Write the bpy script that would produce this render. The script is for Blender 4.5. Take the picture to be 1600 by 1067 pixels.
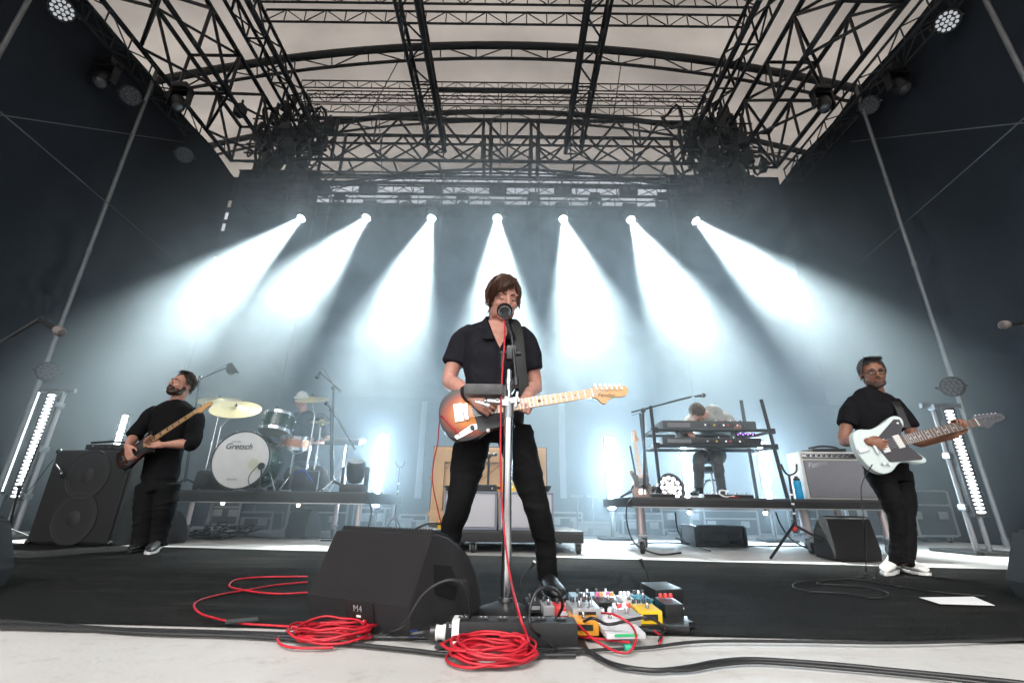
import bpy, bmesh, math, random
from mathutils import Vector, Matrix, Euler, noise
R = math.radians
random.seed(7)
SC = bpy.context.scene
COL = SC.collection
for _o in list(bpy.data.objects):
    bpy.data.objects.remove(_o)

# ------------------------------------------------------------------ camera
FPX, PITCH, ROLL, CAMZ = 711.0, R(20.0), R(0.7), 0.44
_f = Vector((0, math.cos(PITCH), math.sin(PITCH)))
_r0 = Vector((1, 0, 0))
_u0 = Vector((0, -math.sin(PITCH), math.cos(PITCH)))
_r = _r0 * math.cos(ROLL) + _u0 * math.sin(ROLL)
_u = _u0 * math.cos(ROLL) - _r0 * math.sin(ROLL)
CAMLOC = Vector((0, 0, CAMZ))
cam = bpy.data.cameras.new('camera')
cam.sensor_width = 36.0
cam.lens = 36.0 * FPX / 1600.0
cam.clip_start = 0.05
cam.clip_end = 500
camo = bpy.data.objects.new('camera', cam)
COL.objects.link(camo)
camo.matrix_world = Matrix(((_r.x, _u.x, -_f.x, 0), (_r.y, _u.y, -_f.y, 0), (_r.z, _u.z, -_f.z, CAMZ), (0, 0, 0, 1)))
SC.camera = camo


def P(px, py, Y):
    """point of the place seen at photo pixel (px, py) at depth Y metres"""
    d = _r * ((px - 800) / FPX) + _u * ((533.5 - py) / FPX) + _f
    return CAMLOC + d * (Y / d.y)


def PF(px, py, z=0.0):
    """point of the floor (height z) seen at photo pixel"""
    d = _r * ((px - 800) / FPX) + _u * ((533.5 - py) / FPX) + _f
    return CAMLOC + d * ((z - CAMZ) / d.z)


# ------------------------------------------------------------------ world and sun (soft overcast daylight)
SUN_EL, SUN_AZ = R(52), R(195)       # azimuth measured clockwise from +Y: behind the camera
w = bpy.data.worlds.new('World')
SC.world = w
w.use_nodes = True
nt = w.node_tree
nt.nodes.clear()
sky = nt.nodes.new('ShaderNodeTexSky')
sky.sky_type = 'NISHITA'
sky.sun_disc = False
sky.sun_elevation = SUN_EL
sky.sun_rotation = SUN_AZ
sky.air_density = 1.0
sky.dust_density = 6.0
sky.ozone_density = 1.0
bg = nt.nodes.new('ShaderNodeBackground')
bg.inputs['Strength'].default_value = 0.15
wo = nt.nodes.new('ShaderNodeOutputWorld')
hs = nt.nodes.new('ShaderNodeHueSaturation')
hs.inputs['Saturation'].default_value = 0.18
hs.inputs['Value'].default_value = 1.8
nt.links.new(sky.outputs[0], hs.inputs['Color'])
nt.links.new(hs.outputs[0], bg.inputs[0])
nt.links.new(bg.outputs[0], wo.inputs[0])

sl = bpy.data.lights.new('sun', 'SUN')
sl.energy = 1.3
sl.angle = R(20)
sl.color = (1.0, 0.97, 0.93)
so = bpy.data.objects.new('sun', sl)
COL.objects.link(so)
_sd = Vector((math.sin(SUN_AZ) * math.cos(SUN_EL), math.cos(SUN_AZ) * math.cos(SUN_EL), math.sin(SUN_EL)))
so.rotation_euler = _sd.to_track_quat('Z', 'Y').to_euler()
so.location = _sd * 40

vs = SC.view_settings
vs.view_transform = 'Standard'
vs.look = 'None'
vs.exposure = 0.52
vs.gamma = 1.0
vs.use_curve_mapping = False
cy = SC.cycles
cy.use_denoising = True
cy.max_bounces = 4
cy.diffuse_bounces = 2
cy.glossy_bounces = 2
cy.transmission_bounces = 4
cy.transparent_max_bounces = 8
cy.volume_bounces = 1
cy.volume_max_steps = 20
cy.volume_step_rate = 3.0
cy.use_adaptive_sampling = True
cy.adaptive_threshold = 0.05
cy.light_sampling_threshold = 0.03
cy.sample_clamp_indirect = 4.0
cy.caustics_reflective = False
cy.caustics_refractive = False


# ------------------------------------------------------------------ materials
MATS = {}


def mat(name, col, rough=0.6, metal=0.0, var=0.0, vscale=8.0, bump=0.0, bscale=40.0, spec=0.5, col2=None, coat=0.0, emit=None, estr=0.0, stretch=(1, 1, 1)):
    if name in MATS:
        return MATS[name]
    m = bpy.data.materials.new(name)
    m.use_nodes = True
    n = m.node_tree.nodes
    L = m.node_tree.links
    b = n['Principled BSDF']
    c = (col[0], col[1], col[2], 1)
    b.inputs['Base Color'].default_value = c
    b.inputs['Roughness'].default_value = rough
    b.inputs['Metallic'].default_value = metal
    b.inputs['Specular IOR Level'].default_value = spec
    b.inputs['Coat Weight'].default_value = coat
    if emit:
        b.inputs['Emission Color'].default_value = (*emit, 1)
        b.inputs['Emission Strength'].default_value = estr
    if var or bump or col2:
        tc = n.new('ShaderNodeTexCoord')
        mp = n.new('ShaderNodeMapping')
        mp.inputs['Scale'].default_value = stretch
        L.new(tc.outputs['Object'], mp.inputs[0])
    if var or col2:
        t = n.new('ShaderNodeTexNoise')
        t.inputs['Scale'].default_value = vscale
        t.inputs['Detail'].default_value = 6
        t.inputs['Roughness'].default_value = 0.65
        L.new(mp.outputs[0], t.inputs['Vector'])
        r = n.new('ShaderNodeValToRGB')
        r.color_ramp.elements[0].position = 0.3
        r.color_ramp.elements[1].position = 0.7
        a = col2 or [x * (1 - var) for x in col]
        bcol = col if col2 else [min(1, x * (1 + var)) for x in col]
        r.color_ramp.elements[0].color = (*a, 1)
        r.color_ramp.elements[1].color = (*bcol, 1)
        L.new(t.outputs[0], r.inputs[0])
        L.new(r.outputs[0], b.inputs['Base Color'])
    if bump:
        t2 = n.new('ShaderNodeTexNoise')
        t2.inputs['Scale'].default_value = bscale
        t2.inputs['Detail'].default_value = 4
        L.new(mp.outputs[0], t2.inputs['Vector'])
        bm_ = n.new('ShaderNodeBump')
        bm_.inputs['Strength'].default_value = bump
        bm_.inputs['Distance'].default_value = 0.01
        L.new(t2.outputs[0], bm_.inputs['Height'])
        L.new(bm_.outputs[0], b.inputs['Normal'])
    MATS[name] = m
    return m


# ------------------------------------------------------------------ mesh building
class MB:
    def __init__(self):
        self.v, self.f = [], []

    def add(self, vs, fs):
        k = len(self.v)
        self.v += [tuple(p) for p in vs]
        self.f += [tuple(i + k for i in q) for q in fs]
        return self

    def box(self, c, s, rot=None, bev=0.0):
        c = Vector(c)
        hx, hy, hz = s[0] / 2, s[1] / 2, s[2] / 2
        if bev > 0:
            bm = bmesh.new()
            bmesh.ops.create_cube(bm, size=1)
            for q in bm.verts:
                q.co = Vector((q.co.x * s[0], q.co.y * s[1], q.co.z * s[2]))
            bmesh.ops.bevel(bm, geom=list(bm.edges), offset=bev, segments=2, affect='EDGES', profile=0.7)
            vs_ = [q.co.copy() for q in bm.verts]
            bm.verts.index_update()
            fs = [[q.index for q in fc.verts] for fc in bm.faces]
            bm.free()
        else:
            vs_ = [Vector((x * hx, y * hy, z * hz)) for z in (-1, 1) for y in (-1, 1) for x in (-1, 1)]
            fs = [(0, 2, 3, 1), (4, 5, 7, 6), (0, 1, 5, 4), (2, 6, 7, 3), (0, 4, 6, 2), (1, 3, 7, 5)]
        if rot is not None:
            M = rot if isinstance(rot, Matrix) else Euler(rot).to_matrix()
            M = M.to_3x3()
            vs_ = [M @ q for q in vs_]
        return self.add([q + c for q in vs_], fs)

    def cyl(self, a, b, r0, r1=None, n=10, caps=True):
        a, b = Vector(a), Vector(b)
        r1 = r0 if r1 is None else r1
        d = (b - a)
        if d.length < 1e-7:
            return self
        d.normalize()
        x = d.orthogonal().normalized()
        y = d.cross(x)
        vs_ = []
        for p, r in ((a, r0), (b, r1)):
            for i in range(n):
                t = 2 * math.pi * i / n
                vs_.append(p + (x * math.cos(t) + y * math.sin(t)) * r)
        fs = [(i, (i + 1) % n, n + (i + 1) % n, n + i) for i in range(n)]
        if caps:
            fs += [tuple(range(n - 1, -1, -1)), tuple(range(n, 2 * n))]
        return self.add(vs_, fs)

    def tube(self, pts, r, n=8, closed=False, rr=None, flat=None):
        pts = [Vector(p) for p in pts]
        m = len(pts)
        vs_ = []
        prev = None
        for i, p in enumerate(pts):
            t = (pts[(i + 1) % m] - pts[i - 1]) if closed else (pts[min(i + 1, m - 1)] - pts[max(i - 1, 0)])
            if t.length < 1e-9:
                t = Vector((0, 0, 1))
            t.normalize()
            if prev is None:
                x = t.orthogonal().normalized()
                if flat is not None:
                    x = (Vector(flat) - t * t.dot(Vector(flat))).normalized()
            else:
                x = (prev - t * t.dot(prev))
                x = x.normalized() if x.length > 1e-6 else t.orthogonal().normalized()
            prev = x
            y = t.cross(x)
            q = rr[i] if rr else r
            if not isinstance(q, (tuple, list)):
                q = (q, q)
            for k in range(n):
                a = 2 * math.pi * k / n
                vs_.append(p + x * math.cos(a) * q[0] + y * math.sin(a) * q[1])
        fs = []
        for i in range(m if closed else m - 1):
            j = (i + 1) % m
            for k in range(n):
                l = (k + 1) % n
                fs.append((i * n + k, i * n + l, j * n + l, j * n + k))
        if not closed:
            fs += [tuple(range(n - 1, -1, -1)), tuple((m - 1) * n + k for k in range(n))]
        return self.add(vs_, fs)

    def lathe(self, prof, n=24, M=None, a0=0.0, a1=2 * math.pi):
        """profile [(r, z)] about local z, placed with matrix M"""
        M = M or Matrix()
        full = abs(a1 - a0 - 2 * math.pi) < 1e-6
        k = n if full else n + 1
        vs_ = []
        for (r, z) in prof:
            for i in range(k):
                a = a0 + (a1 - a0) * i / n
                vs_.append(M @ Vector((r * math.cos(a), r * math.sin(a), z)))
        fs = []
        for j in range(len(prof) - 1):
            for i in range(n):
                i2 = (i + 1) % k
                fs.append((j * k + i, j * k + i2, (j + 1) * k + i2, (j + 1) * k + i))
        if full:
            if prof[0][0] > 1e-6:
                fs.append(tuple(range(k - 1, -1, -1)))
            if prof[-1][0] > 1e-6:
                fs.append(tuple((len(prof) - 1) * k + i for i in range(k)))
        return self.add(vs_, fs)

    def prism(self, out, t0, t1, M=None, bev=0.0):
        """2-D outline in local xy extruded from z=t0 to t1"""
        M = M or Matrix()
        n = len(out)
        bm = bmesh.new()
        bot = [bm.verts.new((x, y, t0)) for x, y in out]
        top = [bm.verts.new((x, y, t1)) for x, y in out]
        bm.faces.new(bot[::-1])
        tf = bm.faces.new(top)
        for i in range(n):
            bm.faces.new((bot[i], bot[(i + 1) % n], top[(i + 1) % n], top[i]))
        bm.normal_update()
        if bev > 0:
            ed = [e for e in bm.edges if abs(e.verts[0].co.z - e.verts[1].co.z) < 1e-6]
            bmesh.ops.bevel(bm, geom=ed, offset=bev, segments=3, affect='EDGES', profile=0.6)
        bmesh.ops.triangulate(bm, faces=[q for q in bm.faces if len(q.verts) > 4])
        bm.verts.index_update()
        self.add([M @ q.co for q in bm.verts], [[q.index for q in fc.verts] for fc in bm.faces])
        bm.free()
        return self

    def ball(self, c, r, n=12, m=8, M3=None):
        c = Vector(c)
        r = Vector(r) if isinstance(r, (tuple, list, Vector)) else Vector((r, r, r))
        vs_, fs = [], []
        for j in range(m + 1):
            ph = math.pi * j / m
            for i in range(n):
                a = 2 * math.pi * i / n
                q = Vector((r.x * math.sin(ph) * math.cos(a), r.y * math.sin(ph) * math.sin(a), r.z * math.cos(ph)))
                if M3 is not None:
                    q = M3 @ q
                vs_.append(c + q)
        for j in range(m):
            for i in range(n):
                i2 = (i + 1) % n
                fs.append((j * n + i, (j + 1) * n + i, (j + 1) * n + i2, j * n + i2))
        return self.add(vs_, fs)

    def mesh(self, name, o=None):
        me = bpy.data.meshes.new(name)
        vs_ = self.v if o is None else [(a - o[0], b - o[1], c - o[2]) for a, b, c in self.v]
        me.from_pydata(vs_, [], self.f)
        me.update()
        return me

    def build(self, name, m, parent=None, o=None, smooth=35, **tags):
        """o: the thing's origin when the shape is written in world coordinates"""
        if o is None and parent is not None and parent.get('_w'):
            o = tuple(worldloc(parent))
        me = self.mesh(name, o)
        bm = bmesh.new()
        bm.from_mesh(me)
        bmesh.ops.remove_doubles(bm, verts=bm.verts, dist=1e-6)
        bmesh.ops.recalc_face_normals(bm, faces=bm.faces)
        if smooth:
            lim = R(smooth)
            for fc in bm.faces:
                fc.smooth = True
            for e in bm.edges:
                if len(e.link_faces) == 2 and e.calc_face_angle(0) > lim:
                    e.smooth = False
        bm.to_mesh(me)
        bm.free()
        return link(me, name, m, parent, **tags)


def worldloc(o):
    p = Vector(o.location)
    while o.parent:
        o = o.parent
        p = p + Vector(o.location)
    return p


def link(me, name, m, parent=None, **tags):
    o = bpy.data.objects.new(name, me)
    COL.objects.link(o)
    if m is not None:
        if len(me.materials) == 0:
            me.materials.append(m)
    if parent is not None:
        o.parent = parent
        if parent.get('_w'):
            o['_w'] = 1
    tag(o, **tags)
    return o


def tag(o, label=None, cat=None, group=None, kind=None):
    if label:
        o['label'] = label
    if cat:
        o['category'] = cat
    if group:
        o['group'] = group
    if kind:
        o['kind'] = kind
    return o


def thing(name, label, cat, loc=(0, 0, 0), rz=0.0, group=None, world=False):
    """an Empty at the thing's base; world=True: its parts are written in world coordinates"""
    o = bpy.data.objects.new(name, None)
    COL.objects.link(o)
    o.location = loc
    o.rotation_euler = (0, 0, rz)
    o.empty_display_size = 0.1
    if world:
        o['_w'] = 1
    return tag(o, label, cat, group)


def dup(o, parent=None, loc=None, rz=None, label=None, rot=None):
    c = o.copy()
    COL.objects.link(c)
    if parent is not None:
        c.parent = parent
    if loc is not None:
        c.location = loc
    if rz is not None:
        c.rotation_euler = (0, 0, rz)
    if rot is not None:
        c.rotation_euler = rot
    if label:
        c['label'] = label
    for ch in list(o.children):
        dup(ch, c)
    return c


def spline(pts, k=6, closed=False):
    """Catmull-Rom through points"""
    pts = [Vector(p) for p in pts]
    n = len(pts)
    out = []
    rng = range(n) if closed else range(n - 1)
    for i in rng:
        p1, p2 = pts[i], pts[(i + 1) % n]
        p0 = pts[i - 1] if (closed or i > 0) else p1 * 2 - p2
        p3 = pts[(i + 2) % n] if (closed or i + 2 < n) else p2 * 2 - p1
        for j in range(k):
            t = j / k
            out.append(0.5 * ((2 * p1) + (p2 - p0) * t + (2 * p0 - 5 * p1 + 4 * p2 - p3) * t * t + (3 * p1 - p0 - 3 * p2 + p3) * t ** 3))
    if not closed:
        out.append(pts[-1])
    return out


def spline2(pts, k=6, closed=True):
    return [(p.x, p.y) for p in spline([(x, y, 0) for x, y in pts], k, closed)]


def frame(o, x, y=None, z=None):
    """matrix with origin o, x axis along x, y near y"""
    x = Vector(x).normalized()
    if z is not None:
        z = Vector(z)
        z = (z - x * z.dot(x)).normalized()
        y = z.cross(x)
    else:
        y = Vector(y)
        y = (y - x * y.dot(x)).normalized()
        z = x.cross(y)
    o = Vector(o)
    return Matrix(((x.x, y.x, z.x, o.x), (x.y, y.y, z.y, o.y), (x.z, y.z, z.z, o.z), (0, 0, 0, 1)))


_UNIT = {}


def unit_cyl(n=6):
    if n not in _UNIT:
        me = MB().cyl((0, 0, 0), (0, 0, 1), 1, n=n).mesh('rod')
        for p in me.polygons:
            p.use_smooth = len(p.vertices) == 4
        _UNIT[n] = me
    return _UNIT[n]


_RODMESH = {}


def rod(name, a, b, r, m, parent, origin=(0, 0, 0), n=6):
    """one bar as its own object, sharing one mesh per material"""
    key = (m.name, n)
    if key not in _RODMESH:
        me = unit_cyl(n).copy()
        me.materials.append(m)
        _RODMESH[key] = me
    a, b = Vector(a), Vector(b)
    d = b - a
    o = bpy.data.objects.new(name, _RODMESH[key])
    COL.objects.link(o)
    o.parent = parent
    q = d.to_track_quat('Z', 'Y')
    o.matrix_local = Matrix.Translation(a - Vector(origin)) @ q.to_matrix().to_4x4() @ Matrix.Diagonal((r, r, d.length, 1))
    return o
# ================================================================== the setting
def floor_mat():
    m = mat('stage_floor_paint', (0.50, 0.49, 0.47), 0.62, var=0.10, vscale=1.5, bump=0.12, bscale=60)
    n, L = m.node_tree.nodes, m.node_tree.links
    b = n['Principled BSDF']
    base = b.inputs['Base Color'].links[0].from_socket
    tc = n.new('ShaderNodeTexCoord')
    # scuffs
    t = n.new('ShaderNodeTexNoise'); t.inputs['Scale'].default_value = 9; t.inputs['Detail'].default_value = 9; t.inputs['Roughness'].default_value = 0.8
    L.new(tc.outputs['Object'], t.inputs[0])
    r = n.new('ShaderNodeValToRGB'); r.color_ramp.elements[0].position = 0.53; r.color_ramp.elements[1].position = 0.70
    r.color_ramp.elements[0].color = (1, 1, 1, 1); r.color_ramp.elements[1].color = (0.74, 0.71, 0.68, 1)
    L.new(t.outputs[0], r.inputs[0])
    mx = n.new('ShaderNodeMixRGB'); mx.blend_type = 'MULTIPLY'; mx.inputs[0].default_value = 1
    L.new(base, mx.inputs[1]); L.new(r.outputs[0], mx.inputs[2])
    # hairline cracks
    wp = n.new('ShaderNodeTexNoise'); wp.inputs['Scale'].default_value = 3; wp.inputs['Detail'].default_value = 5
    L.new(tc.outputs['Object'], wp.inputs[0])
    ad = n.new('ShaderNodeMixRGB'); ad.blend_type = 'ADD'; ad.inputs[0].default_value = 0.5
    L.new(tc.outputs['Object'], ad.inputs[1]); L.new(wp.outputs[1], ad.inputs[2])
    vo = n.new('ShaderNodeTexVoronoi'); vo.feature = 'DISTANCE_TO_EDGE'; vo.inputs['Scale'].default_value = 0.30
    L.new(ad.outputs[0], vo.inputs['Vector'])
    r2 = n.new('ShaderNodeValToRGB'); r2.color_ramp.elements[0].position = 0.0004; r2.color_ramp.elements[1].position = 0.0011
    r2.color_ramp.elements[0].color = (0.25, 0.23, 0.21, 1); r2.color_ramp.elements[1].color = (1, 1, 1, 1)
    L.new(vo.outputs['Distance'], r2.inputs[0])
    mx2 = n.new('ShaderNodeMixRGB'); mx2.blend_type = 'MULTIPLY'; mx2.inputs[0].default_value = 1
    L.new(mx.outputs[0], mx2.inputs[1]); L.new(r2.outputs[0], mx2.inputs[2])
    ms = n.new('ShaderNodeTexNoise'); ms.inputs['Scale'].default_value = 0.9; ms.inputs['Detail'].default_value = 2
    L.new(tc.outputs['Object'], ms.inputs[0])
    mr = n.new('ShaderNodeValToRGB'); mr.color_ramp.elements[0].position = 0.50; mr.color_ramp.elements[1].position = 0.60
    L.new(ms.outputs[0], mr.inputs[0]); L.new(mr.outputs[0], mx2.inputs[0])
    L.new(mx2.outputs[0], b.inputs['Base Color'])
    return m


def grid_sheet(mb, x0, x1, y0, y1, nx, ny, zf):
    vs_, fs = [], []
    for j in range(ny + 1):
        for i in range(nx + 1):
            x = x0 + (x1 - x0) * i / nx
            y = y0 + (y1 - y0) * j / ny
            vs_.append((x, y, zf(x, y)))
    for j in range(ny):
        for i in range(nx):
            a = j * (nx + 1) + i
            fs.append((a, a + 1, a + nx + 2, a + nx + 1))
    return mb.add(vs_, fs)


MB().box((0, 4.5, -0.1), (26, 17, 0.2)).build('stage_floor', floor_mat(), kind='structure', smooth=0)

# black carpet, laid a little askew
CF0, CF1 = PF(0, 974), PF(1600, 1006)
CB0, CB1 = PF(180, 853), PF(1560, 890)


def line_at(a, b, x):
    return a + (b - a) * ((x - a.x) / (b.x - a.x))


m_carpet = mat('black_carpet', (0.0075, 0.0075, 0.007), 0.95, col2=(0.005, 0.005, 0.005), vscale=3.0, bump=0.6, bscale=500, spec=0.15)
_n, _L = m_carpet.node_tree.nodes, m_carpet.node_tree.links
_tc = _n.new('ShaderNodeTexCoord'); _mp = _n.new('ShaderNodeMapping'); _mp.inputs['Scale'].default_value = (0.5, 2.6, 1)
_t = _n.new('ShaderNodeTexNoise'); _t.inputs['Scale'].default_value = 2.2; _t.inputs['Detail'].default_value = 9; _t.inputs['Roughness'].default_value = 0.75
_L.new(_tc.outputs['Object'], _mp.inputs[0]); _L.new(_mp.outputs[0], _t.inputs[0])
_rp = _n.new('ShaderNodeValToRGB'); _rp.color_ramp.elements[0].position = 0.50; _rp.color_ramp.elements[1].position = 0.72
_rp.color_ramp.elements[0].color = (0, 0, 0, 1); _rp.color_ramp.elements[1].color = (1, 1, 1, 1)
_L.new(_t.outputs[0], _rp.inputs[0])
_mx = _n.new('ShaderNodeMixRGB'); _mx.inputs[2].default_value = (0.028, 0.026, 0.021, 1)
_L.new(_rp.outputs[0], _mx.inputs[0]); _b = _n['Principled BSDF']; _L.new(_b.inputs['Base Color'].links[0].from_socket, _mx.inputs[1]); _vo = _n.new('ShaderNodeTexVoronoi'); _vo.inputs['Scale'].default_value = 9.0; _vo.inputs['Randomness'].default_value = 1.0
_L.new(_tc.outputs['Object'], _vo.inputs['Vector'])
_lt = _n.new('ShaderNodeMath'); _lt.operation = 'LESS_THAN'; _lt.inputs[1].default_value = 0.028
_L.new(_vo.outputs['Distance'], _lt.inputs[0])
_gt = _n.new('ShaderNodeSeparateColor'); _L.new(_vo.outputs['Color'], _gt.inputs[0])
_g2 = _n.new('ShaderNodeMath'); _g2.operation = 'GREATER_THAN'; _g2.inputs[1].default_value = 0.72; _L.new(_gt.outputs[0], _g2.inputs[0])
_ml = _n.new('ShaderNodeMath'); _ml.operation = 'MULTIPLY'; _L.new(_lt.outputs[0], _ml.inputs[0]); _L.new(_g2.outputs[0], _ml.inputs[1])
_m3 = _n.new('ShaderNodeMixRGB'); _m3.inputs[2].default_value = (0.30, 0.29, 0.27, 1)
_L.new(_ml.outputs[0], _m3.inputs[0]); _L.new(_mx.outputs[0], _m3.inputs[1]); _L.new(_m3.outputs[0], _b.inputs['Base Color'])
cp = MB()
_nx = 60
vs_, fs_ = [], []
for j in range(9):
    for i in range(_nx + 1):
        x = -9.5 + 19 * i / _nx
        a = line_at(CF0, CF1, x)
        b = line_at(CB0, CB1, max(x, -6.2) if x < 0 else x)
        wob = 0.008 * math.sin(x * 3.1) + 0.006 * noise.noise((x * 2, 0, 0))
        p = a.lerp(b, j / 8)
        vs_.append((x, p.y + wob, 0.006 + 0.004 * abs(noise.noise((x * 1.7, p.y * 1.3, 3))) * (0 < j < 8)))
for j in range(8):
    for i in range(_nx):
        a = j * (_nx + 1) + i
        fs_.append((a, a + 1, a + _nx + 2, a + _nx + 1))
cp.add(vs_, fs_).build('stage_carpet', m_carpet, kind='structure')

# ---- walls: black fabric on three sides
WX0, WX1, WYB, WZ = -7.6, 7.25, 10.2, 8.75
m_wall = mat('black_wall_fabric', (0.023, 0.027, 0.034), 0.95, col2=(0.015, 0.018, 0.023), vscale=0.6, bump=0.3, bscale=2.0, spec=0.2)


def drape(name, a, b, z0, z1, thick, label, m, amp=0.02, freq=5.0):
    a, b = Vector(a), Vector(b)
    d = (b - a)
    ln = d.length
    d.normalize()
    nrm = Vector((-d.y, d.x, 0))
    mb = MB()
    n = max(8, int(ln * 8))
    vs_, fs = [], []
    for s in (0, 1):
        for j in range(5):
            z = z0 + (z1 - z0) * j / 4
            for i in range(n + 1):
                t = ln * i / n
                o = amp * (math.sin(t * freq + 0.3 * j) + noise.noise((t * 0.7, j * 0.5, a.x)))
                p = a + d * t + nrm * (o + s * thick)
                vs_.append((p.x, p.y, z))
    st = 5 * (n + 1)
    for s in (0, 1):
        for j in range(4):
            for i in range(n):
                k = s * st + j * (n + 1) + i
                fs.append((k, k + 1, k + n + 2, k + n + 1))
    for i in range(n):
        fs.append((i, i + 1, st + i + 1, st + i))
        k = 4 * (n + 1) + i
        fs.append((k, k + 1, st + k + 1, st + k))
    for j in range(4):
        for i in (0, n):
            k = j * (n + 1) + i
            fs.append((k, k + n + 1, st + k + n + 1, st + k))
    return mb.add(vs_, fs).build(name, m, None, label=label, cat='wall')


drape('side_wall', (WX0, -0.5, 0), (WX0, 10.14, 0), 0.0, WZ, -0.05, 'tall black fabric wall along the side of the stage with the bassist', m_wall, 0.03, 3.0)
drape('side_wall', (WX1, 10.26, 0), (WX1, -0.5, 0), 0.0, WZ, -0.05, 'tall black fabric wall along the side of the stage with the white guitar', m_wall, 0.03, 3.0)
_mb = mat('back_fabric', (0.035, 0.050, 0.075), 0.9, col2=(0.025, 0.036, 0.055), vscale=0.8, spec=0.2)
_gx0, _gx1 = P(498, 300, WYB).x, P(1042, 300, WYB).x
drape('back_wall', (_gx0, WYB, 0), (_gx1, WYB, 0), 0.0, P(780, 321, WYB).z, 0.05, 'dark blue rear wall of the stage below the bright gap', _mb, 0.012, 1.6)
drape('back_wall', (WX0 + 0.045, WYB, 0), (_gx0 - 0.02, WYB, 0), 0.0, WZ + 0.3, 0.05, 'dark rear wall panel in the corner behind the drum kit', _mb, 0.012, 1.6)
drape('back_wall', (_gx1 + 0.02, WYB, 0), (WX1 + 0.02, WYB, 0), 0.0, WZ + 0.3, 0.05, 'dark rear wall panel in the corner behind the white guitar', _mb, 0.012, 1.6)
drape('backdrop_cloth', (P(548, 475, 9.9).x, 9.9, 0), (P(1012, 475, 9.9).x, 9.9, 0), P(780, 626, 9.9).z + 0.05, P(780, 475, 9.9).z, 0.03, 'pale grey backdrop cloth hung behind the singer', mat('backdrop_grey', (0.13, 0.15, 0.17), 0.9, col2=(0.10, 0.12, 0.14), vscale=0.7, spec=0.2), 0.006, 0.8)
drape('low_backdrop', (P(430, 626, 9.75).x, 9.75, 0), (P(1330, 640, 9.75).x, 9.75, 0), 0.02, P(780, 627, 9.75).z, 0.03, 'long low grey blue cloth across the rear of the stage', mat('backdrop_low', (0.075, 0.09, 0.11), 0.9, col2=(0.06, 0.07, 0.085), vscale=0.7, spec=0.2), 0.008, 1.1)

# ---- translucent roof canopy, a shallow barrel vault
def rib_z(x, y):
    return 11.97 + 0.185 * (max(y, 4.0) - 8.59) - 0.0177 * (x + 0.2) ** 2


def canopy_z(x, y):
    return rib_z(x, y) + 0.15 * math.cos((y - 8.59) * 2 * math.pi / 2.6) + 0.02 * noise.noise((x * 0.8, y * 0.5, 1)) + 0.015 * noise.noise((x * 2.5, y * 0.7, 4))


def canopy_mat():
    m = bpy.data.materials.new('roof_fabric')
    m.use_nodes = True
    n, L = m.node_tree.nodes, m.node_tree.links
    n.remove(n['Principled BSDF'])
    tc = n.new('ShaderNodeTexCoord')
    t = n.new('ShaderNodeTexNoise'); t.inputs['Scale'].default_value = 0.5; t.inputs['Detail'].default_value = 6
    L.new(tc.outputs['Object'], t.inputs[0])
    r = n.new('ShaderNodeValToRGB')
    r.color_ramp.elements[0].position = 0.3; r.color_ramp.elements[1].position = 0.7
    r.color_ramp.elements[0].color = (0.165, 0.149, 0.134, 1); r.color_ramp.elements[1].color = (0.232, 0.210, 0.190, 1)
    L.new(t.outputs[0], r.inputs[0])
    a = n.new('ShaderNodeBsdfTranslucent'); b = n.new('ShaderNodeBsdfDiffuse')
    L.new(r.outputs[0], a.inputs[0]); L.new(r.outputs[0], b.inputs[0])
    mx = n.new('ShaderNodeMixShader'); mx.inputs[0].default_value = 0.6
    L.new(b.outputs[0], mx.inputs[1]); L.new(a.outputs[0], mx.inputs[2])
    L.new(mx.outputs[0], n['Material Output'].inputs[0])
    return m


ROOF_Y0 = -6.7
grid_sheet(MB(), -12.6, 12.4, ROOF_Y0, 14.7, 50, 90, canopy_z).build('roof_canopy', canopy_mat(), kind='structure')
# ================================================================== roof steelwork
m_steel = mat('black_steel', (0.016, 0.017, 0.019), 0.55, metal=0.0, var=0.3, vscale=3)
m_alu = mat('aluminium', (0.30, 0.31, 0.33), 0.38, metal=0.9, var=0.15, vscale=12)
m_pole = mat('galvanised_pole', (0.20, 0.205, 0.21), 0.5, metal=0.5, var=0.2, vscale=4)


def box_truss(name, label, a, b, w, h, bay, rc=0.028, rb=0.016, faces='LRTB', group='roof trusses', m=None, cat='truss', cross=False, double=()):
    """box truss between the centres a and b of its lower face; w sideways, h upwards"""
    m = m or m_steel
    a, b = Vector(a), Vector(b)
    t = thing(name, label, cat, a, 0, group)
    d = (b - a)
    ln = d.length
    d.normalize()
    s = Vector((0, 0, 1)).cross(d)
    if s.length < 0.1:
        s = Vector((1, 0, 0))
    s.normalize()
    u = d.cross(s)
    if u.z < 0:
        u = -u
    cor = {'bl': -s * w / 2, 'br': s * w / 2, 'tl': -s * w / 2 + u * h, 'tr': s * w / 2 + u * h}
    for k in cor:
        rod('chord', cor[k], cor[k] + d * ln, rc, m, t)
    n = max(2, int(round(ln / bay)))
    fc = {'L': ('bl', 'tl'), 'R': ('br', 'tr'), 'T': ('tl', 'tr'), 'B': ('bl', 'br')}
    for f in faces:
        p, q = cor[fc[f][0]], cor[fc[f][1]]
        for i in range(n):
            e0, e1 = d * (ln * i / n), d * (ln * (i + 1) / n)
            if (i % 2 == 0) or cross:
                rod('brace', p + e0, q + e1, rb, m, t)
            if (i % 2 == 1) or cross:
                rod('brace', q + e0, p + e1, rb, m, t)
            if f in 'LR' or i % 2 == 0:
                rod('strut', p + e0, q + e0, rb, m, t)
        rod('strut', p + d * ln, q + d * ln, rb, m, t)
    for x in double:
        for k in ('l', 'r'):
            rod('post', cor['b' + k] + d * x, cor['t' + k] + d * x, rc * 1.5, m, t)
    return t


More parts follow.
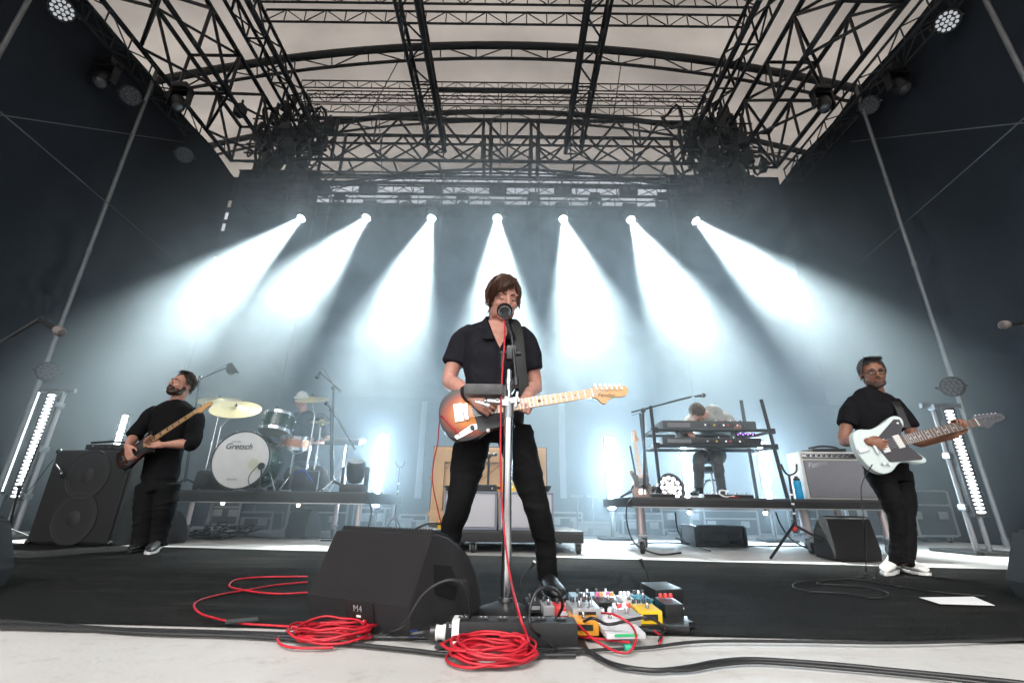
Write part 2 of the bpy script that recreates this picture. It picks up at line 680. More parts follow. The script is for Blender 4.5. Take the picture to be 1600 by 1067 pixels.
# two deep trusses along the sides
box_truss('side_truss', 'deep black truss running front to rear above the bassist', (-6.9, 3.4, 8.95), (-6.9, 9.7, 8.95), 1.15, 1.15, 1.05, 0.055, 0.034)
box_truss('side_truss', 'deep black truss running front to rear above the white guitar player', (6.35, 3.4, 8.95), (6.35, 9.7, 8.95), 1.15, 1.15, 1.05, 0.055, 0.034)
# small lamp trusses hung along the wall tops
box_truss('lamp_truss', 'slim black lamp truss hung along the wall top above the bass cabinet', (-7.3, 3.0, 8.25), (-7.3, 8.1, 8.25), 0.34, 0.34, 0.5, 0.026, 0.013, faces='LRB')
box_truss('lamp_truss', 'slim black lamp truss with a rounded end hung by the wall opposite the bassist', (6.85, 3.0, 8.0), (6.85, 9.1, 8.0), 0.34, 0.36, 0.5, 0.026, 0.013, faces='LRB')
# four trusses running front to rear
for x0, lb in ((-2.1, 'black ladder truss front to rear above the drummer side of the singer'), (1.6, 'black ladder truss front to rear above the keyboard side of the singer'),
               (-5.35, 'black ladder truss front to rear ending at the drum side rigging cluster'), (4.8, 'black ladder truss front to rear ending at the keyboard side rigging cluster')):
    t = box_truss('roof_truss', lb, (x0, 4.6, 9.45), (x0, 9.85, 9.45), 0.42, 0.42, 0.55, 0.040, 0.020, faces='LRB')
    rod('cable_run', Vector((0.21 if x0 < 0 else -0.21, 0, 0.03)), Vector((0.21 if x0 < 0 else -0.21, 5.25, 0.03)), 0.062, m_steel, t)
# cross trusses
box_truss('cross_truss', 'black cross truss nearest the audience at the very top', (-5.3, 6.5, 9.95), (4.9, 6.5, 9.95), 0.4, 0.36, 0.42, 0.024, 0.012, faces='LR')
box_truss('cross_truss', 'upper of the paired thin cross trusses behind the first roof arch', (-5.4, 8.75, 10.3), (4.9, 8.75, 10.3), 0.3, 0.24, 0.36, 0.018, 0.010, faces='LR')
box_truss('cross_truss', 'lower of the paired thin cross trusses behind the first roof arch', (-5.4, 8.75, 9.82), (4.9, 8.75, 9.82), 0.3, 0.26, 0.36, 0.018, 0.010, faces='LR')
rt_ = thing('rear_truss', 'deep black truss with large cross bracing spanning the rear', 'truss', (-5.6, 10.0, 9.03), 0, 'roof trusses')
RTL, RTH, RTM = 10.8, 1.42, 0.56
for yy in (-0.3, 0.3):
    for z, r in ((0, 0.045), (RTM, 0.035), (RTH, 0.055)):
        rod('chord', Vector((0, yy, z)), Vector((RTL, yy, z)), r, m_steel, rt_)
    n = 18
    for i in range(n):
        x0, x1 = RTL * i / n, RTL * (i + 1) / n
        rod('brace', Vector((x0, yy, RTM if i % 2 else RTH)), Vector((x1, yy, RTH if i % 2 else RTM)), 0.032, m_steel, rt_)
        if i % 3 == 0:
            rod('strut', Vector((x0, yy, RTM)), Vector((x0, yy, RTH)), 0.022, m_steel, rt_)
    n = 14
    for i in range(n):
        x0, x1 = RTL * i / n, RTL * (i + 1) / n
        rod('brace', Vector((x0, yy, 0 if i % 2 else RTM)), Vector((x1, yy, RTM if i % 2 else 0)), 0.028, m_steel, rt_)
        if yy < 0:
            rod('brace', Vector((x0, yy, RTM if i % 2 else 0)), Vector((x1, yy, 0 if i % 2 else RTM)), 0.022, m_steel, rt_)
    for x in (0.15, 0.75, 4.75, 4.95, 6.05, 6.25, 10.1, 10.65):
        rod('post', Vector((x, yy, 0)), Vector((x, yy, RTH)), 0.045, m_steel, rt_)
for i in range(10):
    x0 = RTL * i / 9
    rod('strut', Vector((x0, -0.3, 0)), Vector((x0, 0.3, 0)), 0.025, m_steel, rt_)
tag(MB().cyl((-2.1, 8.6, 10.28), (1.6, 8.6, 10.28), 0.06, n=12).build('spreader_bar', m_steel), 'thick black bar joining the two middle ladder trusses', 'bar')
# lamp bars in front of the bright gap
box_truss('lamp_bar', 'upper black lamp truss across the rear, blinders hung on it', (P(384, 296, 9.2).x, 9.2, P(780, 297, 9.2).z), (P(1160, 300, 9.2).x, 9.2, P(780, 297, 9.2).z), 0.36, 0.34, 0.5, 0.024, 0.012, faces='LRB')
box_truss('lamp_bar', 'lower black lamp truss across the rear carrying the seven lit spotlights', (P(384, 328, 8.75).x, 8.75, P(780, 331, 8.75).z), (P(1160, 330, 8.75).x, 8.75, P(780, 331, 8.75).z), 0.36, 0.30, 0.5, 0.024, 0.012, faces='LRB')
# plain pipes seen against the bright gap
for k, (py, Yp) in enumerate(((281, 9.8), (293, 9.9), (305, 9.95), (313, 9.6), (321, 9.5))):
    z = P(780, py, Yp).z
    tag(MB().cyl((-5.4, Yp, z), (5.1, Yp, z + 0.03 * math.sin(k)), 0.022, n=8).build('lamp_pipe', m_steel),
        ['thin black pipe just below the deep rear truss', 'second thin black pipe across the bright gap', 'third thin black pipe across the bright gap',
         'fourth thin black pipe across the bright gap', 'lowest thin black pipe across the bright gap'][k], 'pipe', 'pipes across the bright gap')


# roof arches carrying the canopy
def arch(label, Y, x0, x1, depth, n, rt=0.06, rb=0.03):
    o = Vector((0, Y, 0))
    t = thing('roof_arch', label, 'arch', o, 0, 'roof arches', world=True)
    top = [Vector((x0 + (x1 - x0) * i / n, Y, 0)) for i in range(n + 1)]
    bot = []
    for p in top:
        p.z = rib_z(p.x, Y) - 0.03 - rt
        bot.append(Vector((p.x * 0.985, Y, p.z - depth)))
    MB().tube(spline(top, 3), rt, 10).build('top_tube', m_steel, t)
    MB().tube(spline(bot, 3), rb, 8).build('bottom_tube', m_steel, t)
    for i in range(n):
        rod('brace', (top[i] if i % 2 else bot[i]), (bot[i + 1] if i % 2 else top[i + 1]), 0.018, m_steel, t, o)
        rod('strut', top[i], bot[i], 0.016, m_steel, t, o)


arch('wide dark arch under the canopy, nearest of the curved ribs', 8.59, -10.4, 10.2, 0.47, 22, 0.096, 0.040)
arch('dark arch under the canopy just above the deep rear truss', 11.19, -9.9, 9.7, 0.40, 22, 0.085, 0.036)
arch('hindmost dark arch at the rear edge of the canopy', 14.6, -10.2, 9.9, 0.18, 20, 0.056, 0.028)

# steel ropes hanging between the trusses
for k, (x, y, z0, z1, tx) in enumerate(((-2.9, 8.2, 9.0, 10.7, -3.4), (2.6, 8.2, 9.0, 10.7, 2.3), (-0.35, 8.9, 8.2, 10.8, -0.35), (-3.6, 9.0, 8.0, 10.6, -3.2), (3.1, 9.0, 8.0, 10.6, 2.9))):
    tag(MB().cyl((tx, y, z0), (x, y, z1), 0.011, n=6).build('steel_rope', m_steel),
        ['steel rope leaning from the canopy above the drum kit', 'steel rope leaning from the canopy above the keyboards', 'steel rope hanging dead centre above the singer',
         'rear steel rope on the drum side', 'rear steel rope on the keyboard side'][k], 'rope', 'hanging steel ropes')

# rigging clusters: hoists, cable loops and blocks in the two rear corners
m_blk = mat('black_rubber', (0.012, 0.012, 0.013), 0.6, var=0.2)
for sx, lb in ((-5.95, 'dark tangle of hoists and looped cables in the rear corner above the drums'), (5.35, 'dark tangle of hoists and looped cables in the rear corner above the keyboards')):
    o = Vector((sx, 9.4, 8.6))
    t = thing('rigging_cluster', lb, 'rigging', o, 0, 'rigging clusters', world=True)
    rnd = random.Random(int(sx * 10))
    for k in range(40):
        c = o + Vector((rnd.gauss(0, 0.48), rnd.uniform(-0.5, 0.5), rnd.uniform(-0.7, 1.6)))
        MB().box(c, (rnd.uniform(0.12, 0.3), rnd.uniform(0.15, 0.3), rnd.uniform(0.2, 0.42)), (rnd.uniform(-0.3, 0.3), 0, rnd.uniform(0, 3)), 0.02).cyl(c + Vector((0, 0, 0.2)), c + Vector((0, 0, 0.34)), 0.03, n=8).build('hoist', m_blk, t)
    for k in range(30):
        c = o + Vector((rnd.gauss(0, 0.5), rnd.uniform(-0.4, 0.4), rnd.uniform(0.0, 1.8)))
        rr_ = rnd.uniform(0.12, 0.34)
        pts = [c + Vector((rr_ * math.cos(a), 0.1 * math.sin(2 * a + k), rr_ * 1.25 * math.sin(a) - 0.1 * math.cos(3 * a))) for a in [i * math.pi / 8 for i in range(16)]]
        MB().tube(pts, rnd.uniform(0.02, 0.04), 6, closed=True).build('cable_loop', m_blk, t)
    for k in range(6):
        x = o.x - 0.6 + 0.24 * k
        rod('bar', Vector((x, 9.4, 8.1)), Vector((x + rnd.uniform(-0.2, 0.2), 9.4, 10.3)), 0.03, m_steel, t, o)
    for k in range(7):
        z = 8.3 + 0.28 * k
        rod('bar', Vector((o.x - 0.95, 9.3, z)), Vector((o.x + 0.95, 9.35, z + rnd.uniform(-0.15, 0.15))), 0.025, m_steel, t, o)

# galvanised poles standing along the walls
for (x, y, z1, lb) in ((-7.2, 6.76, 8.6, 'tall grey steel pole against the wall behind the bass cabinet'), (6.9, 6.87, 8.6, 'tall grey steel pole against the wall behind the white guitar'),
                       (-7.2, 4.62, 8.8, 'grey steel pole leaning into the topmost corner on the bass side'), (6.9, 4.54, 8.8, 'grey steel pole leaning into the topmost corner on the guitar side')):
    t = thing('wall_pole', lb, 'pole', (x, y, 0), 0, 'poles along the walls')
    MB().cyl((0, 0, 0), (0, 0, z1), 0.032, n=14).build('tube', m_pole, t)
    for z in (0.03, 2.2, 4.4):
        MB().cyl((0, 0, z), (0, 0, z + 0.09), 0.041, n=14).build('collar', m_pole, t)
for (px, y, lb) in ((515, 9.6, 'thin grey pipe hanging against the rear wall above the drum kit'), (1050, 9.6, 'thin grey pipe hanging against the rear wall above the keyboards'),
                    (690, 9.6, 'thin grey pipe hanging against the rear wall beside the singer'), (842, 9.6, 'thin grey pipe hanging beside the cloth, keyboard side of the singer')):
    a, b = P(px, 318, y), P(px - (800 - px) * 0.12, 470, y)
    tag(MB().cyl((a.x, y, b.z), (a.x, y, 8.5), 0.022, n=8).cyl((a.x, y, b.z - 0.02), (a.x, y, b.z + 0.55), 0.032, n=8).build('drop_pipe', m_pole), lb, 'pipe', 'hanging drop pipes')
# pale upright strips in the low backdrop
for (px, lb) in ((664, 'pale upright strip on the low backdrop, drum side of the piano'), (877, 'pale upright strip on the low backdrop, keyboard side of the piano')):
    a, b = P(px, 627, 9.7), P(px - 3, 778, 9.7)
    tag(MB().box((a.x, 9.715, (a.z + b.z) / 2), (0.13, 0.03, a.z - b.z)).build('upright_strip', mat('pale_strip', (0.42, 0.45, 0.48), 0.7)), lb, 'strip', 'pale strips on the backdrop')
# guy wires on the walls
m_wire = mat('grey_wire', (0.09, 0.095, 0.10), 0.6)
for a, b, lb in ((P(0, 175, 4.6), P(215, 410, 9.0), 'thin grey guy wire slanting down the wall on the bass side'), (P(0, 180, 4.6), P(240, 222, 8.2), 'thin grey guy wire running level along the wall on the bass side'),
                 (P(1600, 185, 4.6), P(1395, 410, 8.2), 'thin grey guy wire slanting down the wall on the guitar side'), (P(1600, 192, 4.6), P(1370, 222, 7.6), 'thin grey guy wire running level along the wall on the guitar side')):
    a.x = max(min(a.x, 7.15), -7.5)
    b.x = max(min(b.x, 7.15), -7.5)
    tag(MB().cyl(a, b, 0.009, n=6).build('guy_wire', m_wire), lb, 'wire', 'guy wires on the walls')

# black flaps lacing the corner seam, daylight leaking between them
_z = 3.6
_rnd = random.Random(2)
_k = 0
_zt = []
while _z < 8.6:
    h_ = _rnd.uniform(0.08, 0.20) if (5.2 < _z < 6.3 or 7.0 < _z < 7.8) else 0.75
    _zt.append((_z, _z + h_))
    _z += h_ + _rnd.uniform(0.14, 0.28)
cs = thing('corner_seam', 'row of black flaps lacing the rear corner seam above the drums', 'flaps', (WX0 + 0.03, 10.1, 0))
for (a, b) in [(0.0, 3.6)] + _zt:
    MB().box((0.03, 0.02, (a + b) / 2), (0.16, 0.02, b - a)).build('flap', m_wall, cs)
# ================================================================== people: helpers
def remesh(mb, voxel, smooth=3, fac=0.5, disp=None, name='body'):
    me = mb.mesh(name + '_raw')
    ob = bpy.data.objects.new(name + '_raw', me)
    COL.objects.link(ob)
    md = ob.modifiers.new('r', 'REMESH')
    md.mode = 'VOXEL'
    md.voxel_size = voxel
    md.use_smooth_shade = True
    if smooth:
        s = ob.modifiers.new('s', 'SMOOTH')
        s.factor = fac
        s.iterations = smooth
    dg = bpy.context.evaluated_depsgraph_get()
    dg.update()
    out = bpy.data.meshes.new_from_object(ob.evaluated_get(dg), depsgraph=dg)
    bpy.data.objects.remove(ob)
    bpy.data.meshes.remove(me)
    if disp:
        nr = [v.normal.copy() for v in out.vertices]
        for v, q in zip(out.vertices, nr):
            v.co += q * disp(v.co, q)
    for p in out.polygons:
        p.use_smooth = True
    out.name = name
    return out


def join_meshes(name, *ms):
    bm = bmesh.new()
    for m in ms:
        bm.from_mesh(m)
    out = bpy.data.meshes.new(name)
    bm.to_mesh(out)
    bm.free()
    for p in out.polygons:
        p.use_smooth = True
    return out


def put(me, name, m, parent):
    """mesh in world coordinates -> child of a world-type root"""
    o = worldloc(parent)
    for v in me.vertices:
        v.co -= o
    me.materials.clear()
    return link(me, name, m, parent)


def folds(amp, sc, sq=(1, 1, 1), seed=0.0, amp2=0.0):
    def f(p, n):
        q = Vector((p.x * sc * sq[0], p.y * sc * sq[1], p.z * sc * sq[2] + seed))
        w = noise.noise(q * 0.7 + Vector((3, 1, 2)))
        a = noise.noise(q + Vector((w, w, w)) * 1.2)
        return amp * (1 - abs(a) * 2.2) + amp2 * noise.noise(q * 2.7)
    return f


def skin_mat(name, col, blot=(0.50, 0.22, 0.17)):
    m = mat(name, col, 0.48, col2=[col[0] * 0.86, col[1] * 0.70, col[2] * 0.68], vscale=30, bump=0.28, bscale=220, spec=0.4)
    b = m.node_tree.nodes['Principled BSDF']
    b.inputs['Subsurface Weight'].default_value = 0.12
    b.inputs['Subsurface Radius'].default_value = (0.02, 0.008, 0.005)
    b.inputs['Subsurface Scale'].default_value = 0.5
    return m


def head_matrix(c, fwd, up=(0, 0, 1), s=1.0):
    """local: -y is where the face looks, z the crown, x the person's left seen from the front"""
    f = Vector(fwd).normalized()
    y = -f
    z = Vector(up)
    z = (z - y * z.dot(y)).normalized()
    x = y.cross(z)
    c = Vector(c)
    return Matrix(((x.x * s, y.x * s, z.x * s, c.x), (x.y * s, y.y * s, z.y * s, c.y), (x.z * s, y.z * s, z.z * s, c.z), (0, 0, 0, 1)))


def head_shape(mb, M, jaw=1.0, nose=1.0):
    M3 = M.to_3x3()

    def B(c, r):
        mb.ball(M @ Vector(c), r, 20, 14, M3)
    B((0, 0.014, 0.036), (0.074, 0.094, 0.088))
    B((0, -0.022, 0.012), (0.066, 0.070, 0.082))
    B((0, -0.026, -0.028), (0.061 * jaw, 0.062, 0.070))
    B((0, -0.052, -0.082), (0.034 * jaw, 0.032, 0.026))
    B((0, -0.070, -0.090), (0.020, 0.018, 0.018))
    for s in (-1, 1):
        B((s * 0.044 * jaw, -0.008, -0.060), (0.020, 0.040, 0.034))
        B((s * 0.040, -0.064, -0.022), (0.020, 0.019, 0.020))
        B((s * 0.030, -0.080, 0.026), (0.028, 0.013, 0.010))
        B((s * 0.030, -0.073, 0.003), (0.015, 0.013, 0.010))
        B((s * 0.076, 0.012, -0.004), (0.008, 0.020, 0.031))
        B((s * 0.010, -0.101, -0.030), (0.009, 0.010, 0.008))
    nz = MB()
    mb.tube([M @ Vector(p) for p in ((0, -0.082, 0.026), (0, -0.093, 0.008), (0, -0.106 * (0.5 + 0.5 * nose), -0.012), (0, -0.113 * (0.5 + 0.5 * nose), -0.026), (0, -0.100, -0.036))], 0, 10,
            rr=[(0.008, 0.008), (0.009, 0.009), (0.011, 0.011), (0.0125, 0.011), (0.007, 0.006)])
    B((0, -0.086, -0.054), (0.022, 0.010, 0.0065))
    B((0, -0.084, -0.066), (0.019, 0.010, 0.0070))


def hand_shape(mb, M, curl=(30, 40, 30), spread=0.06, thumb=((0.75, 0.62, -0.25), (0.95, 0.15, -0.3)), sx=1, s=1.0, curls=None):
    """local x towards the fingers, y towards the thumb side (times sx), z out of the back of the hand"""
    def T(x, y, z):
        return M @ (Vector((x, y * sx, z)) * s)
    # palm
    mb.tube([T(-0.012, 0, 0), T(0.015, 0.001, 0), T(0.05, 0.002, 0.002), T(0.078, 0.001, 0.002), T(0.094, 0, 0)], 0, 14,
            rr=[(0.026 * s, 0.019 * s), (0.031 * s, 0.018 * s), (0.040 * s, 0.016 * s), (0.042 * s, 0.014 * s), (0.036 * s, 0.009 * s)],
            flat=(M.to_3x3() @ Vector((0, 1, 0))))
    L = ((0.030, 1.0), (0.0105, 1.10), (-0.0095, 1.03), (-0.029, 0.82))
    for k, (y, l) in enumerate(L):
        a = 0.0
        c = curls[k] if curls else curl
        ang = spread * (1.5 - k)
        p = [T(0.070, y * 0.9, 0.001), T(0.090, y, 0.002)]
        x, z, yy = 0.090, 0.002, y
        for seg, cr in zip((0.043 * l, 0.027 * l, 0.021 * l), c):
            a += R(cr)
            x += seg * math.cos(a)
            z -= seg * math.sin(a)
            yy += seg * math.cos(a) * ang
            p.append(T(x, yy, z))
        mb.tube(p, 0, 9, rr=[0.0092 * s, 0.0096 * s, 0.0088 * s, 0.0080 * s, 0.0056 * s])
    b = Vector((0.012, 0.024, -0.006))
    p = [b, b + Vector((0.020, 0.016, -0.004))]
    d1, d2 = Vector(thumb[0]).normalized(), Vector(thumb[1]).normalized()
    p.append(p[-1] + d1 * 0.034)
    p.append(p[-1] + d2 * 0.030)
    mb.tube([T(*q) for q in p], 0, 9, rr=[0.015 * s, 0.0135 * s, 0.0105 * s, 0.0070 * s])


def hand_frame(wrist, toward, thumb_dir):
    """x along the hand, y roughly towards the thumb"""
    return frame(wrist, Vector(toward), y=Vector(thumb_dir))


def limb(mb, pts, rad, n=16, flat=None, k=4):
    """smooth tapered limb through joints"""
    P_ = spline(pts, k)
    rs = []
    for i in range(len(P_)):
        t = i / k
        j = min(int(t), len(rad) - 2)
        u = t - j
        a, b = rad[j], rad[j + 1]
        if not isinstance(a, (tuple, list)):
            a = (a, a)
        if not isinstance(b, (tuple, list)):
            b = (b, b)
        u = u * u * (3 - 2 * u)
        rs.append((a[0] + (b[0] - a[0]) * u, a[1] + (b[1] - a[1]) * u))
    mb.tube(P_, 0, n, rr=rs, flat=flat)
    return mb


def hair_strands(M, ends, crown=(0.0, 0.03, 0.125), lift=0.012, r0=0.007, seed=1, n_pts=7, drop=0.0, radii=(0.080, 0.100, 0.094), jitter=0.012):
    """tapered locks laid over the skull from the crown to the given end points (local)"""
    rnd = random.Random(seed)
    mb = MB()
    sc = M.to_scale().x
    c0 = Vector((0, 0.014, 0.036))
    for e in ends:
        e = Vector(e)
        s_ = Vector(crown) + Vector((rnd.uniform(-1, 1) * 0.03, rnd.uniform(-1, 1) * 0.03, 0))
        pts, rs = [], []
        off = rnd.uniform(0.2, 1.0) * lift
        for i in range(n_pts):
            t = i / (n_pts - 1)
            a = (s_ - c0).lerp(e - c0, t)
            # keep on or outside the skull ellipsoid
            k = math.sqrt((a.x / radii[0]) ** 2 + (a.y / radii[1]) ** 2 + (a.z / radii[2]) ** 2)
            want = 1.0 + off / 0.09 * math.sin(math.pi * min(1, t * 1.1)) ** 0.5
            if k < want or t < 0.75:
                a = a * (want / max(k, 1e-3)) if k < want else a * (1 + (want - k) / k * (1 - t))
            a += Vector((noise.noise((t * 2, seed, e.x * 40)), noise.noise((t * 2, e.y * 40, seed)), noise.noise((t * 2, e.z * 40, 5 + seed)))) * jitter * t
            pts.append(M @ (c0 + a))
            q_ = r0 * (1 - t) ** 0.55 + 0.0004
            rs.append((q_ * sc * 1.3, q_ * sc * 0.7))
        mb.tube(pts, 0, 6, rr=rs)
    return mb


def hair_mat(name, col):
    m = mat(name, col, 0.42, col2=[c * 0.45 for c in col], vscale=60, spec=0.5, stretch=(1, 1, 0.15))
    return m


def face_marks(M, root, hairm, browlift=0.0, eyes='closed', lip=(0.30, 0.10, 0.09), brow_w=1.0):
    """eyebrows, eyes or closed lashes and lips as small parts"""
    for s in (-1, 1):
        MB().tube([M @ Vector((s * 0.012, -0.0935, 0.022 + browlift)), M @ Vector((s * 0.030, -0.0945, 0.029 + browlift)), M @ Vector((s * 0.046, -0.0800, 0.023 + browlift))], 0, 6,
                  rr=[0.0042 * brow_w, 0.0046 * brow_w, 0.002]).build('eyebrow', hairm, root)
        if eyes == 'closed':
            MB().tube([M @ Vector((s * 0.016, -0.0835, 0.000)), M @ Vector((s * 0.030, -0.0865, -0.004)), M @ Vector((s * 0.044, -0.0785, 0.000))], 0, 6, rr=[0.0016, 0.0026, 0.0016]).build('eyelash', hairm, root)
        else:
            MB().ball(M @ Vector((s * 0.030, -0.0785, 0.003)), 0.0095, 12, 8).build('eye', mat('eye_white', (0.62, 0.58, 0.55), 0.25), root)
            MB().ball(M @ Vector((s * 0.030, -0.0868, 0.003)), 0.0044, 10, 6).build('pupil', mat('eye_dark', (0.02, 0.015, 0.012), 0.15), root)
            MB().tube([M @ Vector((s * 0.016, -0.0835, 0.007)), M @ Vector((s * 0.030, -0.0885, 0.011)), M @ Vector((s * 0.044, -0.0785, 0.006))], 0, 6, rr=[0.002, 0.0032, 0.0018]).build('eyelash', hairm, root)
    lm = mat('lips', lip, 0.45)
    MB().ball(M @ Vector((0, -0.0935, -0.0545)), (0.020, 0.0040, 0.0036), 12, 8, M.to_3x3().normalized()).build('lip', lm, root)
    MB().ball(M @ Vector((0, -0.0920, -0.0655)), (0.018, 0.0044, 0.0046), 12, 8, M.to_3x3().normalized()).build('lip', lm, root)
    MB().ball(M @ Vector((0, -0.0955, -0.0600)), (0.017, 0.0015, 0.0016), 10, 6, M.to_3x3().normalized()).build('mouth_line', mat('mouth_dark', (0.05, 0.015, 0.012), 0.6), root)


def shoe(mb, heel, toe, w=0.095, h=0.085, up=(0, 0, 1)):
    heel, toe = Vector(heel), Vector(toe)
    d = (toe - heel)
    L = d.length
    d.normalize()
    U = Vector(up)
    S = d.cross(U).normalized()
    secs = [(0.0, 0.32, 0.9), (0.06, 0.40, 1.0), (0.25, 0.42, 1.0), (0.45, 0.44, 0.78), (0.65, 0.50, 0.60), (0.82, 0.50, 0.52), (0.94, 0.38, 0.42), (1.0, 0.16, 0.22)]
    vs_, fs, n = [], [], 14
    for t, ww, hh in secs:
        for i in range(n):
            a = 2 * math.pi * i / n
            x, z = math.cos(a), math.sin(a)
            zz = (z * 0.5 + 0.5)
            zz = zz ** 0.8 * h * hh
            vs_.append(heel + d * (t * L) + S * (x * ww * w * (1.0 if z < 0.2 else 1 - 0.35 * (z - 0.2))) + U * zz)
    for j in range(len(secs) - 1):
        for i in range(n):
            i2 = (i + 1) % n
            fs.append((j * n + i, j * n + i2, (j + 1) * n + i2, (j + 1) * n + i))
    fs += [tuple(range(n - 1, -1, -1)), tuple((len(secs) - 1) * n + k for k in range(n))]
    mb.add(vs_, fs)
    return mb


def shoe_sole(heel, toe, w, m, root, th=0.02):
    heel, toe = Vector(heel), Vector(toe)
    d = (toe - heel)
    out = [(-0.02, -0.30), (0.1, -0.44), (0.4, -0.42), (0.7, -0.52), (0.93, -0.40), (1.03, -0.1), (1.03, 0.1), (0.93, 0.40), (0.7, 0.52), (0.4, 0.42), (0.1, 0.44), (-0.02, 0.30)]
    M = frame(heel, d, z=(0, 0, 1))
    MB().prism([(x * d.length, y * w * 1.02) for x, y in out], 0, th, M, 0.004).build('sole', m, root)


def text_mesh(body, size, M, m, name, parent, extrude=0.0008, shear=0.0, align='CENTER', bold=0.0):
    cu = bpy.data.curves.new('lettering', 'FONT')
    cu.body = body
    cu.size = size
    cu.extrude = extrude
    cu.shear = shear
    cu.offset = bold
    cu.align_x = align
    cu.align_y = 'CENTER'
    ob = bpy.data.objects.new('lettering', cu)
    COL.objects.link(ob)
    dg = bpy.context.evaluated_depsgraph_get()
    dg.update()
    me = bpy.data.meshes.new_from_object(ob.evaluated_get(dg), depsgraph=dg)
    bpy.data.objects.remove(ob)
    me.transform(M)
    if parent.get('_w'):
        o = worldloc(parent)
        for v in me.vertices:
            v.co -= o
    me.materials.clear()
    return link(me, name, m, parent)
# ================================================================== guitars
m_maple = mat('maple_wood', (0.62, 0.36, 0.14), 0.4, col2=(0.52, 0.28, 0.10), vscale=10, stretch=(0.4, 6, 6), coat=0.3)
m_rose = mat('dark_fretboard', (0.16, 0.10, 0.07), 0.55, col2=(0.11, 0.07, 0.05), vscale=20, stretch=(1, 8, 8))
m_chrome = mat('chrome', (0.72, 0.73, 0.75), 0.18, metal=1.0)
m_string = mat('string', (0.6, 0.6, 0.6), 0.3, metal=0.9)
m_white = mat('white_plastic', (0.78, 0.77, 0.74), 0.35)
m_blackp = mat('black_plastic', (0.015, 0.015, 0.016), 0.35)
m_inlay = mat('black_dot', (0.02, 0.02, 0.02), 0.5)


def sunburst_mat(name, c_in, c_mid, c_out, centre=(-0.02, 0.0), sx=0.21, sy=0.155):
    m = mat(name, c_in, 0.35, coat=0.12, spec=0.3)
    n, L = m.node_tree.nodes, m.node_tree.links
    tc = n.new('ShaderNodeTexCoord')
    mp = n.new('ShaderNodeMapping')
    mp.vector_type = 'POINT'
    mp.inputs['Location'].default_value = (-centre[0] / sx, -centre[1] / sy, 0)
    mp.inputs['Scale'].default_value = (1 / sx, 1 / sy, 0)
    L.new(tc.outputs['Object'], mp.inputs[0])
    ln = n.new('ShaderNodeVectorMath')
    ln.operation = 'LENGTH'
    L.new(mp.outputs[0], ln.inputs[0])
    r = n.new('ShaderNodeValToRGB')
    cr = r.color_ramp
    cr.elements[0].position, cr.elements[0].color = 0.45, (*c_in, 1)
    cr.elements[1].position, cr.elements[1].color = 1.02, (*c_out, 1)
    e = cr.elements.new(0.78)
    e.color = (*c_mid, 1)
    L.new(ln.outputs['Value'], r.inputs[0])
    L.new(r.outputs[0], n['Principled BSDF'].inputs['Base Color'])
    return m


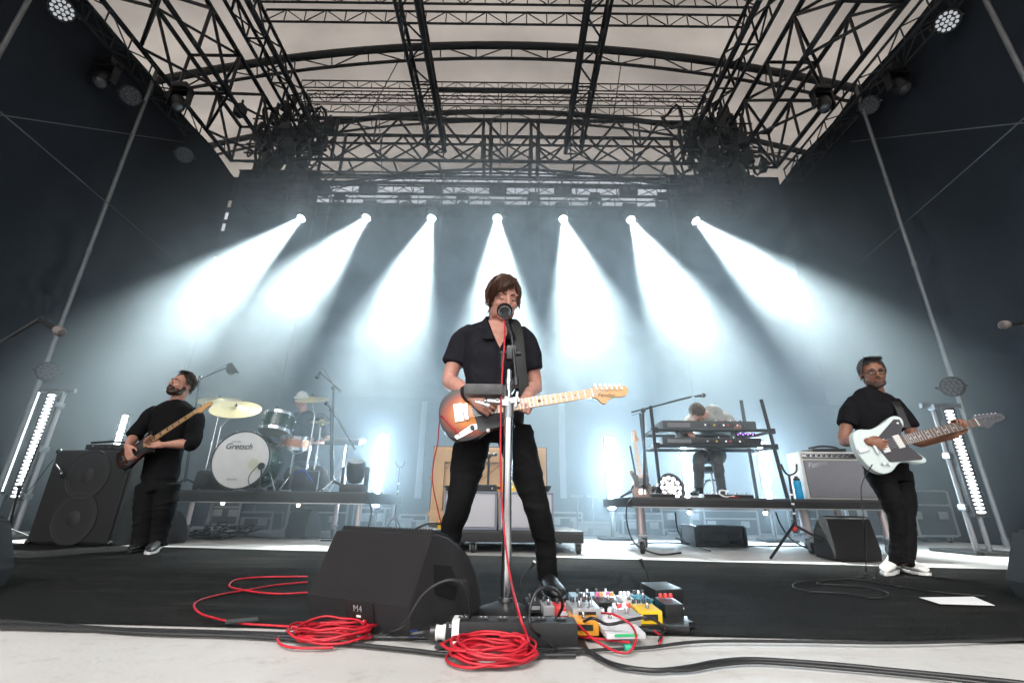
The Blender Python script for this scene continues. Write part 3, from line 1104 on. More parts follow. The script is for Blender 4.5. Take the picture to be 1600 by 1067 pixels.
def guitar(name, label, M, spec, cat='guitar'):
    """M: origin at the body's middle, x along the neck to the headstock, z out of the front"""
    S = spec
    t = thing(name, label, cat, M.translation, 0)
    L3 = M.to_3x3().to_4x4()
    I = Matrix()

    def bld(mb, nm, m, par=t):
        o = mb.build(nm, m, par)
        o.matrix_local = L3 if par is t else Matrix()
        return o
    th = S.get('th', 0.042)
    body = bld(MB().prism(spline2(S['body'], 5), -th / 2, th / 2, I, 0.008), 'body', S['m_body'])
    zt = th / 2
    if 'guard' in S:
        bld(MB().prism(spline2(S['guard'], 4) if S.get('gsm', True) else S['guard'], zt + 0.0005, zt + 0.0035, I), 'pickguard', S['m_guard'], body)
    x0, x1 = S['neck']
    w0, w1 = S.get('nw', (0.056, 0.043))
    y0 = S.get('ny', 0.0)
    nz = zt + 0.006
    neck = MB()
    prof = [(-1, 0), (-0.9, -0.6), (0, -1), (0.9, -0.6), (1, 0)]
    vs_, fs = [], []
    for x, wd in ((x0, w0), (x1, w1)):
        for (a, b) in prof:
            vs_.append((x, y0 + a * wd / 2, nz + b * 0.020))
    k = len(prof)
    for i in range(k - 1):
        fs.append((i, i + 1, k + i + 1, k + i))
    fs += [(0, k, 2 * k - 1, k - 1), tuple(range(k)), tuple(range(2 * k - 1, k - 1, -1))]
    nk = bld(neck.add(vs_, fs), 'neck', S['m_neck'])
    fb = bld(MB().add([(x0 - 0.02, y0 - w0 / 2, nz), (x1, y0 - w1 / 2, nz), (x1, y0 + w1 / 2, nz), (x0 - 0.02, y0 + w0 / 2, nz),
                       (x0 - 0.02, y0 - w0 / 2, nz + 0.006), (x1, y0 - w1 / 2, nz + 0.006), (x1, y0 + w1 / 2, nz + 0.006), (x0 - 0.02, y0 + w0 / 2, nz + 0.006)],
                      [(0, 1, 5, 4), (1, 2, 6, 5), (2, 3, 7, 6), (3, 0, 4, 7), (4, 5, 6, 7), (0, 3, 2, 1)]), 'fretboard', S['m_fret'], nk)
    bridge_x = S['bridge']
    sl = x1 - bridge_x
    nf = 21
    for i in range(1, nf + 1):
        x = x1 - sl * (1 - 2 ** (-i / 12))
        if x < x0 - 0.02:
            break
        wd = w0 + (w1 - w0) * (x - x0) / (x1 - x0)
        bld(MB().box((x, y0, nz + 0.0066), (0.0028, wd * 0.98, 0.0022)), 'fret', m_string, nk)
        if i in (3, 5, 7, 9, 12, 15, 17, 19):
            xm = (x + (x1 - sl * (1 - 2 ** (-(i - 1) / 12)))) / 2
            if S.get('block'):
                bld(MB().box((xm, y0, nz + 0.0058), (0.016, wd * 0.7, 0.002)), 'inlay', S['m_inlay'], nk)
            else:
                for dy in ((-0.012, 0.012) if i == 12 else (0,)):
                    bld(MB().cyl((xm, y0 + dy, nz + 0.004), (xm, y0 + dy, nz + 0.0068), 0.004, n=8), 'inlay', S['m_inlay'], nk)
    bld(MB().box((x1 + 0.002, y0, nz + 0.005), (0.005, w1, 0.010)), 'nut', m_white, nk)
    hs = bld(MB().prism([(x1 + a * S.get('hsx', 1), y0 + b * S.get('hsy', 1)) for a, b in spline2(S['head'], 4)], nz - 0.014, nz + 0.001, I, 0.002), 'headstock', S.get('m_head', S['m_neck']))
    for (a, b) in S['pegs']:
        bld(MB().cyl((x1 + a, y0 + b, nz), (x1 + a, y0 + b, nz + 0.014), 0.005, n=8), 'tuning_post', m_chrome, hs)
        e = S.get('pegside', 1)
        bld(MB().box((x1 + a, y0 + b + e * S.get('pegout', 0.030), nz - 0.007), (0.010, 0.018, 0.012), None, 0.003), 'tuning_key', m_chrome, hs)
    if 'logo' in S:
        txt, lx, ly, sz, rotz, mm = S['logo']
        o = text_mesh(txt, sz, Matrix.Translation((x1 + lx, y0 + ly, nz + 0.0018)) @ Matrix.Rotation(rotz, 4, 'Z'), mm, 'lettering', hs, 0.0004, 0.25)
    for (x, y, a, b, z, nm, mm) in S['hw']:
        bld(MB().box((x, y, zt + z / 2 + 0.003), (a, b, z), None, min(a, b, z) * 0.25), nm, mm, body)
    for (x, y, r, h, nm, mm) in S.get('knobs', ()):
        bld(MB().lathe([(r, 0), (r * 0.95, h * 0.8), (r * 0.8, h), (0, h)], 14, Matrix.Translation((x, y, zt + 0.003))), nm, mm, body)
    ns = S.get('strings', 6)
    for i in range(ns):
        e = (i / (ns - 1) - 0.5)
        bld(MB().tube([(bridge_x, y0 + e * w0 * 0.92, zt + 0.016), (x1, y0 + e * w1 * 0.8, nz + 0.0105), (x1 + 0.03 + 0.02 * i, y0 + e * w1 * 0.7, nz + 0.008)], 0.0005 if ns == 6 else 0.0011, 5), 'string', m_string)
    return t, L3
# ================================================================== people: one builder, posed by joints
def hair_cap(M, front=0.085, side=0.02, back=-0.06, grow=1.0, seed=0.0):
    mb = MB()
    n, m = 28, 18
    c = Vector((0, 0.016, 0.038))
    rad = Vector((0.0795, 0.100, 0.094)) * grow
    vs_, keep = [], []
    for j in range(m + 1):
        ph = math.pi * j / m
        for i in range(n):
            a = 2 * math.pi * i / n
            q = Vector((rad.x * math.sin(ph) * math.cos(a), rad.y * math.sin(ph) * math.sin(a), rad.z * math.cos(ph)))
            q *= 1 + 0.02 * noise.noise(q * 60 + Vector((seed, 0, 0)))
            q += c
            vs_.append(M @ q)
            t = (q.y + 0.09) / 0.18
            hl = front + (side - front) * min(1, t * 2) if t < 0.5 else side + (back - side) * (t - 0.5) * 2
            keep.append(q.z > hl)
    fs = []
    for j in range(m):
        for i in range(n):
            i2 = (i + 1) % n
            f = (j * n + i, (j + 1) * n + i, (j + 1) * n + i2, j * n + i2)
            if all(keep[k] for k in f):
                fs.append(f)
    return mb.add(vs_, fs)


def person(label, base, S):
    """S: joints and sizes in world coordinates"""
    root = thing('person', label, 'person', base, 0, None, world=True)
    skin = S['skin']
    M = S['head']
    b = MB()
    head_shape(b, M, S.get('jaw', 1.0), S.get('nose', 1.0))
    nb, hb = Vector(S['neck']), M @ Vector((0, 0.028, -0.045))
    nr = S.get('neck_r', 0.056)
    limb(b, [nb + Vector((0, 0.01, -0.06)), nb, hb.lerp(nb, 0.5) + Vector((0, 0, 0)), hb, M @ Vector((0, 0.02, 0))], [nr * 0.9, nr * 1.02, nr, nr, nr * 0.9])
    hm = None
    main = remesh(b, S.get('vox', 0.004), 5, 0.5, name='body')
    parts = [main]
    a_ = MB()
    for A in S['arms']:
        limb(a_, [A['sh'], Vector(A['sh']).lerp(Vector(A['el']), 0.5), A['el'], Vector(A['el']).lerp(Vector(A['wr']), 0.35), A['wr']],
             [S.get('ur', 0.052), S.get('ur', 0.052) * 0.98, S.get('ur', 0.052) * 0.86, S.get('ur', 0.052) * 0.92, (0.030, 0.024)], flat=A.get('flat', (0, 0, 1)))
    # torso core so that the body is one figure
    tn = S['torso']
    limb(a_, [t[0] for t in tn], [(t[1] * 0.8, t[2] * 0.8) for t in tn], flat=S.get('side', (1, 0, 0)))
    limb(a_, [S['arms'][0]['sh'], nb + Vector((0, 0.02, -0.05)), S['arms'][1]['sh']], [0.045, 0.04, 0.045])
    for Lg in S['legs']:
        limb(a_, [Vector(q) for q in Lg['pts']], [r * 0.8 for r in Lg['r']])
    parts.append(remesh(a_, 0.009, 3, 0.5, name='arms'))
    for A in S['arms']:
        if 'hand' in A:
            h = MB()
            hand_shape(h, A['hand'], **A.get('hk', {}))
            wv = Vector(A['wr'])
            limb(h, [wv.lerp(Vector(A['el']), 0.12), wv, A['hand'] @ Vector((0.012, 0, 0))], [(0.030, 0.025), (0.029, 0.022), (0.030, 0.020)], flat=(A['hand'].to_3x3() @ Vector((0, 1, 0))))
            parts.append(remesh(h, S.get('hvox', 0.0032), 2, 0.4, name='hand'))
    put(join_meshes('body', *parts), 'body', skin, root)
    # shirt
    sm = S['shirt']
    s = MB()
    limb(s, [t[0] for t in tn], [(t[1], t[2]) for t in tn], n=24, flat=S.get('side', (1, 0, 0)))
    for A in S['arms']:
        sh, el = Vector(A['sh']), Vector(A['el'])
        k = A.get('sl', 0.55)
        if k <= 1:
            sp, sr = [sh.lerp(nb, 0.30) + Vector((0, 0, 0.0)), sh, sh.lerp(el, k * 0.5), sh.lerp(el, k)], [0.075, S.get('shr', 0.078), A.get('sr', 0.074), A.get('sr', 0.074) * A.get('flare', 1.02)]
        else:
            e2 = el.lerp(Vector(A['wr']), k - 1)
            sp, sr = [sh.lerp(nb, 0.30), sh, sh.lerp(el, 0.5), el, e2], [0.075, S.get('shr', 0.078), A.get('sr', 0.07), A.get('sr', 0.07) * 0.92, A.get('sr', 0.07) * 0.85]
        limb(s, sp, sr)
    limb(s, [Vector(S['arms'][0]['sh']).lerp(nb, 0.15), nb + Vector((0, 0.015, -0.035)), Vector(S['arms'][1]['sh']).lerp(nb, 0.15)], [0.062, S.get('trap', 0.066), 0.062])
    me = remesh(s, 0.008, S.get('ssm', 6), 0.5, folds(S.get('fold', 0.006), S.get('fsc', 7), (1.0, 1.0, 0.8), 0.3, 0.0025), 'shirt')
    shirt = put(me, 'shirt', sm, root)
    # trousers
    tr = MB()
    pv = S['pelvis']
    limb(tr, [p[0] for p in pv], [(p[1], p[2]) for p in pv], n=20, flat=S.get('side', (1, 0, 0)))
    for Lg in S['legs']:
        limb(tr, [Vector(q) for q in Lg['pts']], Lg['r'])
    me = remesh(tr, 0.008, 4, 0.5, folds(S.get('tfold', 0.006), S.get('tfsc', 9), (0.7, 0.7, 1.5), 2.3, 0.002), 'trousers')
    put(me, 'trousers', S['trouser'], root)
    # shoes
    for (heel, toe, w, h, m, ms) in S.get('shoes', ()):
        q = MB()
        shoe(q, Vector(heel) + Vector((0, 0, 0.018)), Vector(toe) + Vector((0, 0, 0.018)), w, h)
        put(remesh(q, 0.006, 2, 0.5, None, 'shoe'), 'shoe', m, root)
        shoe_sole(heel, toe, w, ms, root)
    return root, M, shirt
# ================================================================== the singer
sk1 = skin_mat('skin_singer', (0.58, 0.32, 0.25))
m_navy = mat('navy_shirt', (0.010, 0.0105, 0.0155), 0.85, col2=(0.006, 0.006, 0.0095), vscale=6, bump=0.25, bscale=300, spec=0.25)
m_jean = mat('black_jeans', (0.0065, 0.0065, 0.0075), 0.9, col2=(0.004, 0.004, 0.0045), vscale=5, bump=0.3, bscale=350, spec=0.2)
m_blackshoe = mat('black_shoe', (0.008, 0.008, 0.009), 0.5, var=0.2)
m_brown = hair_mat('brown_hair', (0.085, 0.036, 0.020))
SY = 2.66
HM = head_matrix(P(786, 470, SY - 0.06), (0.34, -1.0, -0.34), (0.02, -0.10, 1), 1.17)
lsh, rsh = P(824, 535, SY + 0.02), P(722, 532, SY + 0.02)
# guitar frame first, so that the hands can meet it
ga, gb = P(687, 654, 2.43), P(977, 609, 2.43)
gsc = (gb - ga).length / 0.925
gx = (gb - ga).normalized()
GM = frame(ga + gx * 0.205 * gsc, gx, z=(0.0, -1.0, 0.12)) @ Matrix.Scale(gsc, 4)
nk_pt = GM @ Vector((0.205, 0.0, 0.02))
r_wr = P(737, 620, 2.385)
l_wr = nk_pt + Vector((0.030, 0.050, 0.066))
r_hand = hand_frame(r_wr, P(756, 633, 2.37) - r_wr, (0.4, -0.2, 1))
l_hand = hand_frame(l_wr, Vector((-0.30, -0.10, -0.85)), (-1, 0, 0.2))
sb = (-0.04, SY + 0.06, 0)
S = dict(
    skin=sk1, head=HM, jaw=1.02, neck=P(778, 507, SY + 0.02), neck_r=0.060, vox=0.0038,
    torso=[(P(774, 668, SY), 0.165, 0.115), (P(773, 630, SY), 0.160, 0.115), (P(772, 595, SY), 0.168, 0.120), (P(773, 560, SY), 0.190, 0.128), (P(775, 532, SY + 0.01), 0.195, 0.115), (P(777, 515, SY + 0.02), 0.12, 0.075)],
    arms=[dict(sh=rsh, el=P(702, 594, SY + 0.02), wr=r_wr, hand=r_hand, sl=0.60, sr=0.067, flare=1.08, hk=dict(curl=(35, 45, 30), thumb=((0.85, 0.25, -0.45), (0.98, -0.1, -0.3)), s=1.02)),
          dict(sh=lsh, el=P(836, 604, SY + 0.06), wr=l_wr, hand=l_hand, sl=0.64, sr=0.067, flare=1.08, hk=dict(curl=(78, 88, 40), sx=-1, thumb=((0.05, 0.55, -0.75), (-0.25, 0.1, -0.95)), s=1.12))],
    ur=0.052, shr=0.060, trap=0.076, ssm=18, shirt=m_navy, fold=0.011, fsc=6.5,
    pelvis=[(P(773, 640, SY), 0.155, 0.112), (P(773, 665, SY), 0.165, 0.118), (P(772, 690, SY + 0.01), 0.155, 0.115)],
    legs=[dict(pts=[P(741, 672, SY + 0.0), P(731, 725, SY - 0.01), P(719, 780, SY - 0.03), P(704, 835, SY + 0.04), P(690, 893, SY + 0.12)], r=[0.106, 0.094, 0.067, 0.059, 0.049]),
          dict(pts=[P(803, 672, SY + 0.0), P(818, 725, SY - 0.01), P(836, 783, SY - 0.03), P(850, 840, SY + 0.03), P(856, 905, SY + 0.08)], r=[0.106, 0.094, 0.067, 0.059, 0.049])],
    trouser=m_jean, tfold=0.007, tfsc=8,
    shoes=[((0.20, SY + 0.14, 0.008), (0.245, SY - 0.16, 0.008), 0.105, 0.10, m_blackshoe, m_blackp), ((-0.40, SY + 0.20, 0.008), (-0.47, SY - 0.09, 0.008), 0.105, 0.10, m_blackshoe, m_blackp)])
root, HM, shirt = person('singer in a dark short sleeved shirt and black jeans at the centre microphone', sb, S)
face_marks(HM, root, m_brown, 0.0, 'closed')
hr = MB()
ends = []
rnd = random.Random(3)
for i in range(120):                                  # swept fringe
    u = rnd.random()
    ends.append((-0.078 + 0.10 * u + rnd.uniform(-0.005, 0.005), -0.078 - 0.024 * math.sin(u * 2.4), 0.010 + 0.062 * u + rnd.uniform(-0.014, 0.014)))
for i in range(100):                                  # sides over the ears
    s = rnd.choice((-1, 1))
    y = rnd.uniform(-0.055, 0.07)
    ends.append((s * (0.086 + rnd.uniform(0, 0.006)), y, rnd.uniform(-0.050, -0.005)))
for i in range(90):                                   # nape
    a = rnd.uniform(-1.3, 1.3)
    ends.append((0.080 * math.sin(a), 0.085 * math.cos(a) + 0.025, rnd.uniform(-0.095, -0.05)))
hs_ = hair_strands(HM, ends, (0.030, 0.0, 0.128), 0.018, 0.0062, 3, 8)
cap = hair_cap(HM, 0.075, 0.005, -0.07, 1.06)
hs_.add(cap.v, cap.f)
hs_.build('hair', m_brown, root, smooth=60)
# stubble shadow on the jaw is hair too: a thin open shell of short bristles
m_stub = mat('stubble', (0.20, 0.11, 0.085), 0.8)
# collar, placket, open neck
ck = P(779, 513, SY - 0.055)
nkM = frame(P(778, 515, SY), (1, 0, 0), z=(0, -0.35, 1))
for s in (-1, 1):
    c0 = P(778 + s * 20, 497, SY - 0.02)
    c1 = P(778 + s * 16, 506, SY - 0.090)
    c2 = P(778 + s * 8 + 2, 530, SY - 0.150)
    c3 = P(778 + s * 25 + 2, 530, SY - 0.140)
    c4 = P(778 + s * 30, 508, SY + 0.01)
    pts = [c0, c1, c2, c3, c4]
    n_ = Vector((0, -0.006, 0.002))
    MB().add([p for p in pts] + [p + n_ for p in pts], [(0, 1, 2, 3, 4), (9, 8, 7, 6, 5), (0, 1, 6, 5), (1, 2, 7, 6), (2, 3, 8, 7), (3, 4, 9, 8), (4, 0, 5, 9)]).build('collar', m_navy, root)
MB().tube([P(778, 503, SY + 0.01) + Vector((0.078 * math.cos(t), 0.072 * math.sin(t), 0.012 + 0.026 * math.sin(t))) for t in [R(-12 + 204 * i / 18) for i in range(19)]], 0, 8, rr=[(0.026, 0.006)] * 19, flat=(0, 0, 1)).build('collar_band', m_navy, root)
vn = [P(763, 500, SY - 0.060), P(794, 500, SY - 0.060), P(792, 522, SY - 0.142), P(781, 543, SY - 0.158), P(771, 522, SY - 0.142)]
MB().add(vn + [p + Vector((0, 0.03, 0)) for p in vn], [(0, 1, 2, 3, 4), (9, 8, 7, 6, 5), (0, 1, 6, 5), (1, 2, 7, 6), (2, 3, 8, 7), (3, 4, 9, 8), (4, 0, 5, 9)]).build('open_neck', sk1, root)
MB().tube([P(782, 540, SY - 0.142), P(781, 575, SY - 0.140), P(779, 610, SY - 0.130)], 0, 8, rr=[(0.014, 0.003)] * 3, flat=(1, 0, 0)).build('placket', m_navy, root)
for py in (552, 574, 596):
    MB().ball(P(781, py, SY - 0.146), 0.0055, 10, 6).build('button', m_blackp, root)
# wristband
d_ = (P(702, 594, SY + 0.02) - r_wr).normalized()
MB().cyl(r_wr + d_ * 0.012, r_wr + d_ * 0.092, 0.037, 0.042, 16).build('wristband', mat('black_band', (0.007, 0.007, 0.008), 0.95, bump=0.3, bscale=300), root)

# ---- his guitar
m_burst = sunburst_mat('sunburst_lacquer', (0.68, 0.23, 0.035), (0.30, 0.045, 0.010), (0.012, 0.006, 0.005), (-0.04, 0.0), 0.165, 0.125)
m_bguard = mat('worn_black_guard', (0.012, 0.012, 0.013), 0.3, col2=(0.05, 0.05, 0.052), vscale=7)
MUST = dict(
    body=[(0.105, 0.0352), (0.165, 0.0748), (0.185, 0.1100), (0.155, 0.1232), (0.09, 0.1012), (0.02, 0.0968), (-0.06, 0.1250), (-0.135, 0.1232), (-0.19, 0.0748), (-0.205, 0.0000), (-0.185, -0.0792), (-0.125, -0.1320), (-0.045, -0.1320), (0.03, -0.0986), (0.085, -0.0968), (0.130, -0.1100), (0.150, -0.0880), (0.125, -0.0440)],
    m_body=m_burst, m_guard=m_bguard, m_neck=m_maple, m_fret=m_maple, m_inlay=m_inlay,
    guard=[(0.115, 0.030), (0.150, 0.080), (0.120, 0.105), (0.05, 0.085), (-0.03, 0.085), (-0.045, 0.02), (-0.03, -0.050), (-0.02, -0.100), (0.035, -0.096), (0.09, -0.092), (0.128, -0.085), (0.115, -0.035)],
    neck=(0.10, 0.545), bridge=-0.070, nw=(0.056, 0.044),
    head=[(0.0, -0.022), (0.02, -0.030), (0.035, -0.055), (0.055, -0.062), (0.075, -0.046), (0.105, -0.036), (0.135, -0.040), (0.165, -0.036), (0.180, -0.012), (0.172, 0.010), (0.145, 0.016), (0.09, 0.022), (0.045, 0.030), (0.02, 0.030), (0.0, 0.022)],
    pegs=[(0.028 + 0.024 * i, 0.016 - 0.0035 * i) for i in range(6)], pegout=0.020,
    logo=('Fender', 0.068, -0.022, 0.030, -0.18, m_inlay),
    hw=[(-0.072, 0.004, 0.020, 0.080, 0.010, 'bridge', m_chrome), (-0.108, 0.006, 0.042, 0.088, 0.005, 'tailpiece', m_chrome), (0.03, 0.008, 0.022, 0.082, 0.008, 'pickup', m_blackp), (0.09, 0.006, 0.022, 0.078, 0.008, 'pickup', m_blackp)],
    knobs=[(-0.052, -0.078, 0.012, 0.016, 'knob', m_blackp), (0.02, -0.104, 0.010, 0.014, 'switch_tip', m_white)])
gt, gL = guitar('electric_guitar', 'sunburst electric guitar with black pickguard and maple neck held by the singer', GM, MUST)
o = MB().prism([(-0.140, -0.105), (-0.130, -0.120), (-0.105, -0.113), (-0.030, -0.085), (-0.030, -0.062), (-0.055, -0.062)], 0.022, 0.0255).build('control_plate', m_chrome, gt)
o.matrix_local = gL
# strap over his shoulder
MB().tube(spline([P(800, 499, SY + 0.03), P(806, 506, SY - 0.06), P(810, 525, SY - 0.118), P(813, 560, SY - 0.142), P(817, 595, SY - 0.138), P(822, 622, SY - 0.13)], 4), 0, 8, rr=[(0.031, 0.003)] * 21, flat=(1, 0, 0)).build('strap', mat('black_strap', (0.012, 0.012, 0.012), 0.6, bump=0.2, bscale=200), root)
# ================================================================== guitarist with the white guitar
m_tee = mat('black_tee', (0.007, 0.007, 0.009), 0.9, col2=(0.0045, 0.0045, 0.006), vscale=5, bump=0.2, bscale=300, spec=0.2)
sk2 = skin_mat('skin_guitarist', (0.31, 0.155, 0.10))
m_greyhair = hair_mat('greying_hair', (0.060, 0.055, 0.055))
m_wshoe = mat('white_leather', (0.72, 0.71, 0.68), 0.5, var=0.06)
m_blue = mat('blue_stripe', (0.05, 0.10, 0.35), 0.5)
GY = 3.78
HM2 = head_matrix(P(1364, 585, GY - 0.02), (-0.42, -1.0, -0.12), (0.05, 0, 1), 1.10)
ga, gb = P(1331, 708, GY - 0.24), P(1560, 651, GY - 0.24)
gsc = (gb - ga).length / 0.925
gx = (gb - ga).normalized()
GM2 = frame(ga + gx * 0.205 * gsc, gx, z=(0.05, -1.0, 0.10)) @ Matrix.Scale(gsc, 4)
npt = GM2 @ Vector((0.455, 0, 0.02))
l_wr = npt + Vector((-0.03, 0.035, -0.062))
r_wr = P(1357, 690, GY - 0.27)
S = dict(
    skin=sk2, head=HM2, jaw=1.04, neck=P(1369, 614, GY + 0.02), neck_r=0.060, vox=0.0042,
    torso=[(P(1382, 735, GY), 0.148, 0.108), (P(1378, 705, GY), 0.146, 0.108), (P(1370, 675, GY), 0.152, 0.112), (P(1364, 650, GY), 0.168, 0.118), (P(1364, 630, GY), 0.165, 0.105), (P(1368, 618, GY + 0.02), 0.11, 0.085)],
    arms=[dict(sh=P(1329, 636, GY), el=P(1318, 688, GY - 0.02), wr=r_wr, hand=hand_frame(r_wr, P(1376, 694, GY - 0.285) - r_wr, (0.3, -0.2, 1)), sl=0.56, sr=0.072, hk=dict(curl=(25, 40, 30), thumb=((0.85, 0.3, -0.45), (0.98, -0.1, -0.3)))),
          dict(sh=P(1404, 640, GY), el=P(1433, 690, GY - 0.05), wr=l_wr, hand=hand_frame(l_wr, Vector((0.30, -0.05, 0.85)), (1, 0, -0.2)), sl=0.60, sr=0.072, hk=dict(curl=(70, 85, 40), sx=1, thumb=((0.5, 0.6, 0.1), (0.9, 0.2, -0.2)), s=1.08))],
    ur=0.047, shr=0.058, trap=0.066, ssm=12, shirt=m_tee, fold=0.006,
    pelvis=[(P(1383, 720, GY), 0.155, 0.115), (P(1386, 738, GY), 0.162, 0.12), (P(1390, 752, GY), 0.15, 0.115)],
    legs=[dict(pts=[P(1370, 735, GY), P(1390, 775, GY - 0.05), P(1402, 815, GY - 0.04), P(1401, 850, GY), P(1398, 882, GY + 0.03)], r=[0.094, 0.080, 0.055, 0.046, 0.038]),
          dict(pts=[P(1402, 738, GY), P(1412, 775, GY), P(1417, 815, GY - 0.03), P(1420, 850, GY - 0.04), P(1418, 882, GY - 0.06)], r=[0.094, 0.080, 0.055, 0.046, 0.038])],
    trouser=m_jean, tfold=0.004,
    shoes=[(PF(1412, 894) + Vector((0, 0, 0.011)), PF(1450, 902) + Vector((0, 0, 0.011)), 0.10, 0.095, m_wshoe, m_white), (PF(1404, 888) + Vector((0, 0, 0.011)), PF(1392, 902) + Vector((-0.03, 0, 0.011)), 0.10, 0.095, m_wshoe, m_white)])
sb = PF(1416, 890)
root, HM2, shirt = person('guitarist in glasses, black t-shirt and white shoes', sb, S)
face_marks(HM2, root, m_greyhair, 0.002, 'open', (0.26, 0.10, 0.085), 1.15)
rnd = random.Random(5)
ends = []
for i in range(70):
    u = rnd.uniform(-1, 1)
    ends.append((0.062 * u, -0.068 - 0.02 * (1 - abs(u)) + rnd.uniform(-0.01, 0.01), 0.105 + rnd.uniform(-0.012, 0.028)))
for i in range(50):
    s = rnd.choice((-1, 1))
    ends.append((s * 0.082, rnd.uniform(-0.045, 0.06), rnd.uniform(0.0, 0.035)))
for i in range(30):
    a = rnd.uniform(-1.3, 1.3)
    ends.append((0.078 * math.sin(a), 0.085 * math.cos(a) + 0.025, rnd.uniform(-0.05, -0.02)))
hs_ = hair_strands(HM2, ends, (0.0, 0.03, 0.132), 0.014, 0.007, 5, 7)
cap = hair_cap(HM2, 0.085, 0.015, -0.05, 1.04)
hs_.add(cap.v, cap.f).build('hair', m_greyhair, root, smooth=60)
bd = MB()
for (c, r) in (((0, -0.058, -0.088), (0.038, 0.034, 0.026)), ((0, -0.078, -0.082), (0.022, 0.015, 0.012)), ((0.042, -0.026, -0.068), (0.022, 0.040, 0.028)), ((-0.042, -0.026, -0.068), (0.022, 0.040, 0.028)),
               ((0.060, -0.004, -0.044), (0.008, 0.020, 0.030)), ((-0.060, -0.004, -0.044), (0.008, 0.020, 0.030)), ((0.015, -0.092, -0.044), (0.013, 0.005, 0.004)), ((-0.015, -0.092, -0.044), (0.013, 0.005, 0.004))):
    bd.ball(HM2 @ Vector(c), r, 16, 12, HM2.to_3x3())
put(remesh(bd, 0.004, 2, 0.5, folds(0.002, 90), 'beard'), 'beard', mat('short_grey_beard', (0.11, 0.075, 0.06), 0.8, col2=(0.06, 0.042, 0.036), vscale=120, bump=0.6, bscale=400), root)
# glasses
gl = MB()
for s in (-1, 1):
    ring = [HM2 @ Vector((s * 0.031 + 0.026 * math.cos(a) * (1.0), -0.099 + 0.010 * (abs(s * 0.031 + 0.026 * math.cos(a)) / 0.057) ** 2, 0.001 + 0.017 * math.sin(a) * (1 if abs(math.sin(a)) < 0.9 else 0.95))) for a in [i * math.pi / 10 for i in range(20)]]
    gl.tube(ring, 0.0030, 6, closed=True)
    gl.tube([HM2 @ Vector((s * 0.056, -0.090, 0.006)), HM2 @ Vector((s * 0.078, -0.04, 0.006)), HM2 @ Vector((s * 0.082, 0.012, 0.004))], 0.0026, 6)
gl.tube([HM2 @ Vector((-0.007, -0.099, 0.006)), HM2 @ Vector((0, -0.102, 0.009)), HM2 @ Vector((0.007, -0.099, 0.006))], 0.0026, 6)
gl.build('glasses', m_blackp, root)
for (h, tt) in ((PF(1404, 892), PF(1450, 900)),):
    d = tt - h
    for k in (0.42, 0.52):
        MB().tube([h + d * (k - 0.06) + Vector((0.0, -0.046, 0.03)), h + d * k + Vector((0, -0.036, 0.062)), h + d * (k + 0.02) + Vector((0, 0.0, 0.078))], 0.005, 6).build('stripe', m_blue, root)
ww = 1
WG = dict(
    body=[(0.1000, 0.038), (0.1500, 0.075), (0.1600, 0.120), (0.1150, 0.138), (0.0352, 0.112), (-0.0440, 0.098), (-0.1144, 0.112), (-0.1628, 0.085), (-0.1848, 0.0), (-0.1672, -0.085), (-0.1232, -0.135), (-0.0616, -0.140), (0.0088, -0.108), (0.0748, -0.118), (0.1400, -0.138), (0.1600, -0.115), (0.1150, -0.045)],
    m_body=mat('pale_mint_lacquer', (0.60, 0.68, 0.66), 0.25, coat=0.6), m_guard=mat('charcoal_guard', (0.045, 0.042, 0.048), 0.45), m_neck=m_rose, m_fret=m_rose, m_inlay=m_white, m_head=mat('grey_headstock', (0.10, 0.10, 0.11), 0.35), gsm=False,
    guard=[(0.1000, 0.035), (0.1380, 0.075), (0.1400, 0.112), (0.1100, 0.120), (-0.0660, 0.030), (-0.0686, 0.005), (-0.0440, -0.090), (-0.0264, -0.095), (0.1300, -0.118), (0.1450, -0.110), (0.1050, -0.040)],
    neck=(0.10, 0.545), bridge=-0.085, nw=(0.054, 0.043), th=0.04,
    head=[(0.0, -0.022), (0.03, -0.030), (0.05, -0.046), (0.075, -0.040), (0.10, -0.028), (0.14, -0.026), (0.175, -0.018), (0.182, 0.002), (0.165, 0.016), (0.10, 0.026), (0.04, 0.034), (0.015, 0.030), (0.0, 0.022)],
    pegs=[(0.030 + 0.024 * i, 0.014 - 0.003 * i) for i in range(6)], pegout=0.018,
    hw=[(-0.030, -0.004, 0.038, 0.072, 0.008, 'pickup', m_white), (0.062, 0.0, 0.038, 0.072, 0.008, 'pickup', m_white), (-0.085, 0.0, 0.014, 0.080, 0.012, 'bridge', m_chrome), (-0.150, 0.0, 0.060, 0.022, 0.006, 'tailpiece', m_chrome)],
    knobs=[(-0.090, -0.090, 0.009, 0.014, 'knob', m_chrome), (-0.062, -0.100, 0.009, 0.014, 'knob', m_chrome), (0.115, 0.095, 0.007, 0.006, 'switch_tip', m_chrome)])
gt2, gL = guitar('electric_guitar', 'pale mint electric guitar with charcoal pickguard held by the man in glasses', GM2, WG)
MB().tube(spline([P(1395, 622, GY + 0.05), P(1402, 632, GY - 0.10), P(1410, 650, GY - 0.14), P(1418, 668, GY - 0.16)], 4), 0, 8, rr=[(0.026, 0.003)] * 13, flat=(1, 0, 0)).build('strap', MATS['black_strap'], root)

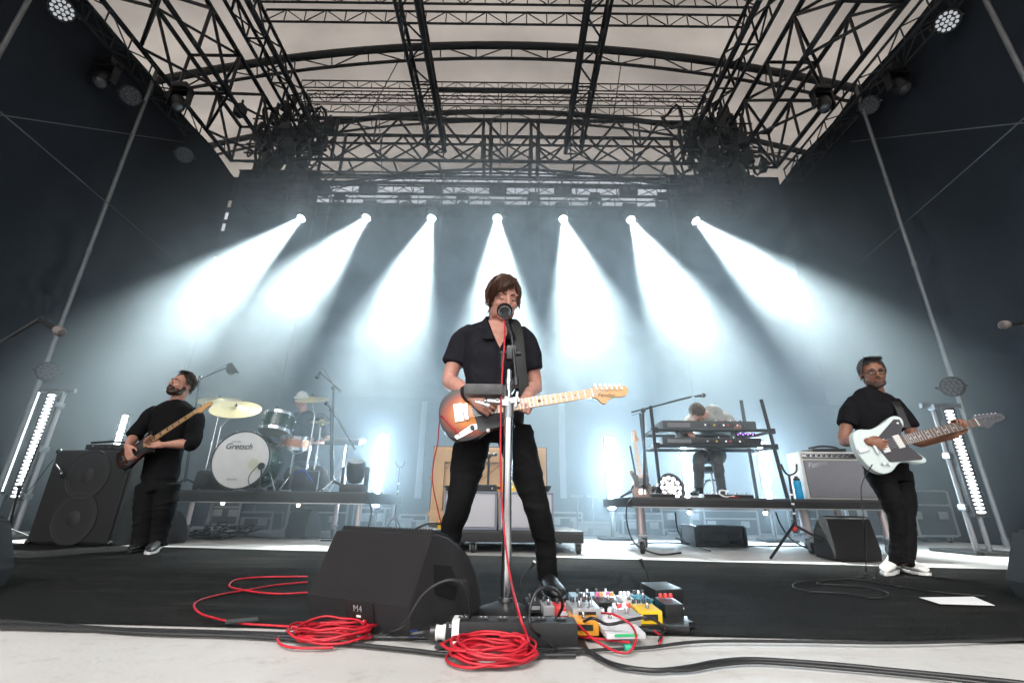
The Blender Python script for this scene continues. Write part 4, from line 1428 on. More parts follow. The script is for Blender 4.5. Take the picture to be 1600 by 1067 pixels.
# ================================================================== bassist
sk3 = skin_mat('skin_bassist', (0.55, 0.30, 0.22))
m_dkhair = hair_mat('dark_brown_hair', (0.028, 0.016, 0.011))
m_beard = hair_mat('brown_beard', (0.055, 0.022, 0.012))
BY = 4.85
HM3 = head_matrix(P(284, 602, BY), (-0.30, -1.0, 0.16), (0.22, 0.20, 1), 1.14)
ga, gb = P(186, 724, BY - 0.25), P(333, 628, BY - 0.25)
gsc = (gb - ga).length / 1.135
gx = (gb - ga).normalized()
GM3 = frame(ga + gx * 0.21 * gsc, gx, z=(-0.1, -1.0, 0.22)) @ Matrix.Scale(gsc, 4)
npt = GM3 @ Vector((0.20, 0, 0.02))
l_wr = npt + Vector((0.075, 0.02, -0.045))
r_wr = P(199, 697, BY - 0.30)
S = dict(
    skin=sk3, head=HM3, jaw=1.06, neck=P(275, 629, BY + 0.03), neck_r=0.066, vox=0.0048, hvox=0.004,
    torso=[(P(250, 752, BY), 0.165, 0.12), (P(254, 725, BY), 0.168, 0.125), (P(260, 695, BY), 0.178, 0.13), (P(266, 665, BY), 0.195, 0.13), (P(270, 644, BY), 0.19, 0.115), (P(274, 632, BY + 0.03), 0.12, 0.09)],
    arms=[dict(sh=P(233, 650, BY), el=P(209, 683, BY - 0.08), wr=r_wr, hand=hand_frame(r_wr, P(203, 717, BY - 0.31) - r_wr, (0.8, -0.2, 0.6)), sl=0.98, sr=0.074, hk=dict(curl=(20, 35, 30))),
          dict(sh=P(307, 654, BY), el=P(300, 692, BY - 0.14), wr=l_wr, hand=hand_frame(l_wr, Vector((-0.85, -0.15, 0.35)), (0.1, 0.3, 1)), sl=1.12, sr=0.08, hk=dict(curl=(50, 65, 40), sx=-1, thumb=((0.5, 0.5, -0.6), (0.8, 0.1, -0.6)), s=1.1))],
    ur=0.052, shr=0.070, trap=0.076, shirt=mat('black_sweater', (0.008, 0.008, 0.009), 0.95, col2=(0.005, 0.005, 0.006), vscale=4, bump=0.3, bscale=200, spec=0.15), fold=0.009, fsc=5,
    pelvis=[(P(250, 730, BY), 0.158, 0.12), (P(249, 752, BY), 0.164, 0.12), (P(248, 768, BY), 0.158, 0.12)],
    legs=[dict(pts=[P(234, 758, BY), P(227, 790, BY - 0.03), P(224, 815, BY - 0.04), P(221, 838, BY - 0.03), P(220, 853, BY - 0.03)], r=[0.110, 0.095, 0.078, 0.072, 0.070]),
          dict(pts=[P(262, 758, BY), P(258, 790, BY), P(253, 815, BY + 0.02), P(248, 838, BY + 0.03), P(247, 853, BY + 0.04)], r=[0.110, 0.095, 0.078, 0.072, 0.070])],
    trouser=m_jean, tfold=0.010, tfsc=7,
    shoes=[(PF(231, 857) + Vector((0, 0, 0.01)), PF(203, 865) + Vector((0, 0, 0.01)), 0.105, 0.10, m_blackshoe, m_blackp), (PF(245, 857) + Vector((0, 0, 0.01)), PF(232, 868) + Vector((0, 0, 0.01)), 0.105, 0.10, m_blackshoe, m_white)])
root, HM3, shirt = person('bearded bass player in black leaning back by the tall cabinet', PF(232, 858), S)
face_marks(HM3, root, m_dkhair, 0.0, 'closed')
rnd = random.Random(8)
ends = []
for i in range(60):
    u = rnd.uniform(-1, 1)
    ends.append((0.060 * u, -0.052 + rnd.uniform(-0.012, 0.01), 0.118 + rnd.uniform(-0.012, 0.014)))
for i in range(60):
    s = rnd.choice((-1, 1))
    ends.append((s * 0.082, rnd.uniform(-0.045, 0.07), rnd.uniform(-0.02, 0.03)))
for i in range(40):
    a = rnd.uniform(-1.3, 1.3)
    ends.append((0.078 * math.sin(a), 0.085 * math.cos(a) + 0.025, rnd.uniform(-0.06, -0.02)))
hs_ = hair_strands(HM3, ends, (0.0, 0.03, 0.132), 0.012, 0.007, 6, 7)
cap = hair_cap(HM3, 0.092, 0.005, -0.05, 1.04)
hs_.add(cap.v, cap.f).build('hair', m_dkhair, root, smooth=60)
bd = MB()
for (c, r) in (((0, -0.058, -0.090), (0.045, 0.038, 0.030)), ((0, -0.082, -0.078), (0.028, 0.018, 0.016)), ((0.042, -0.030, -0.072), (0.026, 0.042, 0.032)), ((-0.042, -0.030, -0.072), (0.026, 0.042, 0.032)),
               ((0.058, -0.008, -0.048), (0.014, 0.024, 0.034)), ((-0.058, -0.008, -0.048), (0.014, 0.024, 0.034)), ((0.016, -0.094, -0.044), (0.016, 0.008, 0.006)), ((-0.016, -0.094, -0.044), (0.016, 0.008, 0.006)), ((0.029, -0.084, -0.060), (0.009, 0.014, 0.018)), ((-0.029, -0.084, -0.060), (0.009, 0.014, 0.018))):
    bd.ball(HM3 @ Vector(c), r, 16, 12, HM3.to_3x3())
put(remesh(bd, 0.004, 1, 0.4, folds(0.004, 60), 'beard'), 'beard', m_beard, root)
BS = dict(
    body=[(0.11, 0.036), (0.20, 0.080), (0.225, 0.125), (0.18, 0.130), (0.08, 0.100), (0.0, 0.098), (-0.10, 0.135), (-0.19, 0.115), (-0.225, 0.02), (-0.195, -0.10), (-0.11, -0.140), (-0.01, -0.112), (0.075, -0.105), (0.150, -0.130), (0.172, -0.100), (0.13, -0.042)],
    m_body=sunburst_mat('bass_burst', (0.10, 0.028, 0.014), (0.045, 0.012, 0.008), (0.010, 0.008, 0.008), (-0.02, 0.0), 0.20, 0.14), m_guard=m_bguard, m_neck=m_maple, m_fret=m_maple, m_inlay=m_inlay, block=True,
    guard=[(0.115, 0.030), (0.17, 0.075), (0.15, 0.095), (0.03, 0.070), (-0.05, 0.075), (-0.06, -0.03), (-0.12, -0.095), (-0.09, -0.115), (0.01, -0.085), (0.10, -0.09), (0.14, -0.08), (0.12, -0.035)],
    neck=(0.12, 0.72), bridge=-0.14, nw=(0.062, 0.044), strings=4,
    head=[(0.0, -0.022), (0.03, -0.034), (0.055, -0.060), (0.085, -0.052), (0.13, -0.040), (0.17, -0.040), (0.205, -0.024), (0.200, 0.004), (0.15, 0.016), (0.09, 0.024), (0.03, 0.032), (0.0, 0.022)],
    pegs=[(0.040 + 0.042 * i, 0.010 - 0.004 * i) for i in range(4)], pegout=0.028,
    hw=[(-0.02, 0.012, 0.03, 0.045, 0.010, 'pickup', m_blackp), (0.01, -0.018, 0.03, 0.045, 0.010, 'pickup', m_blackp), (-0.145, 0, 0.05, 0.075, 0.012, 'bridge', m_chrome)],
    knobs=[(-0.10, -0.085, 0.011, 0.016, 'knob', m_chrome), (-0.13, -0.088, 0.011, 0.016, 'knob', m_chrome)])
guitar('bass_guitar', 'dark bass guitar with long maple neck held by the bearded player', GM3, BS, 'bass guitar')

# ================================================================== drummer behind the kit
DY = 7.15
RZ = 0.60
sk4 = skin_mat('skin_drummer', (0.50, 0.28, 0.21))
HM4 = head_matrix(P(471, 626, DY), (0.0, -1.0, -0.30), (0, 0, 1), 1.08)
m_nv = mat('navy_polo', (0.014, 0.018, 0.032), 0.9, col2=(0.009, 0.012, 0.022), vscale=5, bump=0.2, bscale=300)
r_wr, l_wr = P(446, 672, DY - 0.36), P(496, 692, DY - 0.36)
S = dict(
    skin=sk4, head=HM4, neck=P(474, 646, DY + 0.02), neck_r=0.062, vox=0.006, hvox=0.005,
    torso=[(P(478, 735, DY), 0.18, 0.13), (P(478, 712, DY), 0.18, 0.13), (P(478, 690, DY), 0.19, 0.135), (P(477, 668, DY), 0.205, 0.132), (P(476, 655, DY), 0.19, 0.115), (P(475, 647, DY + 0.02), 0.12, 0.08)],
    arms=[dict(sh=P(448, 655, DY), el=P(440, 684, DY - 0.08), wr=r_wr, hand=hand_frame(r_wr, Vector((0.4, -1, -0.2)), (1, 0.4, 0)), sl=0.8, sr=0.072, hk=dict(curl=(50, 70, 50), sx=1)),
          dict(sh=P(507, 656, DY), el=P(511, 688, DY - 0.06), wr=l_wr, hand=hand_frame(l_wr, Vector((-0.5, -1, -0.1)), (-1, 0.5, 0)), sl=0.8, sr=0.072, hk=dict(curl=(50, 70, 50), sx=-1))],
    ur=0.052, shr=0.075, trap=0.075, shirt=m_nv, fold=0.006,
    pelvis=[(P(478, 726, DY), 0.175, 0.13), (P(478, 735, DY), 0.18, 0.14), (P(478, 742, DY), 0.17, 0.14)],
    legs=[dict(pts=[P(466, 737, DY), P(458, 738, DY - 0.25), P(452, 742, DY - 0.45), P(452, 758, DY - 0.42), Vector((P(452, 758, DY).x, DY - 0.36, RZ + 0.12))], r=[0.10, 0.09, 0.072, 0.062, 0.055]),
          dict(pts=[P(492, 737, DY), P(499, 738, DY - 0.25), P(504, 742, DY - 0.42), P(503, 758, DY - 0.40), Vector((P(503, 758, DY).x, DY - 0.34, RZ + 0.12))], r=[0.10, 0.09, 0.072, 0.062, 0.055])],
    trouser=mat('grey_brown_trousers', (0.05, 0.038, 0.036), 0.9), tfold=0.005,
    shoes=[(Vector((P(452, 758, DY).x, DY - 0.30, RZ + 0.012)), Vector((P(452, 758, DY).x, DY - 0.58, RZ + 0.012)), 0.10, 0.10, m_blackshoe, m_blackp), (Vector((P(503, 758, DY).x, DY - 0.28, RZ + 0.012)), Vector((P(503, 758, DY).x + 0.02, DY - 0.56, RZ + 0.012)), 0.10, 0.10, m_blackshoe, m_blackp)])
root, HM4, shirt = person('drummer in navy shirt and pale cap, face hidden behind a cymbal', (P(478, 735, DY).x, DY, RZ), S)
face_marks(HM4, root, m_dkhair, 0.0, 'closed')
cp_ = hair_cap(HM4, 0.050, 0.035, 0.0, 1.10)
cp_.build('cap', mat('pale_cap', (0.55, 0.52, 0.48), 0.85), root)
mbv = MB()
br = [HM4 @ Vector((0.078 * math.sin(a), -0.070 - 0.075 * math.cos(a), 0.052 - 0.01 * math.cos(a))) for a in [R(-75 + 150 * i / 12) for i in range(13)]]
bi = [HM4 @ Vector((0.080 * math.sin(a), -0.062 - 0.03 * math.cos(a), 0.056)) for a in [R(-75 + 150 * i / 12) for i in range(13)]]
v_ = br + bi
v2 = [p + Vector((0, 0, 0.005)) for p in v_]
f_ = []
for i in range(12):
    f_ += [(i, i + 1, 14 + i, 13 + i), (26 + i, 39 + i, 40 + i, 27 + i), (i, 26 + i, 27 + i, i + 1)]
mbv.add(v_ + v2, f_).build('cap_brim', MATS['pale_cap'], root)
for a, b, lb in ((r_wr + Vector((0.02, -0.05, 0)), P(460, 684, DY - 0.72), 'wooden drumstick in the drummer hand above the rack tom'), (l_wr + Vector((-0.02, -0.05, 0)), P(470, 692, DY - 0.66), 'wooden drumstick in the drummer hand over the snare')):
    tag(MB().cyl(a, b, 0.008, 0.005, 8).ball(b, 0.008, 8, 6).build('drumstick', m_maple), lb, 'drumstick')

# ================================================================== keyboard player, bent over the keys
KY = 5.95
KZ = 0.56
sk5 = skin_mat('skin_keys', (0.52, 0.30, 0.23))
m_jack = mat('pale_grey_jacket', (0.30, 0.29, 0.26), 0.9, col2=(0.24, 0.23, 0.21), vscale=6, bump=0.2, bscale=300)
m_gtr = mat('grey_trousers', (0.085, 0.085, 0.085), 0.9, col2=(0.065, 0.065, 0.066), vscale=8, bump=0.2, bscale=300)
HM5 = head_matrix(P(1089, 648, KY - 0.20), (0.15, -0.65, -1.0), (-0.05, -1.0, 0.55), 1.06)
r_wr, l_wr = P(1072, 674, KY - 0.34), P(1146, 670, KY - 0.34)
S = dict(
    skin=sk5, head=HM5, neck=P(1102, 648, KY - 0.02), neck_r=0.060, vox=0.006, hvox=0.005,
    torso=[(P(1112, 712, KY + 0.12), 0.165, 0.13), (P(1112, 692, KY + 0.13), 0.17, 0.135), (P(1112, 672, KY + 0.12), 0.175, 0.14), (P(1110, 655, KY + 0.08), 0.19, 0.13), (P(1107, 648, KY + 0.03), 0.175, 0.115), (P(1104, 646, KY), 0.11, 0.085)],
    arms=[dict(sh=P(1080, 656, KY), el=P(1063, 682, KY - 0.10), wr=r_wr, hand=hand_frame(r_wr, Vector((0.1, -1, -0.25)), (1, 0.1, 0)), sl=1.75, sr=0.064, hk=dict(curl=(25, 35, 25))),
          dict(sh=P(1136, 654, KY), el=P(1151, 676, KY - 0.10), wr=l_wr, hand=hand_frame(l_wr, Vector((-0.1, -1, -0.25)), (-1, 0.1, 0)), sl=1.75, sr=0.064, hk=dict(curl=(25, 35, 25), sx=-1))],
    ur=0.050, shr=0.072, trap=0.07, shirt=m_jack, fold=0.007,
    pelvis=[(P(1112, 700, KY + 0.10), 0.165, 0.13), (P(1112, 710, KY + 0.08), 0.175, 0.15), (P(1112, 716, KY + 0.06), 0.165, 0.15)],
    legs=[dict(pts=[P(1102, 712, KY + 0.05), P(1096, 714, KY - 0.12), P(1092, 720, KY - 0.28), P(1092, 740, KY - 0.24), P(1092, 760, KY - 0.18)], r=[0.095, 0.088, 0.070, 0.058, 0.050]),
          dict(pts=[P(1120, 712, KY + 0.05), P(1121, 714, KY - 0.12), P(1120, 720, KY - 0.26), P(1124, 742, KY - 0.22), P(1127, 762, KY - 0.16)], r=[0.095, 0.088, 0.070, 0.056, 0.048])],
    trouser=m_gtr, tfold=0.006,
    shoes=[(Vector((P(1092, 770, KY - 0.16).x, KY - 0.12, KZ + 0.012)), Vector((P(1082, 770, KY - 0.44).x, KY - 0.40, KZ + 0.012)), 0.10, 0.10, m_blackshoe, m_white), (Vector((P(1128, 770, KY - 0.12).x, KY - 0.10, KZ + 0.012)), Vector((P(1132, 770, KY - 0.4).x, KY - 0.38, KZ + 0.012)), 0.10, 0.10, m_blackshoe, m_blackp)])
root, HM5, shirt = person('keyboard player in pale jacket bent low over the keys', (P(1112, 712, KY).x, KY, KZ), S)
for (a, b) in ((P(1092, 757, KY - 0.18), Vector((P(1092, 770, KY - 0.16).x, KY - 0.15, KZ + 0.07))), (P(1127, 759, KY - 0.16), Vector((P(1128, 770, KY - 0.14).x, KY - 0.13, KZ + 0.07)))):
    MB().cyl(a, b, 0.052, 0.056, 14).build('sock', mat('black_sock', (0.008, 0.008, 0.009), 0.9), root)
face_marks(HM5, root, m_brown, 0.0, 'closed')
rnd = random.Random(9)
ends = []
for i in range(110):
    a = rnd.uniform(0, 2 * math.pi)
    ends.append((0.082 * math.sin(a), 0.095 * math.cos(a) + 0.012, rnd.uniform(-0.05, 0.03) if math.cos(a) > -0.4 else rnd.uniform(0.05, 0.08)))
hs_ = hair_strands(HM5, ends, (0.0, 0.02, 0.132), 0.014, 0.008, 7, 7)
cap = hair_cap(HM5, 0.078, 0.005, -0.06, 1.05)
hs_.add(cap.v, cap.f).ball(HM5 @ Vector((-0.03, 0.04, 0.125)), 0.03, 10, 8).build('hair', mat('fair_brown_hair', (0.10, 0.055, 0.03), 0.5, col2=(0.05, 0.027, 0.015), vscale=50), root, smooth=60)
# ================================================================== front of the stage
m_paint = mat('textured_black_paint', (0.030, 0.027, 0.030), 0.55, col2=(0.009, 0.0085, 0.009), vscale=350, bump=1.0, bscale=420, spec=0.4)
m_grille = mat('black_grille', (0.012, 0.012, 0.013), 0.45, metal=0.4, bump=0.5, bscale=500)
m_rubber = mat('cable_black', (0.012, 0.012, 0.013), 0.45)
m_red = mat('cable_red', (0.44, 0.008, 0.020), 0.5, var=0.35, vscale=25)
m_tape = mat('white_tape', (0.72, 0.72, 0.70), 0.7, var=0.1)


def cable(name, label, pts, r, m, group=None, k=7, n=8, parent=None):
    """cable through world points"""
    q = spline(pts, k)
    o = Vector(q[0])
    ob = MB().tube(q, r, n).build(name, m, parent, o=None if parent else tuple(o), smooth=60)
    if parent is None:
        ob.location = o
        tag(ob, label, 'cable', group)
    return ob


def FL(*pp, z=0.012):
    return [PF(x, y) + Vector((0, 0, z)) for x, y in pp]


def wedge(name, label, A, B, prof, group=None, grille=(4, 8), handle=True, side_sign=1, m=None, sub=True):
    """A, B: rear bottom corners; prof: (depth, height) outline of the side"""
    A, B = Vector(A), Vector(B)
    x = (B - A)
    w_ = x.length
    x.normalize()
    d = Vector((0, 0, 1)).cross(x)
    t = thing(name, label, 'floor monitor', (A + B) / 2, 0, group, world=True)
    M = Matrix(((d.x, 0, x.x, A.x), (d.y, 0, x.y, A.y), (0, 1, 0, A.z), (0, 0, 0, 1)))
    cab = MB().prism(prof, 0.0, w_, M, 0.010).build('cabinet', m or m_paint, t, smooth=40)
    g0, g1 = grille
    gp = prof[g0:g1]
    # perforated grille standing proud of the curved front
    out = []
    for i, p in enumerate(gp):
        a, b = prof[max(0, g0 + i - 1)], prof[min(len(prof) - 1, g0 + i + 1)]
        nx, ny = -(b[1] - a[1]), (b[0] - a[0])
        l = math.hypot(nx, ny)
        out.append((p[0] - nx / l * -0.012 * 1, p[1] + abs(ny / l) * 0.012))
    mb = MB()
    vs_, fs = [], []
    for (a, b) in out:
        for z in (0.012, w_ - 0.012):
            vs_.append(M @ Vector((a, b, z)))
    for i in range(len(out) - 1):
        fs.append((2 * i, 2 * i + 1, 2 * i + 3, 2 * i + 2))
    lo = [(M @ Vector((a - 0.012, b - 0.012, z))) for (a, b) in gp for z in (0.012, w_ - 0.012)]
    k = len(vs_)
    vs_ += lo
    for i in range(len(out) - 1):
        fs += [(2 * i, 2 * i + 2, k + 2 * i + 2, k + 2 * i), (2 * i + 1, 2 * i + 3, k + 2 * i + 3, k + 2 * i + 1)]
    fs += [(0, 1, k + 1, k)]
    g = mb.add(vs_, fs).build('grille', m_grille, t)
    if sub:
        n = int(w_ / 0.014)
        p0 = out[0]
        for i in range(n):
            MB().ball(M @ Vector((p0[0], p0[1] + 0.002, 0.02 + (w_ - 0.04) * i / (n - 1))), 0.0042, 6, 4).build('mesh_bump', m_grille, g)
    if handle:
        for zz, sg in ((w_, 1),):
            hx, hz = 0.23, 0.17
            out_h = [(hx - 0.10, hz + 0.055), (hx + 0.02, hz + 0.04), (hx + 0.08, hz - 0.03), (hx + 0.06, hz - 0.09), (hx - 0.08, hz - 0.05)]
            MB().prism(out_h, zz - 0.004, zz + 0.0025, M, 0.002).build('handle_recess_shade', mat('recess_shade_black', (0.003, 0.003, 0.003), 0.7), t)  # flat near-black plate, paints the shade inside the handle recess
            MB().box(M @ Vector((hx + 0.005, hz - 0.015, zz + 0.008)), (0.02, 0.16, 0.02), (R(0), R(-38), math.atan2(d.y, d.x)), 0.004).build('handle_bar', m_paint, t)
    return t, M, w_


PROF = [(a_, b_ * 0.965) for a_, b_ in [(0.030, 0.0), (0.0, 0.105), (0.105, 0.340), (0.135, 0.345), (0.150, 0.343), (0.23, 0.325), (0.32, 0.283), (0.40, 0.225), (0.46, 0.155), (0.50, 0.080), (0.505, 0.035), (0.48, 0.0)]]
A, B = PF(472, 978), PF(634, 1006)
mon, MM, mw = wedge('floor_monitor', 'large textured black stage monitor seen from behind in front of the singer', A + Vector((0, 0, 0.008)), B + Vector((0, 0, 0.008)), PROF, grille=(3, 10))
bx = (B - A).normalized()
dd = Vector((0, 0, 1)).cross(bx)
nrm = (Vector((0, 0, -1)) * 0.03 - dd * 0.105).normalized()
pl = MM @ Vector((0.0085, 0.060, mw * 0.56))
yv = nrm.cross(bx)
PM = frame(pl + nrm * 0.004, bx, y=yv if yv.z > 0 else -yv)
MB().box(PM.translation - nrm * 0.004, (0.125, 0.085, 0.006), PM.to_3x3(), 0.002).build('connector_plate', m_blackp, mon)
text_mesh('M4', 0.034, PM @ Matrix.Translation((-0.01, 0.018, 0.001)), mat('grey_lettering', (0.40, 0.40, 0.41), 0.5), 'lettering', mon, 0.0004, 0, bold=-0.0006)
MB().box(PM @ Vector((-0.008, -0.008, 0.0)), (0.020, 0.007, 0.002), PM.to_3x3()).build('label_mark', m_white, mon)
text_mesh('d&b', 0.012, PM @ Matrix.Translation((0.02, -0.022, 0.001)), m_white, 'lettering', mon, 0.0004)

# monitors cut by the picture edges
PR2 = [(0.02, 0.0), (0.0, 0.09), (0.09, 0.33), (0.12, 0.335), (0.20, 0.32), (0.30, 0.275), (0.38, 0.21), (0.44, 0.13), (0.46, 0.05), (0.44, 0.0)]
a = PF(18, 945) + Vector((-0.33, 0, 0))
wedge('floor_monitor', 'black stage monitor cut off by the picture edge near the tall bass cabinet', a + Vector((0.0, 0.0, 0.008)), a + Vector((-0.16, 0.46, 0.008)), PR2, grille=(3, 8), handle=False)
a = PF(1580, 962) + Vector((0.22, 0, 0))
wedge('floor_monitor', 'black stage monitor cut off by the picture edge beside the white paper', a + Vector((0.26, 0.46, 0.008)), a + Vector((0.02, 0.0, 0.008)), PR2, grille=(3, 8), handle=False)

# ---- microphone stand at the centre
m_foam = mat('black_foam', (0.010, 0.010, 0.011), 0.95, bump=0.6, bscale=220, spec=0.15)
m_dkm = mat('dark_metal', (0.03, 0.03, 0.032), 0.4, metal=0.6)


def mic(parent, tip, back, r=0.026, L=0.17, foam=False, m_h=None, mg=None):
    """hand-held microphone: head at tip, handle towards back"""
    tip, back = Vector(tip), Vector(back)
    d = (back - tip).normalized()
    M = Matrix.Translation(tip) @ d.to_track_quat('Z', 'Y').to_matrix().to_4x4()
    MB().lathe([(0, 0), (r * 0.6, r * 0.12), (r * 0.95, r * 0.55), (r, r), (r * 0.92, r * 1.6), (r * 0.72, r * 2.0), (0, r * 2.0)], 18, M).build('mic_head', m_foam if foam else (mg or m_grille), parent)
    MB().lathe([(r * 0.70, r * 2.0), (r * 0.72, r * 2.3), (r * 0.62, r * 2.5), (r * 0.42, L), (r * 0.36, L), (0, L)], 16, M).build('mic_handle', m_h or m_dkm, parent)
    MB().lathe([(r * 0.78, r * 1.85), (r * 0.80, r * 2.0), (r * 0.74, r * 2.12)], 18, M).build('mic_ring', m_chrome, parent)
    return tip + d * L


sp = PF(790, 962)
sp.z = 0.008
t = thing('microphone_stand', 'chrome microphone stand with round base in front of the singer', 'mic stand', sp, 0, None, world=True)
X0, Y0 = sp.x, sp.y
zz = lambda py: P(790, py, Y0).z
MB().lathe([(0.0, 0.0), (0.128, 0.0), (0.130, 0.012), (0.118, 0.022), (0.07, 0.036), (0.034, 0.050), (0.030, 0.062), (0, 0.062)], 32, Matrix.Translation(sp)).build('base', mat('base_black', (0.012, 0.012, 0.013), 0.4), t)
MB().cyl((X0, Y0, 0.06), (X0, Y0, zz(652)), 0.0215, n=20).build('lower_tube', m_chrome, t)
MB().cyl((X0, Y0, zz(652) - 0.002), (X0, Y0, zz(630)), 0.026, n=20).build('clutch', m_alu, t)
MB().cyl((X0, Y0, zz(630)), (X0, Y0, zz(578)), 0.0125, n=16).build('upper_tube', m_chrome, t)
MB().cyl((X0, Y0, zz(600)), (X0, Y0, zz(592)), 0.017, n=16).build('collar', m_chrome, t)
pv_ = Vector((X0 + 0.01, Y0, zz(552)))
MB().box(pv_, (0.05, 0.045, 0.075), None, 0.008).cyl(pv_ - Vector((0.055, 0, 0)), pv_ + Vector((0.05, 0, 0)), 0.014, n=12).build('boom_joint', m_blackp, t)
MB().cyl(pv_ - Vector((0.045, 0.01, 0)), pv_ - Vector((0.045, 0.01, 0.09)), 0.009, n=10).build('wing_knob', m_blackp, t)
mic_tip = P(788, 481, 2.40)
mic_back = P(789, 493, 2.28)
bo = Vector((X0 + 0.012, Y0 - 0.005, zz(528)))
MB().cyl(P(808, 606, Y0 - 0.05), bo, 0.0085, n=12).build('boom', m_dkm, t)
MB().cyl(P(807, 603, Y0 - 0.05), P(806, 590, Y0 - 0.045), 0.016, n=14).build('counterweight', m_blackp, t)
MB().cyl(bo, mic_back + Vector((0, 0.01, -0.012)), 0.0085, n=12).build('boom_tip', m_dkm, t)
MB().cyl(mic_back + Vector((0, -0.02, -0.01)), mic_back + Vector((0, 0.03, 0.012)), 0.021, 0.019, 14).build('clip', m_blackp, t)
tm = thing('vocal_microphone', 'black foam headed microphone close to the singer mouth', 'microphone', mic_tip, 0, 'microphones', world=True)
bk = mic(tm, mic_tip + Vector((0, 0.05, 0.012)), mic_back, 0.046, 0.19, True)
# tray clamped to the stand
ty = Y0 - 0.03
ta, tb = P(727, 611, ty), P(786, 611, ty)
tr_ = thing('accessory_tray', 'narrow worn black tray clamped to the singer microphone stand', 'tray', tb, 0, None, world=True)
c = (ta + tb) / 2
wdt = (tb - ta).length
m_worn = mat('worn_black_metal', (0.016, 0.016, 0.017), 0.4, col2=(0.06, 0.06, 0.06), vscale=18)
MB().box(c - Vector((0, 0, 0.022)), (wdt, 0.085, 0.006), None, 0.002).build('floor_panel', m_worn, tr_)
for yy, h in ((-0.042, 0.052), (0.042, 0.052)):
    MB().box(c + Vector((0, yy, 0.0)), (wdt, 0.005, h), None, 0.002).build('side_panel', m_worn, tr_)
for s in (-1, 1):
    MB().box(c + Vector((s * wdt / 2, 0, 0)), (0.005, 0.08, 0.045), None, 0.002).build('end_panel', m_worn, tr_)
cl = P(790, 628, Y0)
MB().cyl(cl - Vector((0, 0, 0.022)), cl + Vector((0, 0, 0.022)), 0.030, n=16).build('clamp_ring', m_chrome, tr_)
MB().box(cl + Vector((-0.055, -0.01, 0)), (0.09, 0.035, 0.024), (0, 0.1, 0), 0.006).box(cl + Vector((-0.115, -0.01, -0.012)), (0.075, 0.022, 0.018), (0, 0.35, 0), 0.005).build('clamp_jaw', m_chrome, tr_)
MB().cyl(cl + Vector((-0.075, -0.02, 0.0)), cl + Vector((-0.075, -0.02, 0.05)), 0.007, n=10).ball(cl + Vector((-0.10, -0.03, 0.0)), 0.011, 10, 6).ball(cl + Vector((-0.04, -0.03, 0.008)), 0.010, 10, 6).build('clamp_screw', m_chrome, tr_)
MB().box(cl + Vector((0.045, -0.01, 0.004)), (0.05, 0.03, 0.03), (0, -0.2, 0), 0.006).cyl(cl + Vector((0.05, -0.03, -0.03)), cl + Vector((0.06, -0.03, 0.045)), 0.008, n=10).build('clamp_lever', m_chrome, tr_)

# ---- power distribution box
b0, b1 = PF(689, 1016), PF(908, 1015)
bw = (b1.x - b0.x)
bt = thing('power_box', 'long black power distribution box with sockets and white tape', 'power box', (b0 + b1) / 2, 0, None, world=True)
by = (b0.y + b1.y) / 2
bh = P(800, 977, by).z
bc = Vector(((b0.x + b1.x) / 2, by + 0.055, 0.004 + bh / 2 + 0.004))
m_box = mat('black_box_paint', (0.006, 0.006, 0.0065), 0.5, col2=(0.009, 0.009, 0.0095), vscale=12, bump=0.08, bscale=90)
MB().box(bc, (bw - 0.02, 0.10, bh), None, 0.004).build('casing', m_box, bt)
MB().box((bc.x, by + 0.05, 0.011), (bw + 0.04, 0.15, 0.006), None, 0.002).build('base_flange', m_box, bt)
for k in range(6):
    x = bc.x - bw * 0.36 + bw * 0.145 * k
    s_ = MB().box((x, bc.y, bc.z + bh / 2 + 0.003), (0.036, 0.030, 0.006), None, 0.002).build('socket', m_blackp, bt)
    for e in (-1, 1):
        MB().box((x + e * 0.007, bc.y, bc.z + bh / 2 + 0.0065), (0.003, 0.010, 0.002)).build('slot', m_white, s_)
tx = P(711, 990, by).x
MB().box((tx, by + 0.0035, bc.z - 0.004), (0.024, 0.004, bh + 0.008)).build('tape', m_tape, bt)
MB().box((tx, by + 0.045, bc.z + bh / 2 + 0.0022), (0.024, 0.08, 0.0035)).build('tape', m_tape, bt)
text_mesh('5/6', 0.013, frame((b0.x + 0.028, by + 0.0036, bc.z + bh / 2 - 0.012), (1, 0, 0), z=(0, -1, 0)), m_white, 'lettering', bt, 0.0004)
# big plug on its end
pc = Vector((b0.x + 0.004, bc.y - 0.005, bc.z - 0.006))
pt = thing('power_plug', 'round white and black power plug with blue band pushed into the box end', 'plug', pc, 0, None, world=True)
Mx = Matrix.Translation(pc) @ Matrix.Rotation(R(-90), 4, 'Y')
MB().lathe([(0.025, -0.002), (0.025, 0.008), (0.022, 0.010), (0.022, 0.024), (0.024, 0.025), (0.024, 0.032), (0, 0.032)], 22, Mx).build('coupling', m_white, pt)
MB().lathe([(0.026, 0.032), (0.026, 0.050), (0.020, 0.056), (0.012, 0.075), (0, 0.075)], 22, Mx).build('shell', m_blackp, pt)
MB().tube(spline([pc + Vector((-0.07, 0, 0)), pc + Vector((-0.12, 0.0, -0.006)), PF(640, 997) + Vector((0, 0, 0.022)), PF(600, 1001) + Vector((0, 0, 0.014)), PF(545, 1000) + Vector((0, 0, 0.014)), PF(440, 998) + Vector((0, 0, 0.014)), PF(240, 992) + Vector((0, 0, 0.014)), PF(-60, 984) + Vector((0, 0, 0.014))], 6), 0.0085, 8).build('lead', m_rubber, pt)
MB().cyl(pc + Vector((-0.095, 0, -0.003)), pc + Vector((-0.118, 0.0, -0.006)), 0.0100, n=14).build('blue_band', mat('blue_tape', (0.02, 0.10, 0.50), 0.6), pt)

